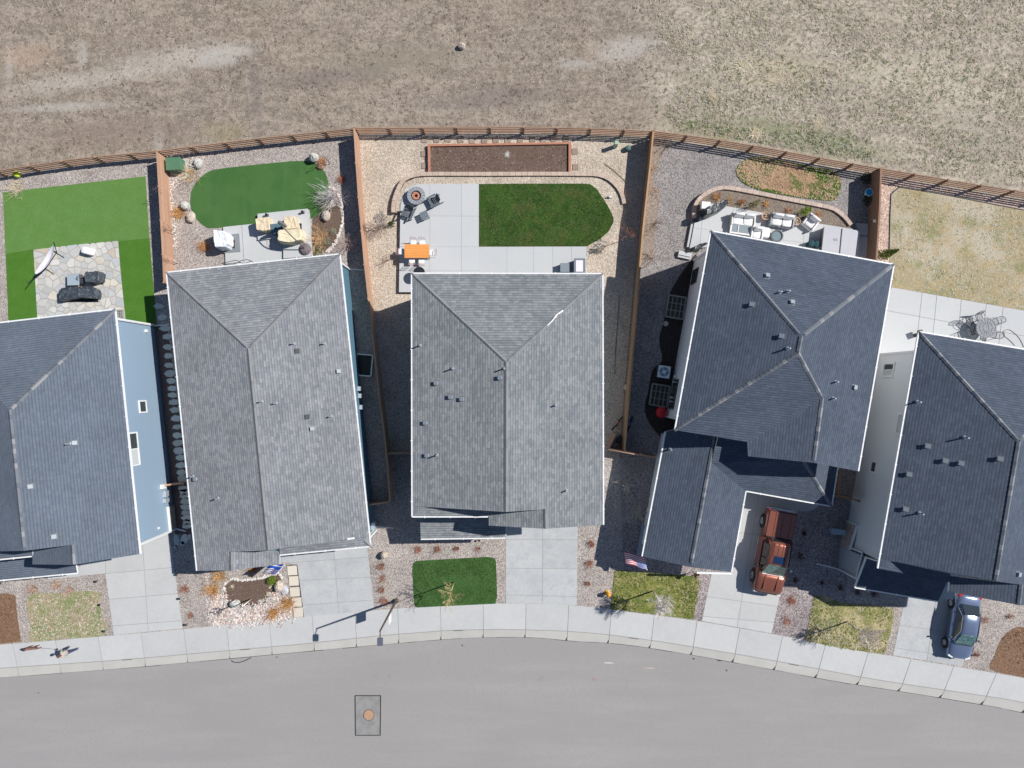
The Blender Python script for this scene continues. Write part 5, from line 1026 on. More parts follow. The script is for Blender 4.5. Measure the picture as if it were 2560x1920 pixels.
tufts("lawn_grass", [q('L',275,535),q('L',560,548),q('L',850,575),q('L',882,600),q('L',880,645),q('L',838,884),q('L',600,850),q('L',245,808)], 2200, [mat("olive_blade",(.17,.2,.05)),mat("olive_blade_dark",(.06,.09,.015)),straw], (.04,.11), (.02,.06), 6, .02, z=.03, label="grass blades of the olive front lawn", weights=(.5,.3,.2))
tufts("lawn_grass", qs('M',(218,715),(300,712),(400,760),(780,800),(785,840),(716,1132),(400,1085),(150,1035)), 2200, [bpy.data.materials["olive_blade"],bpy.data.materials["olive_blade_dark"],straw,straw2], (.04,.12), (.02,.07), 6, .02, z=.03, label="grass blades of the patchy front lawn", weights=(.35,.2,.25,.2))
tufts("lawn_grass", qs('I',(245,570),(480,550),(820,535),(875,880),(560,910),(272,935)), 1900, [mat("weedy_blade",(.2,.26,.1)),straw3,straw2,brn2], (.05,.14), (.03,.08), 6, .022, z=.03, label="weedy blades of the blue house's front lawn", weights=(.35,.2,.3,.15))
tufts("lawn_grass", qs('N',(510,165),(1150,255),(1481,318),(1481,1045),(1000,965),(510,880)), 1700, [straw2,mat("dormant_blade",(.42,.38,.24)),mat("dormant_green",(.2,.22,.1)),straw3], (.05,.14), (.02,.07), 6, .02, z=.03, label="straw blades of the dormant back lawn", weights=(.42,.28,.1,.2))
tufts("lawn_grass", rim, 1700, [mat("dead_blade",(.62,.45,.31)),mat("dead_blade_dark",(.34,.23,.15)),straw], (.05,.14), (.03,.08), 6, .022, z=.04, label="dead blades of the oval brown lawn", weights=(.5,.25,.25))
tufts("mulch_chips", qs('M',(1716,940),(1640,950),(1570,1005),(1500,1150),(1485,1235),(1716,1290),(2000,1340),(2000,1000)), 900, [mat("chip_brown",(.24,.13,.08)),mat("chip_dark",(.07,.045,.03)),mat("chip_pale",(.42,.29,.2))], (.05,.14), (.02,.05), 3, .035, z=.03, label="bark chips strewn over the far right bed", weights=(.45,.35,.2))
tufts("mulch_chips", [(-100,1500),(0,1488),(38,1500),(50,1600),(0,1606),(-100,1612)], 260, [mat("chip_brown",()),mat("chip_dark",()),mat("chip_pale",())], (.05,.14), (.02,.05), 3, .035, z=.03, label="bark chips on the soil bed by the dog walker", weights=(.45,.35,.2))
tufts("mulch_chips", qs('C',(620,202),(1585,188),(1585,375),(620,380)), 800, [mat("chip_earth",(.2,.13,.1)),mat("chip_dark",()),mat("chip_grey",(.34,.28,.25))], (.04,.12), (.01,.03), 3, .03, z=.16, label="clods and chips in the timber planting bed", weights=(.4,.35,.25))
# ================================================================ SMALL THINGS
def boxparts(t, items, bev=.01):
    for nm, m, args in items: MB().box(*args).build(nm, m, t, bevel=bev)
# utility boxes
t = thing("utility_box", "green metal utility box in the cobbled fence corner", "utility box", W(*q('B',215,378)), .05)
MB().box(0,0,.4,1.0,.85,.8).build("cabinet", mat("utility_green",(.09,.19,.115),rough=.5), t, bevel=.03); MB().box(.0,0,.83,1.06,.9,.07).build("lid", mat("utility_green",()), t, bevel=.02); MB().box(0,0,.04,1.2,1.05,.08).build("pad", concrete, t)
t = thing("utility_pedestal", "tall pale green cable pedestal by the rear fence", "pedestal", W(*q('C',1920,190)))
MB().box(0,0,.42,.24,.24,.84).build("post_body", mat("pedestal_green",(.32,.47,.36)), t, bevel=.03); MB().box(0,0,.87,.27,.27,.07).build("cap", mat("pedestal_green",()), t, bevel=.02)
t = thing("utility_pedestal", "short dark green pedestal left of the board fence", "pedestal", W(*q('C',2010,208)), .3)
MB().lathe([(.2,0),(.2,.3),(.16,.38),(.06,.42)], n=14).build("dome", mat("dark_pedestal",(.09,.17,.16)), t)
t = thing("ball", "yellow green ball sitting beneath the rail fence", "ball", W(*q('A',155,440)))
MB().blob((0,0,.24),.25,.25,.25,0,14,9).build("ball_skin", mat("tennis_yellow",(.58,.68,.04),rough=.6), t, smooth=True); MB().lathe([(.252,.225),(.256,.24),(.252,.255)],n=18,caps=False).build("seam", white, t)
# hammock
t = thing("hammock", "white hammock on a black tube frame beside the flagstones", "hammock", W(*q('A',345,1130)), 0)
def la(px, py, z=0): p = W(px,py,z)-W(*q('A',345,1130)); return Vector((p.x,p.y,z))
A = lambda x, y, z: la(*q('A',x,y), z)
fr = MB(); fr.path([A(428,972,.95),A(452,1055,.1),A(355,1200,.06),A(285,1245,.1),A(222,1305,.95)], .03, 6); fr.build("frame", black, t)
for x0,y0,x1,y1 in ((415,1040,512,1098),(338,1168,432,1232)): MB().tube(A(x0,y0,.06),A(x1,y1,.06),.03,.03,6).build("foot", black, t)
hb = MB(); p0, p1 = A(425,1005,.9), A(285,1225,.9); d = (p1-p0).normalized(); s_ = Vector((-d.y,d.x,0)); rgs = []
for i in range(13):
    f = i/12; c = p0.lerp(p1,f); sag = .4*4*f*(1-f); w = .06+.16*math.sin(math.pi*f)**.6; rgs.append([c+s_*(w*k)-Vector((0,0,sag*(1-.35*abs(k)))) for k in (-1,-.5,0,.5,1)])
for a, b0 in zip(rgs, rgs[1:]):
    for k in range(4): hb.face([a[k],a[k+1],b0[k+1],b0[k]])
hb.build("hammock_cloth", mat("hammock_white",(.62,.60,.68)), t)
t = thing("pouf", "white oblong pouf on the flagstone patio", "pouf", W(*q('A',722,1052)), -.25); MB().cushion(0,0,.26,.82,.5,.5).build("cover", mat("white_vinyl",(.85,.86,.86),rough=.5), t, smooth=True); MB().box(0,0,.02,.5,.3,.04).build("base", dkgrey, t)
# covered furniture on the flagstones
cov = mat("black_cover", (.055,.068,.085), [(2,.45,.6,(.02,.025,.035),.7),(4,.52,.66,(.13,.155,.19),.6)], rough=.45, bump=.05, bscale=5, spec=.5)
def Y(px, py): return (140+px/13.825, 650+py/13.825)
def crumple(t, pts, z0, z1, m=cov, name="cover", taper=.06, cx=None, cy=None, n=4):
    """draped cover: wall rings with folds and a bumpy top"""
    P = [W(*p)-t.location for p in pts]; P = [Vector((p.x,p.y)) for p in P]; c = sum(P, Vector((0,0)))/len(P); ring = []
    for i in range(len(P)):
        a, b0 = P[i], P[(i+1)%len(P)]
        for j in range(n): ring.append(a.lerp(b0, j/n))
    rr = []
    for k, (f, z) in enumerate(((1.03,z0),(1.0,z0+(z1-z0)*.5),(.985,z0+(z1-z0)*.9),(.955,z1-.01),(.9,z1+.01),(.5,z1-.02),(.04,z1-.03))):
        rr.append([(c.x+(p.x-c.x)*f*(1+(.025*((i%2)*2-1) if k < 4 else 0)), c.y+(p.y-c.y)*f*(1+(.025*((i%2)*2-1) if k < 4 else 0)), z+(random.uniform(-.025,.025) if 2 < k < 6 else 0)) for i, p in enumerate(ring)])
    return MB().rings(rr).build(name, m, t, smooth=False)
t = thing("covered_sofa", "long patio sofa under a wrinkled black cover on the flagstones", "covered sofa", W(*Y(900,1240))); crumple(t, [Y(270,1120),Y(380,1000),Y(900,960),Y(1000,1040),Y(1000,1330),Y(300,1450)], 0, .62, name="cover"); crumple(t, [Y(980,1000),Y(1300,940),Y(1560,1060),Y(1590,1250),Y(1540,1370),Y(960,1330)], 0, .75, name="cover"); MB().box(0,-.1,.05,2.4,.7,.08).build("frame_base", black, t)
t = thing("covered_armchair", "single armchair under a black cover at the upper right of the flagstone set", "covered armchair", W(*Y(1450,680))); crumple(t, [Y(1200,540),Y(1270,450),Y(1450,470),Y(1640,430),Y(1730,520),Y(1700,790),Y(1500,850),Y(1230,820)], 0, .8); MB().box(0,0,.05,.8,.7,.08).build("frame_base", black, t)
t = thing("metal_table", "blue grey ribbed metal side table on the flagstones", "table", W(*Y(750,720)), .03)
for i in range(9): MB().box(-.38+i*.095,0,.5,.085,.78,.03).build("slat", mat("steel_blue",(.33,.40,.46),rough=.4), t)
MB().box(0,0,.47,.88,.8,.03).build("frame", black, t)
for sx in (-1,1):
    for sy in (-1,1): MB().box(sx*.4,sy*.36,.23,.05,.05,.46).build("leg", black, t)
t = thing("wicker_chair", "small scrolled metal chair between the covered armchair and the ribbed table", "chair", W(*Y(1040,720)), .4)
MB().lathe([(.22,.42),(.22,.45)],n=14).build("seat", dkgrey, t); b = MB(); b.path([Vector((.24*math.cos(a),.24*math.sin(a),.45+.35*max(0,math.sin(a)))) for a in [i*.5 for i in range(13)]],.02,5); b.build("backrest", dkgrey, t)
for k in range(4): MB().tube((.18*math.cos(k*1.57+.78),.18*math.sin(k*1.57+.78),.43),(.22*math.cos(k*1.57+.78),.22*math.sin(k*1.57+.78),0),.015,.015,5).build("leg", dkgrey, t)
# ---- low house patio
zp = .34
tanc = mat("tan_cover", (.66,.56,.40), [(2,.45,.65,(.56,.46,.34),.7)], bump=.03, bscale=5, rough=.8); tanc2 = mat("cream_cover", (.72,.65,.47), [(2,.45,.65,(.62,.54,.38),.7)], bump=.03, bscale=5, rough=.8)
for l, pts, z1, m in (("loveseat under a wrinkled tan cover, left of the arc lamp pole",[(850,290),(1060,262),(1080,330),(1090,470),(1000,495),(870,470)],.85,tanc),
        ("square tan covered armchair on the raised slab",[(1310,265),(1490,250),(1530,430),(1500,460),(1330,470)],.8,tanc),("sofa under a pale cream cover below the tan armchair",[(1225,480),(1590,462),(1612,560),(1600,640),(1420,690),(1225,670)],.9,tanc2)):
    c = (sum(p[0] for p in pts)/len(pts), sum(p[1] for p in pts)/len(pts)); t = thing("covered_sofa" if "sofa" in l or "love" in l else "covered_armchair", l, "covered sofa" if "arm" not in l.split(",")[0].split()[2:4] else "covered armchair", W(*q('P',*c),zp if c[0] > 1200 else .2)); crumple(t, qs('P',*pts), 0, z1, m); MB().box(0,0,.03,.8,.5,.05).build("frame_base", black, t)
t = thing("fire_table", "dark blue square fire table among the tan covered seats", "table", W(*q('P',1150,430),zp), .1); MB().box(0,0,.28,.62,.62,.56).build("body", mat("navy_metal",(.04,.07,.11)), t, bevel=.03); MB().box(0,0,.58,.7,.7,.05).build("tabletop", mat("teal_glass",(.10,.17,.21),rough=.2), t, bevel=.02); MB().lathe([(.1,.605),(.1,.62)],n=12).build("burner", black, t)
t = thing("wicker_basket", "white and brown woven basket beside the dark blue fire table", "basket", W(*q('P',1270,370),zp)); MB().lathe([(.2,0),(.26,.3),(.23,.3),(.18,.08)],n=14).build("basket_wall", mat("woven_white",(.6,.56,.54),[(9,.45,.6,(.25,.2,.19),.8)]), t); MB().blob((0,0,.3),.2,.26,.12,.25,8,5).build("blanket", white, t)
t = thing("arc_umbrella_stand", "tall arched pole of a closed cantilever umbrella over the tan seats", "umbrella", W(*q('P',1590,735),.34))
base = W(*q('P',1590,735),0); ft = base-base
arc = []; tip = W(692,551,2.55)-Vector((base.x,base.y,.34)); hh_ = 2.55-.34
for i in range(19):
    f = i/18; z = .1+ (tip.z-.1)*f + 1.0*math.sin(math.pi*f)*.9*(1-f*.25); arc.append(Vector((tip.x*f, tip.y*f, z)))
b = MB(); b.path(arc, .038, 8); b.build("arched_pole", mat("bronze_metal",(.10,.10,.09),rough=.4), t)
MB().lathe([(.40,.0),(.42,.12),(.3,.2),(.1,.24)],n=22).build("weighted_base", mat("base_cover",(.19,.16,.17),[(7,.45,.6,(.09,.07,.08),.7)],bump=.04,bscale=9), t)
b = MB(); rr = []
for z, r in ((tip.z-.05,.04),(tip.z-.3,.1),(tip.z-.9,.14),(tip.z-1.5,.1),(tip.z-1.75,.05)): rr.append([(tip.x+(r+.03*(i%2))*math.cos(i*.524), tip.y+(r+.03*(i%2))*math.sin(i*.524), z) for i in range(12)])
b.rings(rr).build("folded_canopy", mat("canopy_grey",(.16,.17,.18)), t)
t = thing("covered_grill", "barbecue grill under a white cover at the left of the lower slab", "grill", W(*q('P',345,650),.16), 0)
crumple(t, qs('P',(210,480),(380,500),(430,560),(440,690),(390,760),(240,765),(215,650)), 0, 1.15, mat("white_cover",(.76,.79,.83),[(3,.45,.6,(.64,.68,.74),.6)],bump=.04,bscale=6)); MB().box(-.42,-.1,.7,.34,.75,.05).build("side_shelf", mat("shelf_grey",(.28,.33,.36)), t); MB().box(0,0,.05,.8,.6,.1).build("cart_base", black, t)
t = thing("grill_mat", "dark mat showing beside the white covered grill", "mat", W(*q('P',380,640),.17), .07); MB().box(0,0,.01,1.2,1.3,.02).build("rubber_mat", mat("mat_grey",(.2,.22,.24)), t)
t = thing("concrete_block", "small pale concrete pad above the white covered grill", "block", W(*q('P',195,520),.008), .05); MB().box(0,0,.05,.5,.55,.12).build("slab", conc_clean, t)
t = thing("doormat", "striped lilac and grey outdoor mat on the lower slab", "mat", W(*q('P',1050,640),.165), .08)
for i in range(6): MB().box(-.36+i*.145,0,.008,.14,.75,.014).build("stripe", [mat("mat_lilac",(.45,.42,.45)),mat("mat_pale",(.52,.52,.54))][i%2], t)
for l, x, y in (("black lantern near the left corner of the raised slab",968,185),("black lantern near the right corner of the raised slab",1550,140)):
    t = thing("lantern", l, "lantern", W(*q('P',x,y),zp)); MB().box(0,0,.02,.17,.17,.04).build("base", black, t); MB().box(0,0,.16,.12,.12,.24).build("lamp_glass", glass, t); MB().lathe([(.1,.28),(.03,.36),(.012,.42)],n=8).build("cap", black, t)
t = thing("handrail", "pair of black stair handrails against the low house's rear wall", "handrail", W(*q('P',480,950)))
for nm, pts in (("rail",((225,965,.85),(455,912,.85),(530,945,.85))),("rail",((240,980,.85),(525,950,.85))),("rail",((520,925,.85),(640,902,.85),(730,940,.85)))):
    MB().path([W(*q('P',x,y),z)-t.location for x,y,z in pts], .022, 6).build(nm, black, t)
for x, y in ((225,965),(455,912),(640,902),(525,947)):
    p = W(*q('P',x,y),.85)-t.location; MB().tube(p, Vector((p.x,p.y,0)), .02, .02, 6).build("post", black, t)
# ---- middle house patio
t = thing("fire_pit", "round grey fire pit with an orange bowl on the pale patio", "fire pit", W(*q('S',300,245),zt))
MB().lathe([(.5,0),(.5,.3),(.62,.33),(.62,.38)],n=32).build("body", mat("fire_pit_grey",(.16,.18,.2),[(5,.4,.6,(.10,.115,.13),.7)]), t)
for i in range(16):
    a0, a1 = i*math.pi/8+.02, (i+1)*math.pi/8-.02; MB().prism([Vector((r*math.cos(a),r*math.sin(a))) for r, a in ((.64,a0),(.64,a1),(.36,a1),(.36,a0))], .375, .43).build("rim_stone", mat("rim_grey",(.27,.29,.32),rnd=.1), t)
MB().lathe([(.30,.36),(.30,.385),(.1,.38)],n=20).build("bowl", mat("orange_grit",(.5,.24,.17),[(9,.45,.6,(.3,.1,.06),.8)]), t); MB().lathe([(.335,.38),(.335,.435),(.29,.435),(.29,.38)],n=20,caps=False).build("burner_ring", black, t)
slatm = mat("charcoal_plastic", (.11,.135,.155), rough=.5)
def adirondack(label, x, y, rz):
    t = thing("adirondack_chair", label, "chair", W(x,y,zt), rz, "charcoal adirondack chairs by the fire pit")
    for i in range(5): MB().box(0,-.27+i*.115,.36-.02*i,.52,.1,.025,rx=-.12).build("seat_slat", slatm, t)
    for i in range(5):
        k = i-2; MB().box(k*.105,.36+.0,.66-.02*abs(k),.095,.03,.72-.07*abs(k),rx=-.38).build("back_slat", slatm, t)
    for s in (-1,1):
        MB().box(s*.33,-.02,.58,.12,.72,.03).build("armrest", slatm, t); MB().box(s*.3,-.3,.29,.05,.08,.58).build("leg", slatm, t); MB().box(s*.3,.15,.2,.05,.95,.1,rx=-.2).build("side_rail", slatm, t)
    return t
adirondack("charcoal adirondack chair right of the fire pit", *q('S',545,325), R(-62)); adirondack("charcoal adirondack chair below the fire pit", *q('S',190,490), R(165+180-8))
t = thing("side_table", "small square charcoal table between the two adirondack chairs", "table", W(*q('S',415,525),zt), .42); 
for i in range(4): MB().box(0,-.21+i*.14,.44,.56,.13,.03).build("slat", mat("charcoal_table",(.15,.18,.21)), t)
for sx in (-1,1):
    for sy in (-1,1): MB().box(sx*.23,sy*.23,.21,.05,.05,.42).build("leg", slatm, t)
t = thing("dining_table", "rectangular table with a bright orange wooden top", "table", W(*q('S',318,1045),zt), 0)
ow = mat("orange_wood", (.76,.32,.09), [(5,.4,.6,(.68,.26,.07),.6,(1,8,1)),(3,.55,.7,(.8,.38,.13),.5)], rough=.5, rnd=.05)
for i in range(6): MB().box(0,-.4+i*.16,.73,1.72,.154,.035).build("tabletop_plank", ow, t)
MB().box(0,0,.69,1.6,.85,.05).build("apron", mat("dark_wood",(.14,.08,.05)), t)
for sx in (-1,1):
    for sy in (-1,1): MB().box(sx*.74,sy*.36,.34,.07,.07,.68).build("leg", mat("table_leg_white",(.7,.62,.5)), t)
wirew = mat("white_wire", (.78,.74,.74), rough=.4); wirep = mat("copper_wire", (.5,.3,.28), rough=.4)
def wire_chair():
    t = thing("wire_chair", "white wire bistro chair at the orange table, upper left", "chair", W(*q('S',262,925),zt), 0, "white wire chairs round the orange table")
    MB().cushion(0,0,.46,.42,.42,.05).build("seat", white, t, smooth=True)
    b = MB(); b.path([Vector((-.21,.2,.46)),Vector((-.23,.3,.62)),Vector((-.17,.36,.82)),Vector((0,.38,.86)),Vector((.17,.36,.82)),Vector((.23,.3,.62)),Vector((.21,.2,.46))], .015, 5)
    for k in (-.1,0,.1): b.tube((k,.2,.46),(k,.37,.84),.009,.009,4)
    b.tube((-.22,.3,.62),(.22,.3,.62),.009,.009,4); b.build("backrest", wirep, t)
    for sx in (-1,1):
        for sy in (-1,1): MB().tube((sx*.17,sy*.17,.45),(sx*.22,sy*.23,0),.013,.013,5).build("leg", wirew, t)
    return t
w0 = wire_chair(); zc = zt
for x, y, rz, l in ((385,925,.05,"white wire chair at the orange table, upper right"),(90,1040,1.57,"white wire chair at the left head of the orange table"),(525,1055,-1.57,"white wire chair at the right head of the orange table"),(240,1165,3.14,"white wire chair at the orange table, lower left"),(375,1170,3.1,"white wire chair at the orange table, lower right")):
    dup(w0, W(*q('S',x,y),zc), rz, l)
t = thing("bistro_table", "black pedestal table half hidden under the middle house's rear eave", "table", W(1052,686,zt), 0); MB().lathe([(.4,.86),(.4,.9)],n=24).build("tabletop", black, t); MB().tube((0,0,0),(0,0,.87),.03,.03,8).build("pedestal", black, t); MB().lathe([(.25,0),(.25,.03),(.04,.06)],n=16).build("base", black, t)
t = thing("storage_box", "grey storage box against the middle house's rear wall", "box", W(*q('C',1565,1055),zt), 0); MB().box(0,0,.25,.68,.6,.5).build("body", mat("slate_box",(.17,.2,.23)), t, bevel=.02); MB().box(0,0,.52,.72,.64,.05).build("lid", mat("slate_lid",(.21,.245,.28)), t, bevel=.015)
t = thing("grill_cabinet", "dark outdoor cabinet with a white top at the patio's right end", "cabinet", W(*q('C',1662,1045),zt), 0); MB().box(0,0,.42,.72,.95,.84).build("body", dkgrey, t, bevel=.02); MB().box(-.02,-.05,.86,.5,.8,.04).build("countertop", mat("lilac_white",(.72,.68,.74)), t, bevel=.01); MB().box(.0,-.02,.845,.8,1.02,.02).build("frame", mat("slate_box",()), t)
t = thing("toy_bird", "little grey and white garden ornament on the gravel by the lawn", "ornament", W(*q('C',1885,550),zt-.06), 0); MB().blob((0,0,.1),.14,.08,.1,.1,8,5).build("body", white, t); MB().blob((-.16,0,.14),.07,.06,.06,.1,8,5).build("head", dkgrey, t); MB().box(.17,0,.1,.12,.06,.03).build("tail", mat("blue_plastic",(.1,.3,.5)), t)
t = thing("garden_stick", "thin brown pole lying diagonally on the tan gravel", "pole", W(*q('C',1920,370))); MB().path([W(*q('C',x,y),.06)-t.location for x,y in ((1850,310),(1905,350),(2000,435))],.02,5).build("shaft", brtw, t)
b = MB(); b.path([W(*q('G',x,y),.02) for x,y in ((1440,0),(1438,80),(1428,200),(1418,340),(1414,460))],.022,4); props(b.build("garden_hose", mat("dark_hose",(.08,.06,.05))), "thin dark hose running down the tan side yard", "hose")
# ---- dark roofed house patio
def Q(x, y, z=0): return W(*q('Q',x,y), z)
greyw = mat("grey_wicker",(.34,.36,.38)); cushw = mat("pale_cushion",(.68,.68,.69),rnd=.04); whitem = mat("white_metal_frame",(.74,.72,.70))
def loveseat(label, x, y, rz, n=2, m=greyw, w=.72, cat="sofa", name="outdoor_sofa"):
    t = thing(name, label, cat, Q(x,y,zt), rz)
    W_ = n*w+.24; MB().box(0,-.02,.17,W_,.82,.3).build("base", m, t, bevel=.03); MB().box(0,.37,.45,W_,.12,.55).build("back_frame", m, t, bevel=.03)
    for s in (-1,1): MB().box(s*(W_/2-.05),-.02,.36,.1,.82,.4).build("armrest", m, t, bevel=.02)
    for i in range(n):
        x0 = (i-(n-1)/2)*w; MB().cushion(x0,-.08,.4,w-.02,.6,.15).build("seat_cushion", cushw, t, smooth=True); MB().cushion(x0,.24,.62,w-.02,.2,.5,rx=-.25).build("back_cushion", cushw, t, smooth=True)
    return t
loveseat("grey loveseat with two pale pillows at the left of the raised patio", 735, 310, R(-6), m=mat("white_frame",(.66,.64,.62)))
loveseat("white cushioned loveseat in the middle of the raised patio", 1145, 320, R(-8))
loveseat("white armchair turned towards the loveseat at the patio's right", 1450, 335, R(-38), 1, whitem, .66, "armchair", "outdoor_armchair")
loveseat("pale armchair half hidden by the roof edge", 880, 450, R(-8), 1, whitem, .6, "armchair", "outdoor_armchair")
t = thing("coffee_table", "white framed glass coffee table below the grey loveseat", "table", Q(715,400,zt), R(-8))
MB().box(0,.3,.42,1.55,.12,.05).box(0,-.38,.42,1.55,.1,.05).box(-.72,-.04,.42,.1,.6,.05).box(.72,-.04,.42,.1,.6,.05).box(-.2,-.04,.42,.05,.6,.05).build("frame", whitem, t); MB().box(0,-.04,.4,1.4,.6,.015).build("glass_top", mat("smoked_glass",(.24,.28,.31),rough=.15), t)
for sx in (-1,1):
    for sy in (-1,1): MB().box(sx*.7,-.04+sy*.33,.2,.06,.06,.4).build("leg", whitem, t)
t = thing("ottoman", "flat white outdoor ottoman beside the round fire bowl", "ottoman", Q(968,440,zt), R(-8)); MB().cushion(0,0,.3,.75,.72,.2).build("cushion", cushw, t, smooth=True); MB().box(0,0,.12,.7,.68,.2).build("base", whitem, t)
t = thing("fire_bowl", "round charcoal fire bowl at the roof edge of the raised patio", "fire pit", Q(1095,480,zt), 0); MB().lathe([(.3,0),(.42,.3),(.44,.42),(.36,.44),(.33,.36)],n=26,caps=False).build("bowl", mat("charcoal_bowl",(.12,.125,.13),[(5,.4,.6,(.2,.2,.2),.6)]), t); MB().lathe([(.34,.3),(.34,.37)],n=20).build("lava_rock", mat("lava_rock",(.16,.22,.25)), t); MB().lathe([(.3,0),(.3,.06)],n=20).build("base", black, t)
for l, x, y in (("terracotta pot with a pale plant left of the white loveseat",975,268),("brown wicker pot with a pale plant right of the white loveseat",1300,325)):
    t = thing("plant_pot", l, "pot", Q(x,y,zt)); MB().lathe([(.2,0),(.29,.42),(.25,.42),(.22,.34)],n=18).build("pot_wall", mat("terracotta",(.46,.30,.22),[(6,.4,.6,(.55,.4,.3),.6)]), t); MB().lathe([(.22,.33),(.1,.36)],n=12).build("soil", mulch, t); tufts("plant", None, 0, [straw2,paletw], (.08,.22), (.05,.25), 6, .02, .36, parent=t, pts=(np.random.normal(0,.08,8),np.random.normal(0,.08,8)))
t = thing("covered_grill", "large grill island under a glossy black cover by the curved wall", "grill", Q(400,215,zt), R(28))
crumple(t, qs('Q',(300,240),(410,150),(540,118),(560,165),(480,240),(340,305),(290,290)), 0, 1.15, mat("glossy_black_cover",(.035,.042,.05),[(2,.45,.6,(.09,.105,.12),.6)],bump=.05,bscale=5,rough=.35,spec=.6)) if False else None
t.rotation_euler = (0,0,0); PM[t.name] = Matrix.Translation(t.location)
gbc = mat("glossy_black_cover",(.035,.042,.05),[(2,.45,.6,(.09,.105,.12),.6)],bump=.05,bscale=5,rough=.35,spec=.6)
crumple(t, qs('Q',(300,245),(410,165),(520,130),(545,175),(470,240),(350,300),(300,295)), 0, 1.2, gbc); MB().box(.1,.1,.05,.7,.4,.1).build("cart_base", black, t)
t = thing("white_side_panel", "low white cabinet tucked behind the black covered grill", "cabinet", Q(335,165,zt), R(-5)); MB().box(0,0,.3,.55,.45,.6).build("body", whitem, t, bevel=.02); MB().box(0,0,.62,.6,.5,.04).build("tabletop", white, t)
t = thing("patio_step", "long white step edging the raised patio on its left", "step", Q(212,465,0), R(-80)+math.pi/2*0)
a, b0 = Q(180,595), Q(228,335); t.rotation_euler = (0,0,0); PM[t.name] = Matrix.Translation(t.location); beam("tread", concrete, t, a+Vector((0,0,.12)), b0+Vector((0,0,.12)), .42, .24)
t = thing("patio_step", "grey double step at the pale house's rear corner", "step", Q(135,665,0)); beam("tread", concrete, t, Q(65,660,.12), Q(200,690,.12), .45, .22); beam("tread", conc_clean, t, Q(70,645,.24), Q(200,672,.24), .28, .12)
t = thing("covered_bicycle", "black covered bicycle heap by the patio's lower corner", "bicycle", Q(250,600,0)); crumple(t, qs('Q',(200,610),(250,580),(330,560),(350,575),(280,610),(215,635)), 0, .9, gbc); MB().lathe([(.3,.0),(.3,.05)],n=16).build("wheel", rubber, t)
t = thing("hot_tub", "large hot tub closed with a two panel grey cover", "hot tub", Q(1760,540,.1), 0)
def loc(x, y, z, t=t): p = Q(x,y,z); return Vector((p.x-t.location.x, p.y-t.location.y))
z1 = .95
MB().prism([loc(x,y,z1) for x,y in ((1625,372),(1960,410),(1978,430),(1945,670),(1930,700),(1600,650))], 0, .86).build("tub_shell", mat("tub_brown",(.2,.17,.155)), t)
gcv = mat("tub_cover_grey",(.40,.40,.44),[(1.5,.4,.6,(.36,.37,.41),.6)],rough=.5)
for pts in ([(1615,368),(1795,385),(1768,680),(1585,645)],[(1808,388),(1958,408),(1976,424),(1942,700),(1780,680)]): MB().prism([loc(x,y,z1+.06) for x,y in pts], .86, .98).build("cover_panel", gcv, t, bevel=.02)
MB().box(-.6,.02,.99,.28,.14,.012).build("cover_emblem", mat("emblem_grey",(.3,.3,.34)), t)
for i, (x, y, l) in enumerate(((1450,562,"left dark teal bin beside the hot tub"),(1512,570,"right dark teal bin beside the hot tub"))):
    t = thing("bin", l, "bin", Q(x,y,zt)); MB().lathe([(.2,0),(.24,.5),(.2,.52)],n=14).build("body", mat("teal_bin",(.02,.06,.07)), t); MB().lathe([(.25,.5),(.22,.56),(.05,.6)],n=14).build("lid", mat("teal_bin",()), t)
t = thing("fountain", "light blue round basin with a white rim in the dark fence corner", "basin", W(*q('D',1922,578),.3)); MB().lathe([(.1,-.28),(.14,0),(.28,.22),(.28,.26),(.22,.26)],n=24,caps=False).build("rim", mat("basin_white",(.5,.75,.85)), t); MB().lathe([(.225,.23),(.1,.235)],n=20).build("water", mat("pool_blue",(.02,.35,.6),rough=.15), t); MB().lathe([(.16,-.29),(.16,-.26)],n=12).build("base", dkgrey, t)
for x, y, l in ((*q('D',1970,802),"small dark birdhouse on the brown fence"),):
    t = thing("birdhouse", l, "birdhouse", W(x,y,1.55)); MB().box(0,0,0,.16,.16,.2).build("body", black, t); MB().box(0,0,.12,.22,.22,.04).build("roof", black, t)
# dark shrubs in the shade
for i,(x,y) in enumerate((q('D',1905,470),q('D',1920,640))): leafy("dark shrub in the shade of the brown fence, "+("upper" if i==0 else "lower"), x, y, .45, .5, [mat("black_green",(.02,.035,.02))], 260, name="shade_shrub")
t = thing("air_conditioner", "white square air conditioner with a round fan beside the pale wall", "air conditioner", W(*q('H',262,438)), R(-9)); MB().box(0,0,.4,.82,.82,.8).build("cabinet", mat("ac_dark",(.10,.12,.14)), t, bevel=.03); MB().box(0,0,.82,.86,.86,.05).build("top_panel", mat("ac_top",(.62,.68,.74)), t, bevel=.03)
MB().lathe([(.33,.845),(.33,.86)],n=26).build("fan_opening", mat("ac_fan",(.14,.24,.33)), t); MB().lathe([(.13,.86),(.13,.875)],n=18).build("fan_hub", mat("ac_top",()), t)
for k in range(4): MB().box(.21*math.cos(k*1.57+.5),.21*math.sin(k*1.57+.5),.864,.22,.07,.01,rz=k*1.57+.5).build("fan_blade", mat("ac_blade",(.35,.45,.52)), t)
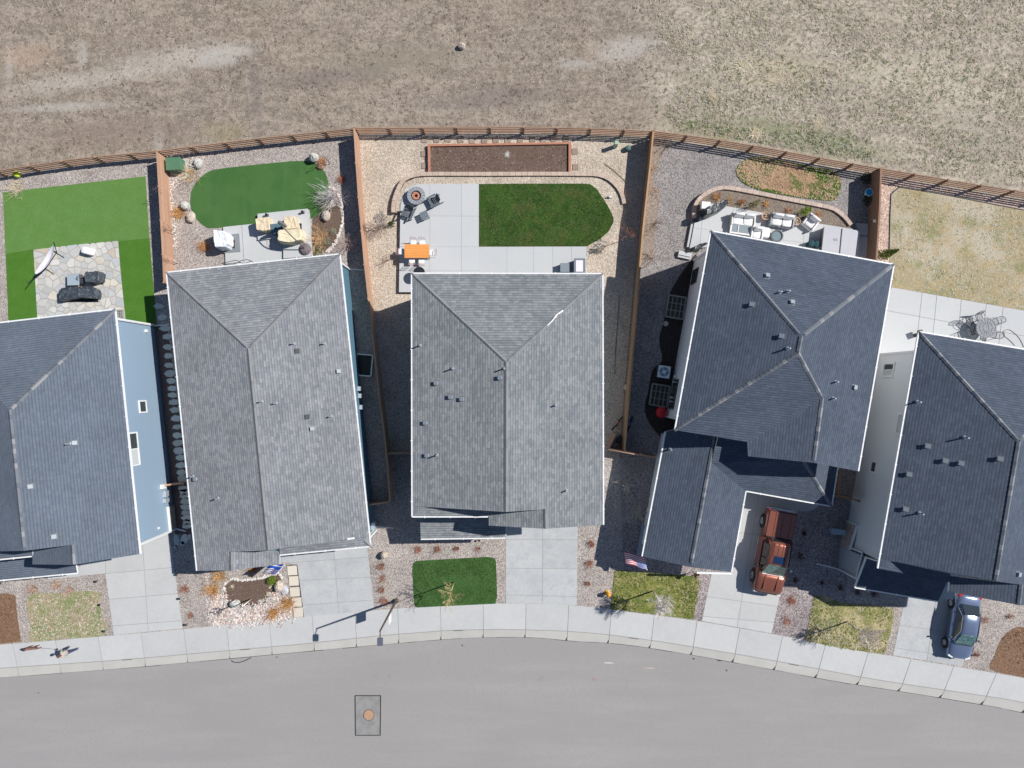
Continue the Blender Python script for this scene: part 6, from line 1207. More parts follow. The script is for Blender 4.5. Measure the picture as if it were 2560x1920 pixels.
for l, x, y, w, d, rz in (("upper white window well with a lattice cover beside the pale wall",q('D',405,1480)[0],q('D',405,1480)[1],1.25,1.55,R(-9)),("lower window well beside the red grill",q('H',248,572)[0],q('H',248,572)[1],1.25,1.5,R(-9)),("black window well with a white rim in the lane right of the low house",q('F',1258,362)[0],q('F',1258,362)[1],1.15,1.5,R(-5)),("small window well behind the blue house's corner",q('E',690,58)[0],q('E',690,58)[1],.6,.5,.05)):
    t = thing("window_well", l, "window well", W(x,y), rz); rimm = mat("well_rim",(.3,.3,.28)) if "black" not in l else white
    MB().box(0,0,.03,w-.1,d-.1,.02).build("well_floor", black if "black" in l else mat("well_dark",(.10,.10,.09)), t)
    for nm, a in (("rim",(0,d/2,.12,w,.09,.24)),("rim",(0,-d/2,.12,w,.09,.24)),("rim",(-w/2,0,.12,.09,d,.24)),("rim",(w/2,0,.12,.09,d,.24))): MB().box(*a).build(nm, rimm, t)
    if "black" not in l:
        for k in (-1,0,1): MB().box(k*w/4,0,.2,.05,d-.1,.04).build("grate_bar", rimm, t)
        for k in (-.5,.5): MB().box(0,k*d/3,.18,w-.1,.05,.04).build("grate_bar", rimm, t)
t = thing("kettle_grill", "bright red kettle shaped grill beside the lower window well", "grill", W(*q('H',248,668)), 0); MB().lathe([(.12,.42),(.38,.62),(.40,.72),(.33,.88),(.12,.97),(.03,.98)],n=24).build("bowl", mat("red_enamel",(.55,.02,.035),rough=.35), t, smooth=True); MB().box(0,0,1.0,.2,.06,.05).build("lid_handle", black, t)
for k in range(3): MB().tube((.2*math.cos(k*2.1),.2*math.sin(k*2.1),.55),(.4*math.cos(k*2.1),.4*math.sin(k*2.1),0),.02,.02,5).build("leg", dkgrey, t)
def bicycle(label, x, y, rz, col, s=.75):
    t = thing("bicycle", label, "bicycle", W(x,y), rz); fm = mat("frame_"+label.split()[1], col, rough=.4)
    for sx in (-1,1):
        b = MB(); b.path([Vector((sx*.5*s+.3*s*math.cos(a), .0, .3*s+.3*s*math.sin(a))) for a in [i*.524 for i in range(13)]],.03,5)
        for k in range(6): b.tube((sx*.5*s,0,.3*s),(sx*.5*s+.29*s*math.cos(k),0,.3*s+.29*s*math.sin(k)),.006,.006,3)
        b.build("wheel", rubber, t)
    b = MB(); b.path([Vector((-.5*s,0,.3*s)),Vector((-.15*s,0,.65*s)),Vector((.35*s,0,.68*s)),Vector((-.02*s,0,.3*s)),Vector((-.15*s,0,.65*s))],.035,6); b.tube((.35*s,0,.72*s),(.5*s,0,.3*s),.03,.03,6); b.build("frame", fm, t)
    MB().tube((.33*s,-.28*s,.88*s),(.33*s,.28*s,.88*s),.025,.025,6).build("handlebar", black, t); MB().cushion(-.18*s,0,.78*s,.26*s,.15*s,.07).build("saddle", black, t); return t
bicycle("small red child's bicycle against the ochre fence", *q('G',1425,755), .9, (.5,.02,.03)); bicycle("a blue child's bicycle in the dark corner behind the fence", *q('G',1500,760), 1.2, (.05,.12,.45))
t = thing("push_mower", "small dark garden machine leaning in the shaded fence corner", "mower", W(*q('G',1440,850)), .5); MB().box(0,0,.2,.45,.35,.25).build("body", dkgrey, t, bevel=.04); MB().path([Vector((-.2,.15,.3)),Vector((-.6,.15,.8)),Vector((-.6,-.15,.8)),Vector((-.2,-.15,.3))],.018,5).build("handle", galv, t)
for sx in (-1,1): MB().tube((.15,sx*.2,.1),(.15,sx*.25,.1),.1,.1,12).build("wheel", rubber, t)
t = thing("garden_bench", "blue grey slatted bench in the shade left of the garage wing", "bench", W(1601,1352,0), R(80)); 
for i in range(3): MB().box(0,-.14+i*.14,.45,2.4,.12,.03).build("seat_slat", mat("bench_grey",(.28,.34,.40)), t)
for sx in (-1,1): MB().box(sx*1.0,0,.22,.08,.4,.44).build("leg", mat("bench_grey",()), t)
for i, (x, y) in enumerate(((1624,1234),(1620,1255),(1618,1264),(1616,1283))):
    t = thing("flower_pot", ["terracotta pot furthest back along the garage wing","second terracotta pot along the garage wing","third terracotta pot along the garage wing","terracotta pot nearest the bench"][i], "pot", W(x,y), group="pots along the garage wing"); MB().lathe([(.1,0),(.14,.24),(.12,.24),(.1,.2)],n=12).build("pot_wall", mat("terracotta",()), t); MB().lathe([(.1,.19),(.05,.2)],n=10).build("soil", mulch, t)
t = thing("garden_figure", "orange scarecrow ornament at the corner of the garage wing", "ornament", W(*q('L',835,540)), .2); MB().tube((0,0,0),(0,0,1.0),.02,.02,5).build("stake", brtw, t); MB().blob((0,0,.75),.13,.1,.25,.15,8,6).build("body", mat("pumpkin_orange",(.62,.26,.06)), t); MB().blob((0,0,1.08),.1,.1,.11,.05,8,6).build("head", mat("straw_face",(.62,.45,.22)), t); MB().tube((-.32,0,.85),(.32,0,.88),.04,.04,6).build("arms", mat("pumpkin_orange",()), t)
MB().lathe([(.2,1.13),(.1,1.18),(.08,1.3)],n=12).build("hat", brtw, t)
# ---- rightmost patio
iron = mat("wrought_iron",(.13,.135,.15),rough=.5); ironl = mat("cast_aluminium",(.12,.13,.155),[(7,.45,.6,(.2,.215,.25),.7)],rough=.45)
zq = .03
t = thing("patio_table", "round cast metal patio table", "table", W(*q('Z',1385,305),zq)); MB().lathe([(.72,.7),(.73,.73)],n=36).build("tabletop", ironl, t)
b = MB()
for k in range(16): a = k*math.pi/8; b.tube((.2*math.cos(a),.2*math.sin(a),.742),(.68*math.cos(a+.15),.68*math.sin(a+.15),.742),.014,.014,4)
for r in (.2,.45,.68): b.path([Vector((r*math.cos(i*.3142),r*math.sin(i*.3142),.742)) for i in range(21)],.014,4)
b.build("tabletop_lattice", mat("lattice_grey",(.34,.36,.40)), t); MB().tube((0,0,0),(0,0,.7),.05,.05,8).build("pedestal", iron, t); MB().lathe([(.35,0),(.3,.04),(.06,.1)],n=14).build("base", iron, t)
def iron_chair(label, x, y, rz):
    t = thing("patio_chair", label, "chair", W(*q('Z',x,y),zq), rz, "cast metal chairs round the patio table")
    b = MB(); b.path([Vector((-.22,-.22,.43)),Vector((.22,-.22,.43)),Vector((.24,.22,.43)),Vector((-.24,.22,.43)),Vector((-.22,-.22,.43))],.018,5)
    for k in range(-2,3): b.tube((k*.09,-.22,.43),(k*.09,.22,.43),.012,.012,4); b.tube((-.22,k*.09,.43),(.22,k*.09,.43),.012,.012,4)
    b.build("seat", iron, t); b = MB(); b.path([Vector((-.22,.22,.43)),Vector((-.24,.34,.75)),Vector((-.15,.4,.92)),Vector((0,.42,.96)),Vector((.15,.4,.92)),Vector((.24,.34,.75)),Vector((.22,.22,.43))],.02,5)
    for k in (-.12,-.04,.04,.12): b.tube((k,.22,.43),(k*1.2,.4,.92),.011,.011,4)
    b.tube((-.2,.3,.62),(.2,.3,.62),.011,.011,4); b.build("backrest", iron, t)
    for sx in (-1,1):
        MB().path([Vector((sx*.23,.28,.64)),Vector((sx*.27,0,.66)),Vector((sx*.25,-.22,.6)),Vector((sx*.23,-.2,.43))],.016,5).build("armrest", iron, t)
        for sy in (-1,1): MB().tube((sx*.21,sy*.2,.43),(sx*.25,sy*.25,0),.016,.016,5).build("leg", iron, t)
    return t
for l, x, y, rz in (("cast metal chair right of the round table, upper",1600,190,R(-68)),("cast metal chair right of the round table, lower",1570,425,R(-105)),("cast metal chair above the round table",1310,110,R(12)),("cast metal chair at the round table's upper left",1140,200,R(48)),("cast metal chair at the round table's lower left",1160,380,R(110))): iron_chair(l, x, y, rz)
b = MB(); b.path([W(x,y,.05) for x,y in smoothline(qs('Z',(2040,620),(1960,530),(1850,440),(1830,370),(1880,330),(1960,335),(2080,430),(2150,520),(2210,650)),4)],.016,5); props(b.build("garden_hose", mat("hose_brown",(.16,.14,.13))), "looped thin hose lying on the rightmost patio", "hose")
t = thing("plant_stand", "dark two tier stand by the rightmost house's rear corner", "stand", W(*q('Z',215,425),zq), .3); MB().box(0,0,.25,.3,.25,.5).build("lower_tier", dkgrey, t); MB().box(.08,.2,.5,.22,.22,.3).build("upper_tier", dkgrey, t)
# ================================================================ STREET THINGS
base = W(991,1501); t = thing("street_lamp", "bronze street lamp with an arm over the sidewalk and a blue street sign", "street lamp", base)
bronze = mat("lamp_bronze",(.10,.075,.065),rough=.4)
MB().lathe([(.16,0),(.16,.25),(.1,.3)],n=12).build("base", bronze, t); MB().tube((0,0,.25),(0,0,6.1),.085,.055,10).build("pole", bronze, t)
MB().path([Vector((0,0,6.05)),Vector((.03,-.25,6.2)),Vector((.03,-.45,6.22))],.035,6).build("arm", bronze, t); MB().box(.03,-.62,6.2,.36,.5,.12).build("lamp_head", mat("lamp_grey",(.10,.11,.15)), t, bevel=.03); MB().box(.03,-.62,6.135,.26,.38,.02).build("lens", white, t)
MB().box(.04,-.32,2.75,.04,.66,.72).build("sign_plate", [white], t)
MB().tube((-.02,-.1,2.75),(.04,-.1,2.75),.03,.03,6).build("sign_bracket", bronze, t)
t = thing("fire_hydrant", "yellow fire hydrant at the corner of the olive lawn", "fire hydrant", W(*q('K',1900,618))); ym = mat("hydrant_yellow",(.72,.42,.04),rough=.45)
MB().lathe([(.17,0),(.17,.06),(.12,.08),(.12,.5),(.16,.52),(.16,.56)],n=16).build("barrel", ym, t, smooth=False); MB().lathe([(.15,.56),(.13,.66),(.06,.73),(.03,.74),(.03,.79)],n=16).build("bonnet", mat("hydrant_orange",(.75,.3,.05)), t)
for a in (0, 1.571, 3.1416): MB().tube((.1*math.cos(a),.1*math.sin(a)*-1,.42),(.22*math.cos(a),.22*math.sin(a)*-1,.42),.06 if a else .05,.06,10).build("outlet", ym, t)
def flag(label, pole_base, pole_tip, corner_h, w, hgt, stripes, canton, canton_frac, droop, mats, name="flag"):
    """flag hangs from a slanted pole; local origin at pole base. stripes run along the fly"""
    t = thing(name, label, "flag", pole_base); tip = pole_tip-pole_base; b0 = Vector((0,0,0))
    MB().tube(b0, tip, .022, .018, 6).build("pole", mat("flag_pole_white",(.7,.7,.68)), t); MB().blob(tip,.045,.045,.045,0,8,5).build("finial", white, t)
    d = tip.normalized(); top = tip-d*.05; nx, ny = 30, len(stripes); m = MB(); P = {}
    for i in range(nx+1):
        for j in range(ny+1):
            f, g = i/nx, j/ny; p = top-d*(g*hgt)+corner_h*(w*f)+Vector((0,0,-droop*f*f+.06*math.sin(f*9+g*2)))+d*(.04*math.sin(f*7))
            P[i,j] = p
    for i in range(nx):
        for j in range(ny):
            mi = canton if (j < canton_frac[1] and i < canton_frac[0]*nx) else stripes[j]; m.face([P[i,j],P[i+1,j],P[i+1,j+1],P[i,j+1]], mi)
    m.build("flag_cloth", mats, t, smooth=True)
    s = MB(); up = Vector((0,0,.012))
    cw, ch = canton_frac[0], canton_frac[1]/ny
    for r in range(5):
        for c in range(6):
            f = cw*(c+.6)/6.3; g = ch*(r+.6)/5.3; p = top-d*(g*hgt)+corner_h*(w*f)+Vector((0,0,-droop*f*f+.06*math.sin(f*9+g*2)))+d*(.04*math.sin(f*7))+up
            a = corner_h*.018; e = d*.018; s.face([p-a,p-e,p+a,p+e])
    s.build("flag_stars", white, t); return t
redm, whm, navy, cyan = mat("flag_red",(.5,.05,.08)), mat("flag_white",(.75,.72,.74)), mat("flag_navy",(.04,.06,.2)), mat("flag_blue",(.02,.11,.55))
pb, ptp = W(*T_) if False else W(1617,1408,1.75), W(1618,1420,2.2)
flag("american flag hanging by the garage wing corner", W(1612,1397,2.2), W(1617,1424,2.45), Vector((-1,.18,-.1)).normalized(), 1.35, .8, [0,1]*6+[0], 2, (.42,7), .35, [redm,whm,mat("canton_blue",(.2,.25,.5))])
flag("blue and white striped flag with a blue line by the low house's porch", W(712,1410,2.3), W(690,1437,2.9), Vector((-1,-.02,-.12)).normalized(), 1.1, .85, [4,1,4,1,4,1,3,3,3,1,3,3], 2, (.45,6), .25, [redm,whm,mat("canton_violet",(.14,.12,.36)),mat("flag_blue_bright",(.02,.10,.5)),navy])
t = thing("garden_banner", "small dark triangular banner shadowed under the low house's porch eave", "banner", W(*q('R',1120,240),.0), 0) if False else None
# yard stakes and solar lights
stk = mat("stake_black",(.03,.03,.035))
for i, (r_, x, y, l) in enumerate((('I',815,435,"black path light beside the blue house's entry walk"),('I',845,628,"black path light left of the blue house's driveway"),('I',882,845,"black path light near the sidewalk, left of the blue house's driveway"),('I',1480,378,"black path light right of the blue house's driveway, uppermost"),('I',1502,577,"black path light right of the blue house's driveway, middle"),('I',1555,793,"black path light right of the blue house's driveway, by the sidewalk"),('I',25,450,"black path light below the blue house's porch gutter"),('K',917,213,"black path light below the middle house's porch gutter"))):
    t = thing("path_light", l, "path light", W(*q(r_,x,y))); MB().tube((0,0,0),(0,0,.3),.012,.012,5).build("stake", stk, t); MB().lathe([(.09,.3),(.07,.35),(.02,.38)],n=10).build("lamp_head", stk, t)
t = thing("yard_sign", "blue grey flat box on the gravel left of the stone veneer", "box", W(*q('M',370,248),.05), R(-6)); MB().box(0,0,.22,.95,.36,.42).build("body", mat("box_blue_grey",(.33,.43,.5)), t, bevel=.02); MB().box(0,0,.45,1.0,.4,.04).build("lid", mat("box_blue_grey",()), t)
b = MB(); b.path([W(*q('M',x,y),.05) for x,y in ((290,300),(400,312),(425,295))],.025,4); props(b.build("edging_strip", mat("pale_edging",(.42,.4,.33))), "pale edging strip in the dark gravel below the flat box", "edging")
# ================================================================ CARS
def sect(w, zb, zt, k=.25, crown=0.0, n=20, tuck=.06):
    """car body ring at one station: list of (x,z)"""
    pts = []; h = zt-zb
    for i in range(n):
        a = 2*math.pi*(i+.5)/n; c, s = math.cos(a), math.sin(a); e = k+.22
        x = math.copysign(abs(c)**e, c)*w; z = zb+h/2+math.copysign(abs(s)**(e), s)*h/2
        if s > 0: z += crown*(1-(x/w)**2); x *= 1-tuck*max(0,s)
        else: x *= 1-.06*max(0,-s)
        pts.append((x,z))
    return pts
def loft(stations, mats, name, parent, n=20, smooth=True, **kw):
    m = MB(); m.rings([[(x,y,z) for x, z in sect(w,zb,zt_,n=n,**kw)] for y, w, zb, zt_ in stations]); o = m.build(name, mats, parent, smooth=smooth)
    return o
def wheel(t, x, y, r, w, rimm):
    s = 1 if x > 0 else -1; tw = MB(); rr = [[(x+dx, y+rad*math.cos(a), r+rad*math.sin(a)) for a in [i*2*math.pi/24 for i in range(24)]] for dx, rad in ((-w/2,r*.86),(-w/2*.9,r),(w/2*.9,r),(w/2,r*.86))]
    o = tw.rings(rr).build("wheel", rubber, t, smooth=False)
    rb = MB(); rx = x+s*w*.5; rb.tube((rx-s*.02,y,r),(rx+s*.012,y,r),r*.62,r*.58,18)
    ri = rb.build("rim", rimm, o)
    sp = MB()
    for k in range(5): a = k*1.2566; sp.box(rx+s*.016,y+r*.3*math.cos(a),r+r*.3*math.sin(a),.012,.05,.05)
    sp.build("wheel_bolt", dkgrey, o)
def panel(pts, m, name, t, th=.012, inset_=0):
    """thin plate standing proud"""
    P = [Vector(p) for p in pts]; n = (P[1]-P[0]).cross(P[2]-P[0]).normalized(); b = MB(); b.face([p+n*th for p in P]); b.face([p-n*th for p in reversed(P)])
    for i in range(len(P)): j = (i+1)%len(P); b.face([P[i]-n*th,P[j]-n*th,P[j]+n*th,P[i]+n*th])
    return b.build(name, m, t)
def skin(name, nodes, m, t, u0=0):
    """nodes: list of rings given as explicit 3D points"""
    return MB().rings(nodes).build(name, m, t, smooth=True)
# pickup: front towards -Y
copper = mat("copper_paint",(.29,.10,.065),[(2,.4,.6,(.25,.09,.06),.4)],rough=.28,metal=.45,coat=.6,spec=.5); cglass = mat("windscreen",(.05,.11,.105),[(5,.45,.6,(.12,.22,.2),.7),(8,.58,.66,(.4,.48,.45),.5)],rough=.05,spec=.9,coat=.5); chrome = mat("chrome",(.72,.73,.75),rough=.15,metal=.8); dglass = mat("dark_glass",(.02,.025,.03),rough=.05,spec=.9)
t = thing("pickup_truck", "copper brown crew cab pickup with a folded bed cover and sunroof", "pickup truck", W(1924,1372,.024), R(-10.5)); t.scale = (1.05,1,1)
# lower body
loft([(-2.92,.78,.5,.92),(-2.86,.9,.42,1.04),(-2.6,.97,.38,1.12),(-1.7,1.0,.38,1.19),(-1.55,1.0,.38,1.2),(0,1.0,.38,1.2),(.7,1.0,.38,1.21),(.98,1.0,.38,1.21)], copper, "body", t, k=.12, crown=.0, tuck=.05)
loft([(1.02,1.0,.4,1.2),(2.8,1.0,.4,1.22),(2.88,.97,.45,1.2),(2.92,.9,.5,1.1)], copper, "bed", t, k=.08, tuck=.03)
loft([(-2.88,.74,.95,1.08),(-2.6,.86,1.0,1.17),(-1.9,.90,1.02,1.25),(-1.42,.86,1.05,1.28)], copper, "hood", t, k=.14, crown=.03)
for s in (-1,1): MB().box(s*.42,-2.1,1.295,.1,1.0,.02).build("hood_ridge", copper, t, bevel=.01)
loft([(-1.5,.80,1.0,1.2),(-.72,.74,1.1,1.84),(-.5,.73,1.1,1.9),(.6,.73,1.1,1.91),(.85,.72,1.1,1.86),(.99,.76,1.0,1.2)], copper, "cab", t, k=.10, crown=.02, tuck=.1)
ws = [(-.74,-1.5,1.25),(.74,-1.5,1.25),(.62,-.76,1.84),(-.62,-.76,1.84)]; panel(ws, cglass, "windscreen", t, .02)
panel([(-.62,1.0,1.3),(.62,1.0,1.3),(.58,.88,1.8),(-.58,.88,1.8)][::-1], dglass, "rear_window", t, .02)
for s in (-1,1):
    for nm, pts in (("side_window",[(s*.885,-1.25,1.24),(s*.885,-.42,1.24),(s*.74,-.42,1.76),(s*.745,-.72,1.74)]),("side_window",[(s*.885,-.34,1.24),(s*.885,.62,1.24),(s*.74,.6,1.76),(s*.74,-.34,1.76)])): panel(pts if s > 0 else pts[::-1], dglass, nm, t, .03)
    panel([(s*1.0,-1.2,.5),(s*1.0,.9,.5),(s*.985,.9,1.18),(s*.985,-1.2,1.18)][::s], copper, "door_panel", t, .012)
    for y0 in (-.38,.62): MB().box(s*1.02,y0-.1,1.02,.03,.2,.035).build("door_handle", chrome, t)
    MB().box(s*.80,0.0,1.93,.03,1.2,.03).build("roof_rail", chrome, t) if False else None
    MB().box(s*1.12,-1.05,1.28,.2,.12,.17).build("wing_mirror", chrome if s > 0 else black, t, bevel=.03); MB().box(s*1.02,-1.05,1.22,.16,.05,.05).build("mirror_arm", black, t)
    MB().box(s*1.03,-.15,.45,.08,2.0,.06).build("running_board", chrome, t, bevel=.01)
    MB().box(s*.78,-2.93,.86,.26,.05,.2).build("headlight", mat("headlight_glass",(.75,.77,.8),rough=.1), t, bevel=.02); MB().box(s*.93,2.9,.98,.1,.06,.32).build("tail_light", mat("tail_red",(.45,.02,.03),rough=.2), t, bevel=.01)
    for y0 in (-1.95,1.95): wheel(t, s*.9, y0, .42, .27, chrome)
    for y0 in (-1.95,1.95): MB().rings([[(s*(.93+dx), y0+rd*math.cos(a), .46+rd*math.sin(a)) for a in [i*math.pi/9-.3 for i in range(12)]] for dx, rd in ((.0,.42),(.0,.53),(.10,.52),(.10,.42))]).build("wheel_arch", black, t)
MB().box(0,-.35,1.935,.72,.5,.012).build("sunroof", mat("sunroof_glass",(.01,.03,.08),rough=.08), t, bevel=.01)
for x0 in (-.45,-.15,.15,.45): MB().box(x0,.35,1.93,.04,.85,.015).build("roof_rib", copper, t)
MB().box(0,-2.96,.62,1.75,.16,.22).build("front_bumper", chrome, t, bevel=.05); MB().box(0,2.97,.62,1.85,.16,.2).build("rear_bumper", chrome, t, bevel=.04); MB().box(0,-2.94,.85,1.2,.06,.26).build("grille", dkgrey, t, bevel=.02)
for x0, w0 in ((-.68,.42),(-.2,.5),(.32,.5),(.74,.3)): MB().box(x0,1.95,1.225,w0,1.78,.03).build("bed_cover_panel", copper, t, bevel=.008)
MB().box(0,1.04,1.25,1.7,.08,.06).build("bed_rail", black, t); MB().box(0,2.86,1.23,1.7,.06,.04).build("tailgate_cap", black, t)
MB().box(0,-1.53,1.285,1.4,.06,.02).build("wiper_cowl", white, t, bevel=.005)
# sedan
silverb = mat("blue_silver_paint",(.18,.235,.36),[(.6,.45,.6,(.2,.25,.37),.4)],rough=.22,metal=.5,coat=.7,spec=.5)
t = thing("sedan", "metallic blue grey sedan parked on the rightmost driveway", "car", W(2393,1557,.024), R(-9))
loft([(-2.32,.55,.35,.62),(-2.28,.70,.28,.70),(-2.1,.82,.25,.78),(-1.6,.89,.22,.90),(-1.0,.91,.22,.96),(0,.92,.22,.98),(1.0,.92,.22,1.0),(1.6,.90,.24,1.02),(2.05,.84,.28,1.0),(2.24,.74,.35,.94),(2.30,.6,.42,.82)], silverb, "body", t, k=.2, crown=.03, tuck=.12)
loft([(-1.22,.66,.85,.93),(-.95,.68,.85,1.07),(-.42,.62,.9,1.38),(-.1,.60,.9,1.44),(.5,.60,.9,1.44),(.95,.60,.9,1.36),(1.5,.62,.9,1.06),(1.78,.62,.85,.98)], silverb, "cabin", t, k=.16, crown=.03, tuck=.1)
panel([(-.66,-1.18,1.0),(.66,-1.18,1.0),(.54,-.42,1.42),(-.54,-.42,1.42)], cglass, "windscreen", t, .018); panel([(-.52,.98,1.40),(.52,.98,1.40),(.6,1.62,1.06),(-.6,1.62,1.06)], mat("rear_glass",(.02,.028,.032),rough=.06,spec=1.0,coat=1.0), "rear_window", t, .018)
for s in (-1,1):
    panel(([(s*.80,-.95,1.02),(s*.82,.95,1.04),(s*.80,1.3,1.06),(s*.62,.8,1.36),(s*.61,-.2,1.38)])[::s], mat("side_glass",(.03,.022,.02),rough=.06,spec=.8), "side_window", t, .03)
    MB().path([Vector((s*.83,-.98,1.02)),Vector((s*.63,-.2,1.4)),Vector((s*.63,.78,1.38)),Vector((s*.81,1.34,1.06))],.014,5).build("window_trim", chrome, t)
    MB().box(s*1.0,-.8,1.02,.18,.11,.13).build("wing_mirror", dkgrey, t, bevel=.03)
    for y0 in (.02,.95): MB().box(s*.925,y0,.84,.03,.2,.03).build("door_handle", chrome, t)
    b = MB().box(s*.6,-2.2,.68,.36,.14,.1,rz=s*.35); b.build("headlight", mat("headlight_glass",()), t, bevel=.02)
    MB().box(s*.62,2.2,.86,.4,.16,.14,rz=-s*.35).build("tail_light", mat("tail_red",()), t, bevel=.02)
    for y0 in (-1.42,1.4): wheel(t, s*.82, y0, .33, .21, galv)
    for y0 in (-1.42,1.4): MB().rings([[(s*(.84+dx), y0+rd*math.cos(a), .35+rd*math.sin(a)) for a in [i*math.pi/9-.3 for i in range(12)]] for dx, rd in ((.0,.33),(.0,.42),(.08,.41),(.08,.33))]).build("wheel_arch", black, t)
MB().box(0,-2.26,.5,.9,.08,.18).build("grille", black, t, bevel=.02); MB().box(0,-1.22,.985,1.2,.07,.02).build("wiper_cowl", black, t)
MB().box(0,2.3,.62,.5,.03,.14).build("number_plate", white, t)
# ================================================================ PERSON AND DOG
def skinned(name, verts, edges, radii, m, t, sub=2, root=0):
    me = bpy.data.meshes.new(name); me.from_pydata(verts, edges, []); me.materials.append(m)
    o = bpy.data.objects.new(name, me); COL.objects.link(o); o.parent = t
    md = o.modifiers.new("skin",'SKIN'); md.use_smooth_shade = True
    sl_ = me.skin_vertices[0].data if me.skin_vertices else None
    if sl_ is None:
        bpy.context.view_layer.objects.active = o
        me.attributes.new if False else None
    for i, r in enumerate(radii):
        me.skin_vertices[0].data[i].radius = (r, r*(.8 if isinstance(r,float) else 1)); 
    me.skin_vertices[0].data[root].use_root = True
    ss = o.modifiers.new("sub",'SUBSURF'); ss.levels = sub; ss.render_levels = sub
    return o
# facing -X (walking left); z up
t = thing("person", "person in a beige jacket and navy trousers walking a dog on a leash", "person", W(*q('V',1740,385),.012), R(8))
skinm = mat("skin_tone",(.42,.28,.22)); jack = mat("beige_jacket",(.42,.40,.36),[(6,.4,.6,(.36,.34,.3),.6)]); jeans = mat("navy_trousers",(.045,.055,.12)); hairm = mat("auburn_hair",(.13,.05,.035)); shoe = mat("shoe_grey",(.35,.35,.38))
V, Ed, Rd = [], [], []
def nd(x, y, z, r, pa=None):
    V.append((x,y,z)); Rd.append(r)
    if pa is not None: Ed.append((pa, len(V)-1))
    return len(V)-1
pel = nd(0,0,.94,.11); sp1 = nd(-.01,0,1.12,.10,pel); ch = nd(-.03,0,1.32,.08,sp1); nk = nd(-.04,0,1.47,.045,ch); hd = nd(-.06,0,1.56,.085,nk); ht = nd(-.07,0,1.68,.09,hd)
hands = {}
for s, fwd in ((1,.30),(-1,-.26)):
    hip = nd(0,s*.09,.9,.1,pel); kn = nd(-fwd*.7,s*.1,.5,.065,hip); an = nd(-fwd*1.1+.06,s*.1,.09,.042,kn); toe = nd(-fwd*1.1-.14,s*.11,.03,.035,an)
    sh = nd(-.03,s*.18,1.38,.04,ch); el = nd((-.1 if s > 0 else .12),s*.26,1.14,.034,sh); wr = nd((-.33 if s > 0 else .02),s*.25,1.06 if s > 0 else .92,.03,el); pm = nd((-.41 if s > 0 else -.02),s*.25,1.06 if s > 0 else .85,.035,wr); hands[s] = Vector(V[pm])
skinned("body", V, Ed, Rd, skinm, t)
for s in (1,-1):
    hp = hands[s]
    for k in range(5):
        off = (k-2)*.017; d = Vector((-.05,0,-.02)) if s > 0 else Vector((-.02,0,-.05)); L = (.8,1,1.1,1,.75)[k]; a = hp+Vector((0,off,0))
        if k == 4: a = hp+Vector((.02,s*-.03,.01)); d = Vector((-.03,s*-.03,0))
        b = MB(); b.tube(a, a+d*L, .009,.008,6); b.tube(a+d*L, a+d*L*1.5+Vector((.012,0,-.02)), .008,.006,6); b.build("finger", skinm, t, smooth=True)
def limb(name, pts, m, sm=True):
    v = [p[:3] for p in pts]; return skinned(name, v, [(i,i+1) for i in range(len(v)-1)], [p[3] for p in pts], m, t)
limb("jacket", [(0,0,.88,.19),(-.01,0,1.1,.185),(-.03,0,1.3,.2),(-.035,0,1.42,.13)], jack)
for s in (1,-1):
    a = 3 if False else None
    limb("sleeve", [(-.03,s*.14,1.41,.075),((-.1 if s > 0 else .12),s*.26,1.14,.06),((-.3 if s > 0 else .03),s*.252,1.07 if s > 0 else .96,.045)], jack)
    f = .30 if s > 0 else -.26
    limb("trouser_leg", [(0,s*.08,.92,.12),(-f*.7,s*.1,.5,.082),(-f*1.1+.06,s*.1,.12,.06)], jeans)
    b = MB(); b.cushion(-f*1.1-.03,s*.105,.05,.28,.1,.1).build("shoe", shoe, t, smooth=True)
MB().blob((-.045,0,1.66),.11,.105,.125,.05,12,8,0,4).build("hair", hairm, t, smooth=True); MB().blob((.06,0,1.62),.05,.05,.14,.1,8,6,0,6).build("ponytail", hairm, t, smooth=True)
for s in (-1,1): MB().blob((-.152,s*.033,1.63),.012,.014,.01,0,8,5).build("eye", black, t); MB().blob((-.07,s*.092,1.62),.02,.012,.03,0,8,5).build("ear", skinm, t)
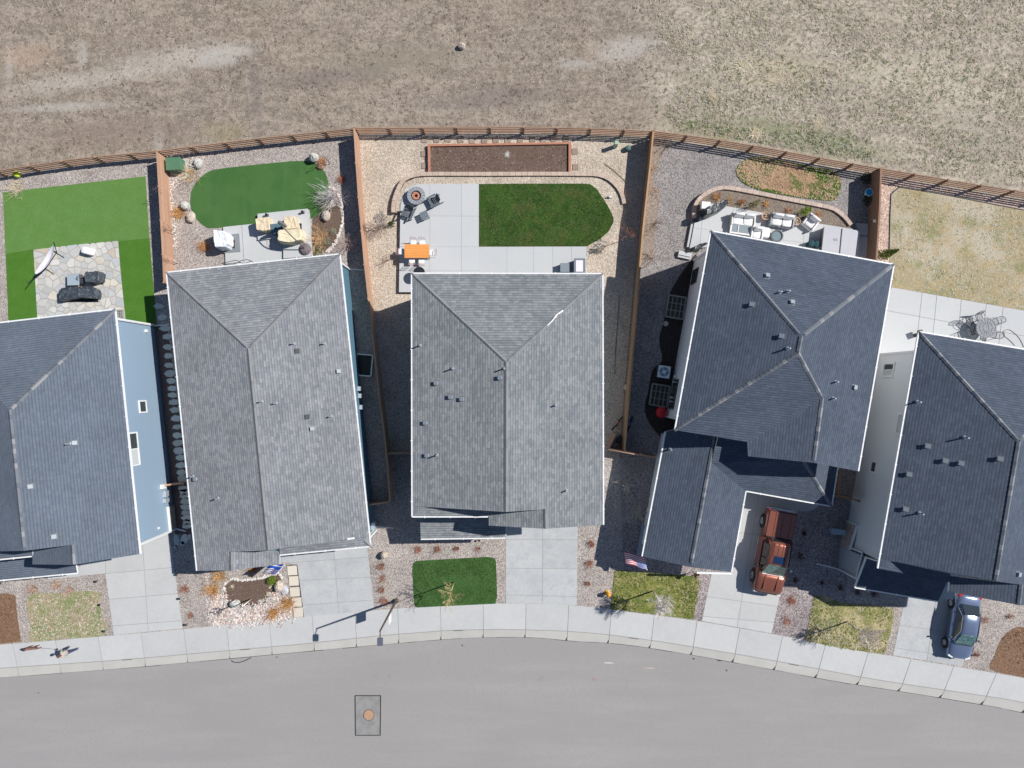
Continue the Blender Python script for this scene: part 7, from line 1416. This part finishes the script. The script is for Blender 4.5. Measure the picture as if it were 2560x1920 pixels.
MB().blob((-.165,0,1.6),.018,.014,.022,0,8,5).build("nose", skinm, t); MB().blob((-.15,0,1.56),.01,.026,.008,0,8,5).build("mouth", mat("lip_tone",(.4,.16,.14)), t)
hand_w = PM[t.name] @ (hands[1]+Vector((-.04,0,0)))
# dog, head to -X
dg = thing("dog", "reddish brown dog with dark head walking ahead on the leash", "dog", W(*q('V',430,350),.012), R(4)); furm = mat("brown_fur",(.20,.085,.065),[(8,.45,.6,(.08,.04,.035),.7)]); fur2 = mat("dark_fur",(.06,.035,.035))
t = dg; V, Ed, Rd = [], [], []
rp = nd(.26,0,.44,.105); bl = nd(.02,0,.43,.10,rp); cs = nd(-.22,0,.42,.135,bl); nc = nd(-.36,0,.54,.08,cs); hh2 = nd(-.46,0,.62,.075,nc); mz = nd(-.6,0,.58,.04,hh2)
tl1 = nd(.4,.0,.5,.03,rp); tl2 = nd(.52,.02,.58,.022,tl1); tl3 = nd(.62,.04,.66,.014,tl2)
for s in (-1,1):
    e = nd(-.24,s*.08,.28,.045,cs); w_ = nd(-.24+s*.06,s*.085,.13,.026,e); p_ = nd(-.27+s*.08,s*.085,.02,.028,w_)
    k_ = nd(.2,s*.08,.3,.062,rp); hk = nd(.36-s*.05,s*.085,.17,.028,k_); p2_ = nd(.3-s*.07,s*.085,.02,.028,hk)
skinned("body", V, Ed, Rd, furm, t)
MB().blob((-.47,0,.64),.09,.075,.08,.05,10,7).build("head", fur2, t, smooth=True); MB().blob((-.655,0,.59),.02,.022,.018,0,8,5).build("nose", black, t)
for s in (-1,1): MB().blob((-.43,s*.08,.64),.035,.02,.07,.1,8,6).build("ear", fur2, t, smooth=True); MB().blob((-.53,s*.045,.67),.012,.01,.012,0,8,5).build("eye", black, t)
MB().lathe([(.098,.5),(.098,.53)],-.33,0,14,caps=False).build("collar", mat("red_collar",(.5,.03,.04)), t)
ls = PM[dg.name] @ Vector((-.3,0,.58)); b = MB(); b.path([ls.lerp(hand_w, i/10)-Vector((0,0,.25*math.sin(math.pi*i/10))) for i in range(11)],.01,5); props(b.build("leash", mat("leash_grey",(.45,.4,.4))), "thin slack leash between the dog and the walker's hand", "leash")
